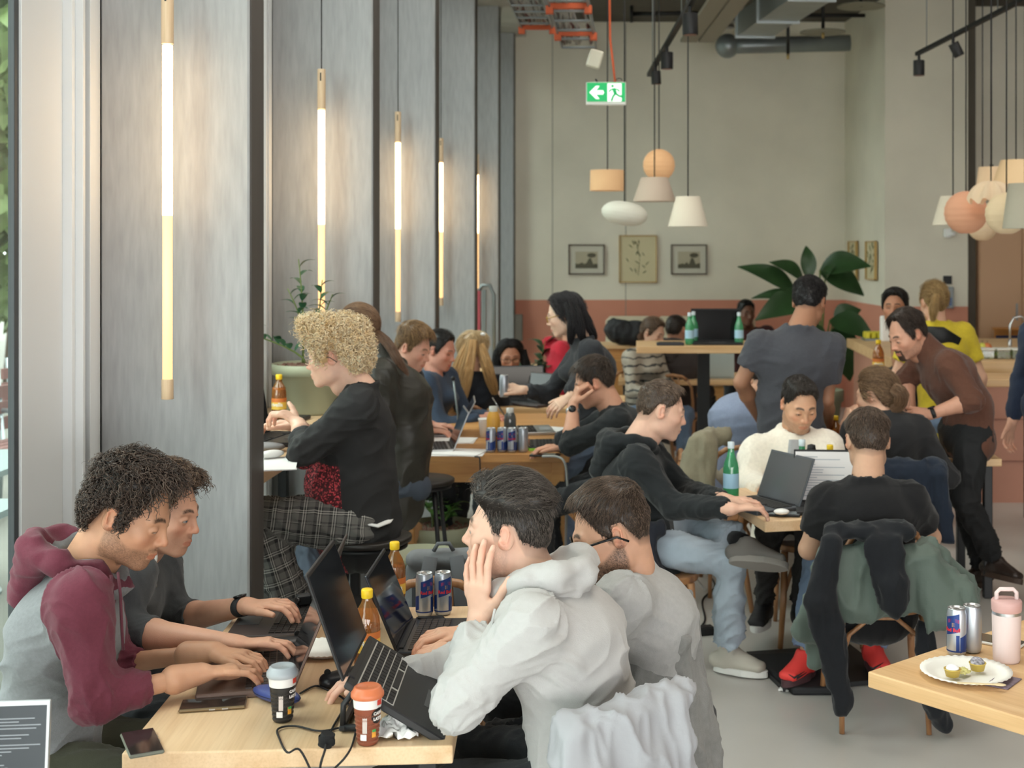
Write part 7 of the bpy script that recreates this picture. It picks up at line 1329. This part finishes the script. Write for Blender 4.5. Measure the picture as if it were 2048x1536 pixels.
person('man in black hoodie and light jeans sitting sideways with one ankle on his knee', P(1300,1085,Y), 97,
    dict(c=P(1322,820,Y), yaw=97, pitch=14, s=1.02, skin='dbaf98', hair=shorth('4a3b31','7d6a5a',.014,.004,15,'fwd',2400,.018,front=.016,fade=.07,scalp=.6)), dict(mat=M_bkh, hood=True, name='hoodie', loose=1.08, collar='none', folds=.010, hoodbig=.95), dict(mat=M_jean, loose=1.02, flare=1.45),
    arms=(dict(el=P(1345,1012,Y-.28), w=T(1462,1018,.80), d=(.95,.25,.05), n=(0,0,-1), curls=typ, cuff=.96), dict(el=P(1370,985,Y+.2), w=T(1452,1000,.80), d=(.95,.1,0), n=(0,0,-1), curls=typ, cuff=.92)),
    legs=(dict(kn=P(1462,1122,Y-.13), an=P(1455,1300,5.86), toe=(.75,-.35,0), hem=.90), dict(kn=P(1385,1052,Y+.22), an=P(1492,1088,Y-.16), toe=(.98,-.1,-.10), up=(.10,.62,.78), hem=.82, sock=M_bk)),
    J=dict(neck=P(1268,885,Y), chest=P(1262,965,Y), waist=P(1285,1040,Y), sr=P(1275,925,Y-.2), sl=P(1300,910,Y+.2)), vox=(.0032,.008), shoes=SL)
for o in CUR['root'].children:
    if o.name.startswith('shoe') and o.matrix_world.translation is not None and o == [c for c in CUR['root'].children if c.name.startswith('shoe')][-1]: o.data.materials[0] = SG[0]; o.children[0].data.materials[0] = SG[1]
Y = 6.5
M_fle = cloth('cream_fleece', 'f0e8da', .5, var=.06)
def lap(S, d):
    nk, f, r = d['nk'], d['f'], d['r']
person('man in cream fleece jacket facing the camera, looking down at his phone', P(1585,1040,Y), 8,
    dict(c=P(1598,808,Y-.06), yaw=14, pitch=24, s=1.02, skin='cf9f80', hair=shorth('231e1b','3c342f',.018,.004,17,'fwd',2400,.02,fade=.07,scalp=.7), beard=.3, lid=.003), dict(mat=M_fle, name='fleece_jacket', loose=1.22, collar='big', folds=.007), dict(mat=mat('black_cargo', '2c2b2b', .85, var=.1)),
    arms=(dict(w=P(1530,985,Y-.42), el=P(1500,965,Y-.1), d=(.5,-.3,.3)), dict(w=P(1640,985,Y-.42), el=P(1668,960,Y-.1))), legs=(dict(kn=P(1540,1060,Y-.45), an=P(1528,1205,6.35), toe=(-.3,-.9,0)), dict(kn=P(1620,1060,Y-.45), an=P(1600,1215,6.3), toe=(.1,-1,0))),
    J=dict(neck=P(1592,868,Y), chest=P(1582,930,Y), sr=P(1515,905,Y-.02), sl=P(1652,895,Y-.02)), vox=(.0034,.009), shoes=SW)
g = G(); nk = CUR['nk']; g.tube([P(1592,880,Y-.15)-CUR['base'], P(1592,930,Y-.185)-CUR['base'], P(1590,980,Y-.19)-CUR['base']], [.035,.045,.03], 10, flat=.3, up=(0,1,0)); g.build('grey_shirt', cloth('pale_grey', 'a4a4a6'), CUR['root'])
Y = 5.32
person('man in black T-shirt seen from behind on the chair hung with coats', P(1740,1165,Y), 178,
    dict(c=P(1735,882,Y+.10), yaw=180, pitch=14, s=1.03, skin='c39a80', hair=shorth('3d3028','6b594c',.018,.006,19,'down',3200,.025,fade=.05)), dict(mat=M_bk, name='t_shirt', sleeve='short', loose=1.10, collar='crew', folds=.008), dict(mat=M_jean2, loose=1.1, flare=1.2),
    arms=(dict(el=P(1862,1075,Y+.12), w=P(1800,1025,Y+.42), d=(-.3,1,0)), dict(el=P(1618,1098,Y+.05), w=P(1655,1035,Y+.40), d=(.3,1,0), thick=1.05)), legs=(dict(kn=P(1700+110,1120,Y+.42), an=P(1745,1288,5.85), toe=(.1,-1,-.0), up=(0,0,1)), dict(kn=P(1640,1115,Y+.42), an=P(1612,1308,5.72), toe=(-.6,-.8,0))),
    J=dict(neck=P(1735,958,Y), chest=P(1738,1035,Y-.02), waist=P(1740,1100,Y), sl=P(1655,1005,Y), sr=P(1818,1000,Y)), vox=(.0032,.008), shoes=SR, sw=.2)
for sh_ in [c for c in CUR['root'].children if c.name.startswith('shoe')]:
    vs = np.array([tuple(v.co) for v in sh_.data.vertices]); c = vs.mean(0); ys = vs[:,1].min(); g = G()
    for k, w_ in ((.0,.030),(.045,-.025)):
        q = vs[np.argmin(np.abs(vs-(A3((c[0]+w_, ys, c[2]-.01+k)))).sum(1))]; g.tube([q+A3((-.03,-.003,.004)), q+A3((-.008,-.006,-.010)), q+A3((.035,-.003,.016))], [.0015,.0055,.0012], 6)
    g.build('dark_marks', M_blk, sh_)
Y = 6.9
person('man standing with his back to the camera in a dark grey T-shirt', P(1588,870,Y), 172,
    dict(c=P(1618,605,Y+.10), yaw=160, pitch=22, s=1.0, skin='9f7258', hair=shorth('141214','2c2828',.024,.010,21,'mess',2600,.03,mess=.6)), dict(mat=cloth('anthracite_jersey', '45464c'), name='t_shirt', sleeve='short', loose=1.10, collar='crew', folds=.009), dict(mat=M_dk, loose=1.0),
    arms=(dict(el=P(1652,800,Y+.02), w=P(1655,860,Y+.25), d=(-.4,.8,-.2)), dict(el=P(1482,765,Y), w=P(1525,845,Y+.22), d=(.3,.8,-.2))),
    J=dict(neck=P(1598,655,Y), chest=P(1590,725,Y), waist=P(1578,800,Y), sl=P(1520,690,Y), sr=P(1662,695,Y)), stand=True, vox=MV, shoes=SW)
Y = 7.4
person('seated person in pale blue shirt, mostly hidden behind the cream jacket', P(1470,935,Y), 172, dict(c=P(1530,758,Y+.1), yaw=175, pitch=24, skin='c99a80', hair=shorth('2a2220','40342e')), dict(mat=cloth('pale_blue_shirt', '8f9bb5'), name='shirt', loose=1.15), dict(mat=cloth('beige_trousers','a09686')), arms=(dict(w=P(1540,870,Y+.3)), dict(w=P(1480,905,Y+.3), el=P(1455,885,Y))), J=dict(neck=P(1500,800,Y), sl=P(1465,825,Y), sr=P(1550,825,Y)), vox=BV)
Y = 6.75
person('woman with loose brown bun and dark top, seen from behind, hand at her face', P(1780,960,Y), -165,
    dict(c=P(1752,790,Y+.05), yaw=-130, pitch=8, s=1.0, fem=1, skin='d6a78d', hair=shorth('5c4433','a08264',.020,.018,23,'back',2400,.07,na=.005,mess=.45), tress=ponytail((1785,775,Y-.06),(1805,790,Y-.08),(1800,815,Y-.07),(1782,822,Y-.06), r=(.03,.045,.04,.02), n=260, col='7b5f48')),
    dict(mat=cloth('soft_black', '2a2a2c'), name='top', collar='crew', loose=1.02), dict(mat=M_jdk), arms=(dict(w=P(1840,880,Y+.2)), dict(el=P(1693,900,Y+.05), w=P(1690,848,Y+.10), d=(.25,.1,.95), n=(.8,.2,-.2), curl=(1.0,1.2,.6), start=1.1, cuff=.25)), J=dict(neck=P(1768,832,Y), sl=P(1712,862,Y), sr=P(1835,860,Y)), vox=MV)
Y = 7.05
person('man with goatee in brown turtleneck, standing and leaning forward over folded forearms', P(1930,865,Y), -78,
    dict(c=P(1815,668,Y-.02), yaw=-66, pitch=24, s=1.02, skin='c9957c', hair=shorth('2b221e','4a3c34',.020,.008,25,'side',2400,.035,rec=.012), beard=.35, goatee=1, lid=.003), dict(mat=mat('brown_knit', '5e3f33', .95, var=.06, vs=90, bump=.35, bs=260, sheen=.12, spec=.2), name='sweater', sleeve='rolled', loose=1.08, collar='turn', folds=.009, low=.05), dict(mat=mat('black_jeans', '17181a', .8, var=.1), loose=1.12, flare=1.1),
    arms=(dict(el=P(1810,762,Y+.15), w=P(1822,815,Y+.02), d=(.3,-.1,-.9), n=(-.3,.2,-.3), curl=(.3,.5,.3), sleeve='rolled'), dict(el=P(1945,800,Y-.25), w=P(1862,828,Y-.22), d=(-.95,.05,-.15), n=(0,.8,-.6), curl=(.5,.8,.4), sleeve='rolled')),
    legs=(dict(kn=P(1925,985,Y+.12), an=P(1965,1135,7.3), toe=(-.8,-.5,0)), dict(kn=P(1930,1000,Y-.12), an=P(1990,1120,7.1), toe=(.6,-.75,0), up=(.2,.2,1))),
    J=dict(neck=P(1858,700,Y), chest=P(1900,755,Y), waist=P(1935,815,Y), sl=P(1900,728,Y-.18), sr=P(1850,715,Y+.2)), stand=True, vox=(.0034,.009), shoes=SB)
a = CUR['AR'][1]; watch(a[3], a[2], M_steel, r=.030)
Y = 7.3
person('person in navy sweater cut off by the right edge of the frame', P(2150,832,Y), -60, dict(c=P(2155,625,Y), yaw=-60, skin='d0a088', hair=shorth('3a2c24','54443a')), dict(mat=cloth('navy_sweat', '2a3346'), name='sweater', loose=1.1), dict(mat=cloth('navy_trouser','27303f')), arms=(dict(), dict(el=P(2066,810,Y-.15), w=P(2070,875,Y-.2), d=(.4,0,-.8), cuff=.8)), J=dict(sl=P(2092,720,Y-.12)), stand=True, vox=BV, shoes=SW)
Y = 8.3
person('blonde woman in a yellow T-shirt standing at the counter, seen from behind', P(1888,830,Y), 165,
    dict(c=P(1868,605,Y+.05), yaw=-170, pitch=8, s=.98, fem=1, skin='dcae94', hair=shorth('8a6a42','c8aa78',.018,.014,27,'back',1400,.07), tress=ponytail((1872,590,Y-.10),(1868,620,Y-.13),(1866,645,Y-.12), r=(.02,.035,.015), col='a98a5c')), dict(mat=cloth('yellow_jersey', 'd2bb3a'), sleeve='short', name='t_shirt', loose=1.08, collar='crew'), dict(mat=M_jean2), J=dict(neck=P(1875,645,Y), sl=P(1828,668,Y), sr=P(1925,668,Y)), stand=True, vox=BV, shoes=SW)
g = G(); g.tube([P(1850,668,Y-.13)-CUR['base'], P(1882,672,Y-.15)-CUR['base'], P(1915,690,Y-.14)-CUR['base']], [.05,.06,.05], 10, flat=.3, up=(0,1,0)); g.build('dark_strap', M_blk, CUR['root'])
Y = 9.1
person('person with dark hair behind the leaning man, only the crown of the head showing', P(1790,880,Y), 20, dict(c=P(1790,615,Y), yaw=-20, skin='b88468', hair=shorth('1a1818','3a3634',.025,.014,29,'mess')), dict(mat=M_dk, name='sweater'), dict(mat=M_jdk), stand=True, vox=BV)
Y = 11.0
person('woman with a low bun and black-striped beige sweater, bent over a table at the back', P(1285,830,Y), 30,
    dict(c=P(1306,665,Y), yaw=60, pitch=22, fem=1, s=.98, skin='d8aa92', hair=shorth('4c3a2e','8a6f58',.014,.012,31,'back',900,.05), tress=ponytail((1286,668,Y),(1280,675,Y-.02),(1290,680,Y-.02), r=(.02,.03,.02), n=120)), dict(mat=ms_, name='striped_sweater', loose=1.05), dict(mat=M_jean2), J=dict(neck=P(1292,695,Y), sl=P(1310,715,Y+.1), sr=P(1262,715,Y-.1)), vox=BV)
Y = 11.3
person('man with short dark hair and brown-grey hoodie seen from behind under the tall bar table', P(1352,830,Y), 160, dict(c=P(1352,660,Y), yaw=150, pitch=10, s=1.0, skin='c08e74', hair=shorth('2c2420','4a3f38',.014,.008,33,'down',900,.02)), dict(mat=cloth('taupe_sweat', '3f3938'), name='hoodie', loose=1.2, hood=True), dict(mat=M_jdk), J=dict(neck=P(1350,692,Y), sl=P(1312,722,Y), sr=P(1398,722,Y)), vox=BV)
Y = 13.6
person('dark-haired man on the cream banquette looking over the black laptop', P(1495,800,Y), -10, dict(c=P(1492,626,Y-.1), yaw=20, pitch=5, s=1.0, skin='6f4a38', hair=shorth('0f0e0f','201d1c',.022,.010,35,'mess',700)), dict(mat=cloth('maroon_shirt','4a2a2a'), name='sweater'), dict(mat=M_jdk), J=dict(neck=P(1497,655,Y)), vox=BV)

# chairs under the seated people who lean over tables
for lab_, rz_, c_ in (('bentwood chair under the man in the maroon hood',PI/2,(-1.27,3.45)),('bentwood chair under the man in the charcoal zip sweater',PI/2,(-1.44,3.97)),('bentwood chair of the young man bent over his laptop at the third pillar',PI/2,(at(765,7.6),7.6)),('bentwood chair of the woman with very long blonde hair',PI,(at(940,9.2),9.15)),('bentwood chair of the woman with long black hair and glasses',0,(at(1025,10.2),10.2)),('bentwood chair of the man propping his face on his fist',-PI/2,(at(1262,6.97),6.97)),('bentwood chair of the person in the pale blue shirt',PI,(at(1475,7.35),7.35)),('bentwood chair of the woman in the striped sweater',.5,(at(1285,11.1),11.1)),('bentwood chair of the man in the taupe hoodie at the back',PI-.2,(at(1355,11.2),11.2)),('bentwood chair of the half-hidden person with dark hair pulled back',PI/2,(at(855,8.55),8.55))):
    bentchair(c_, rz_, lab_)
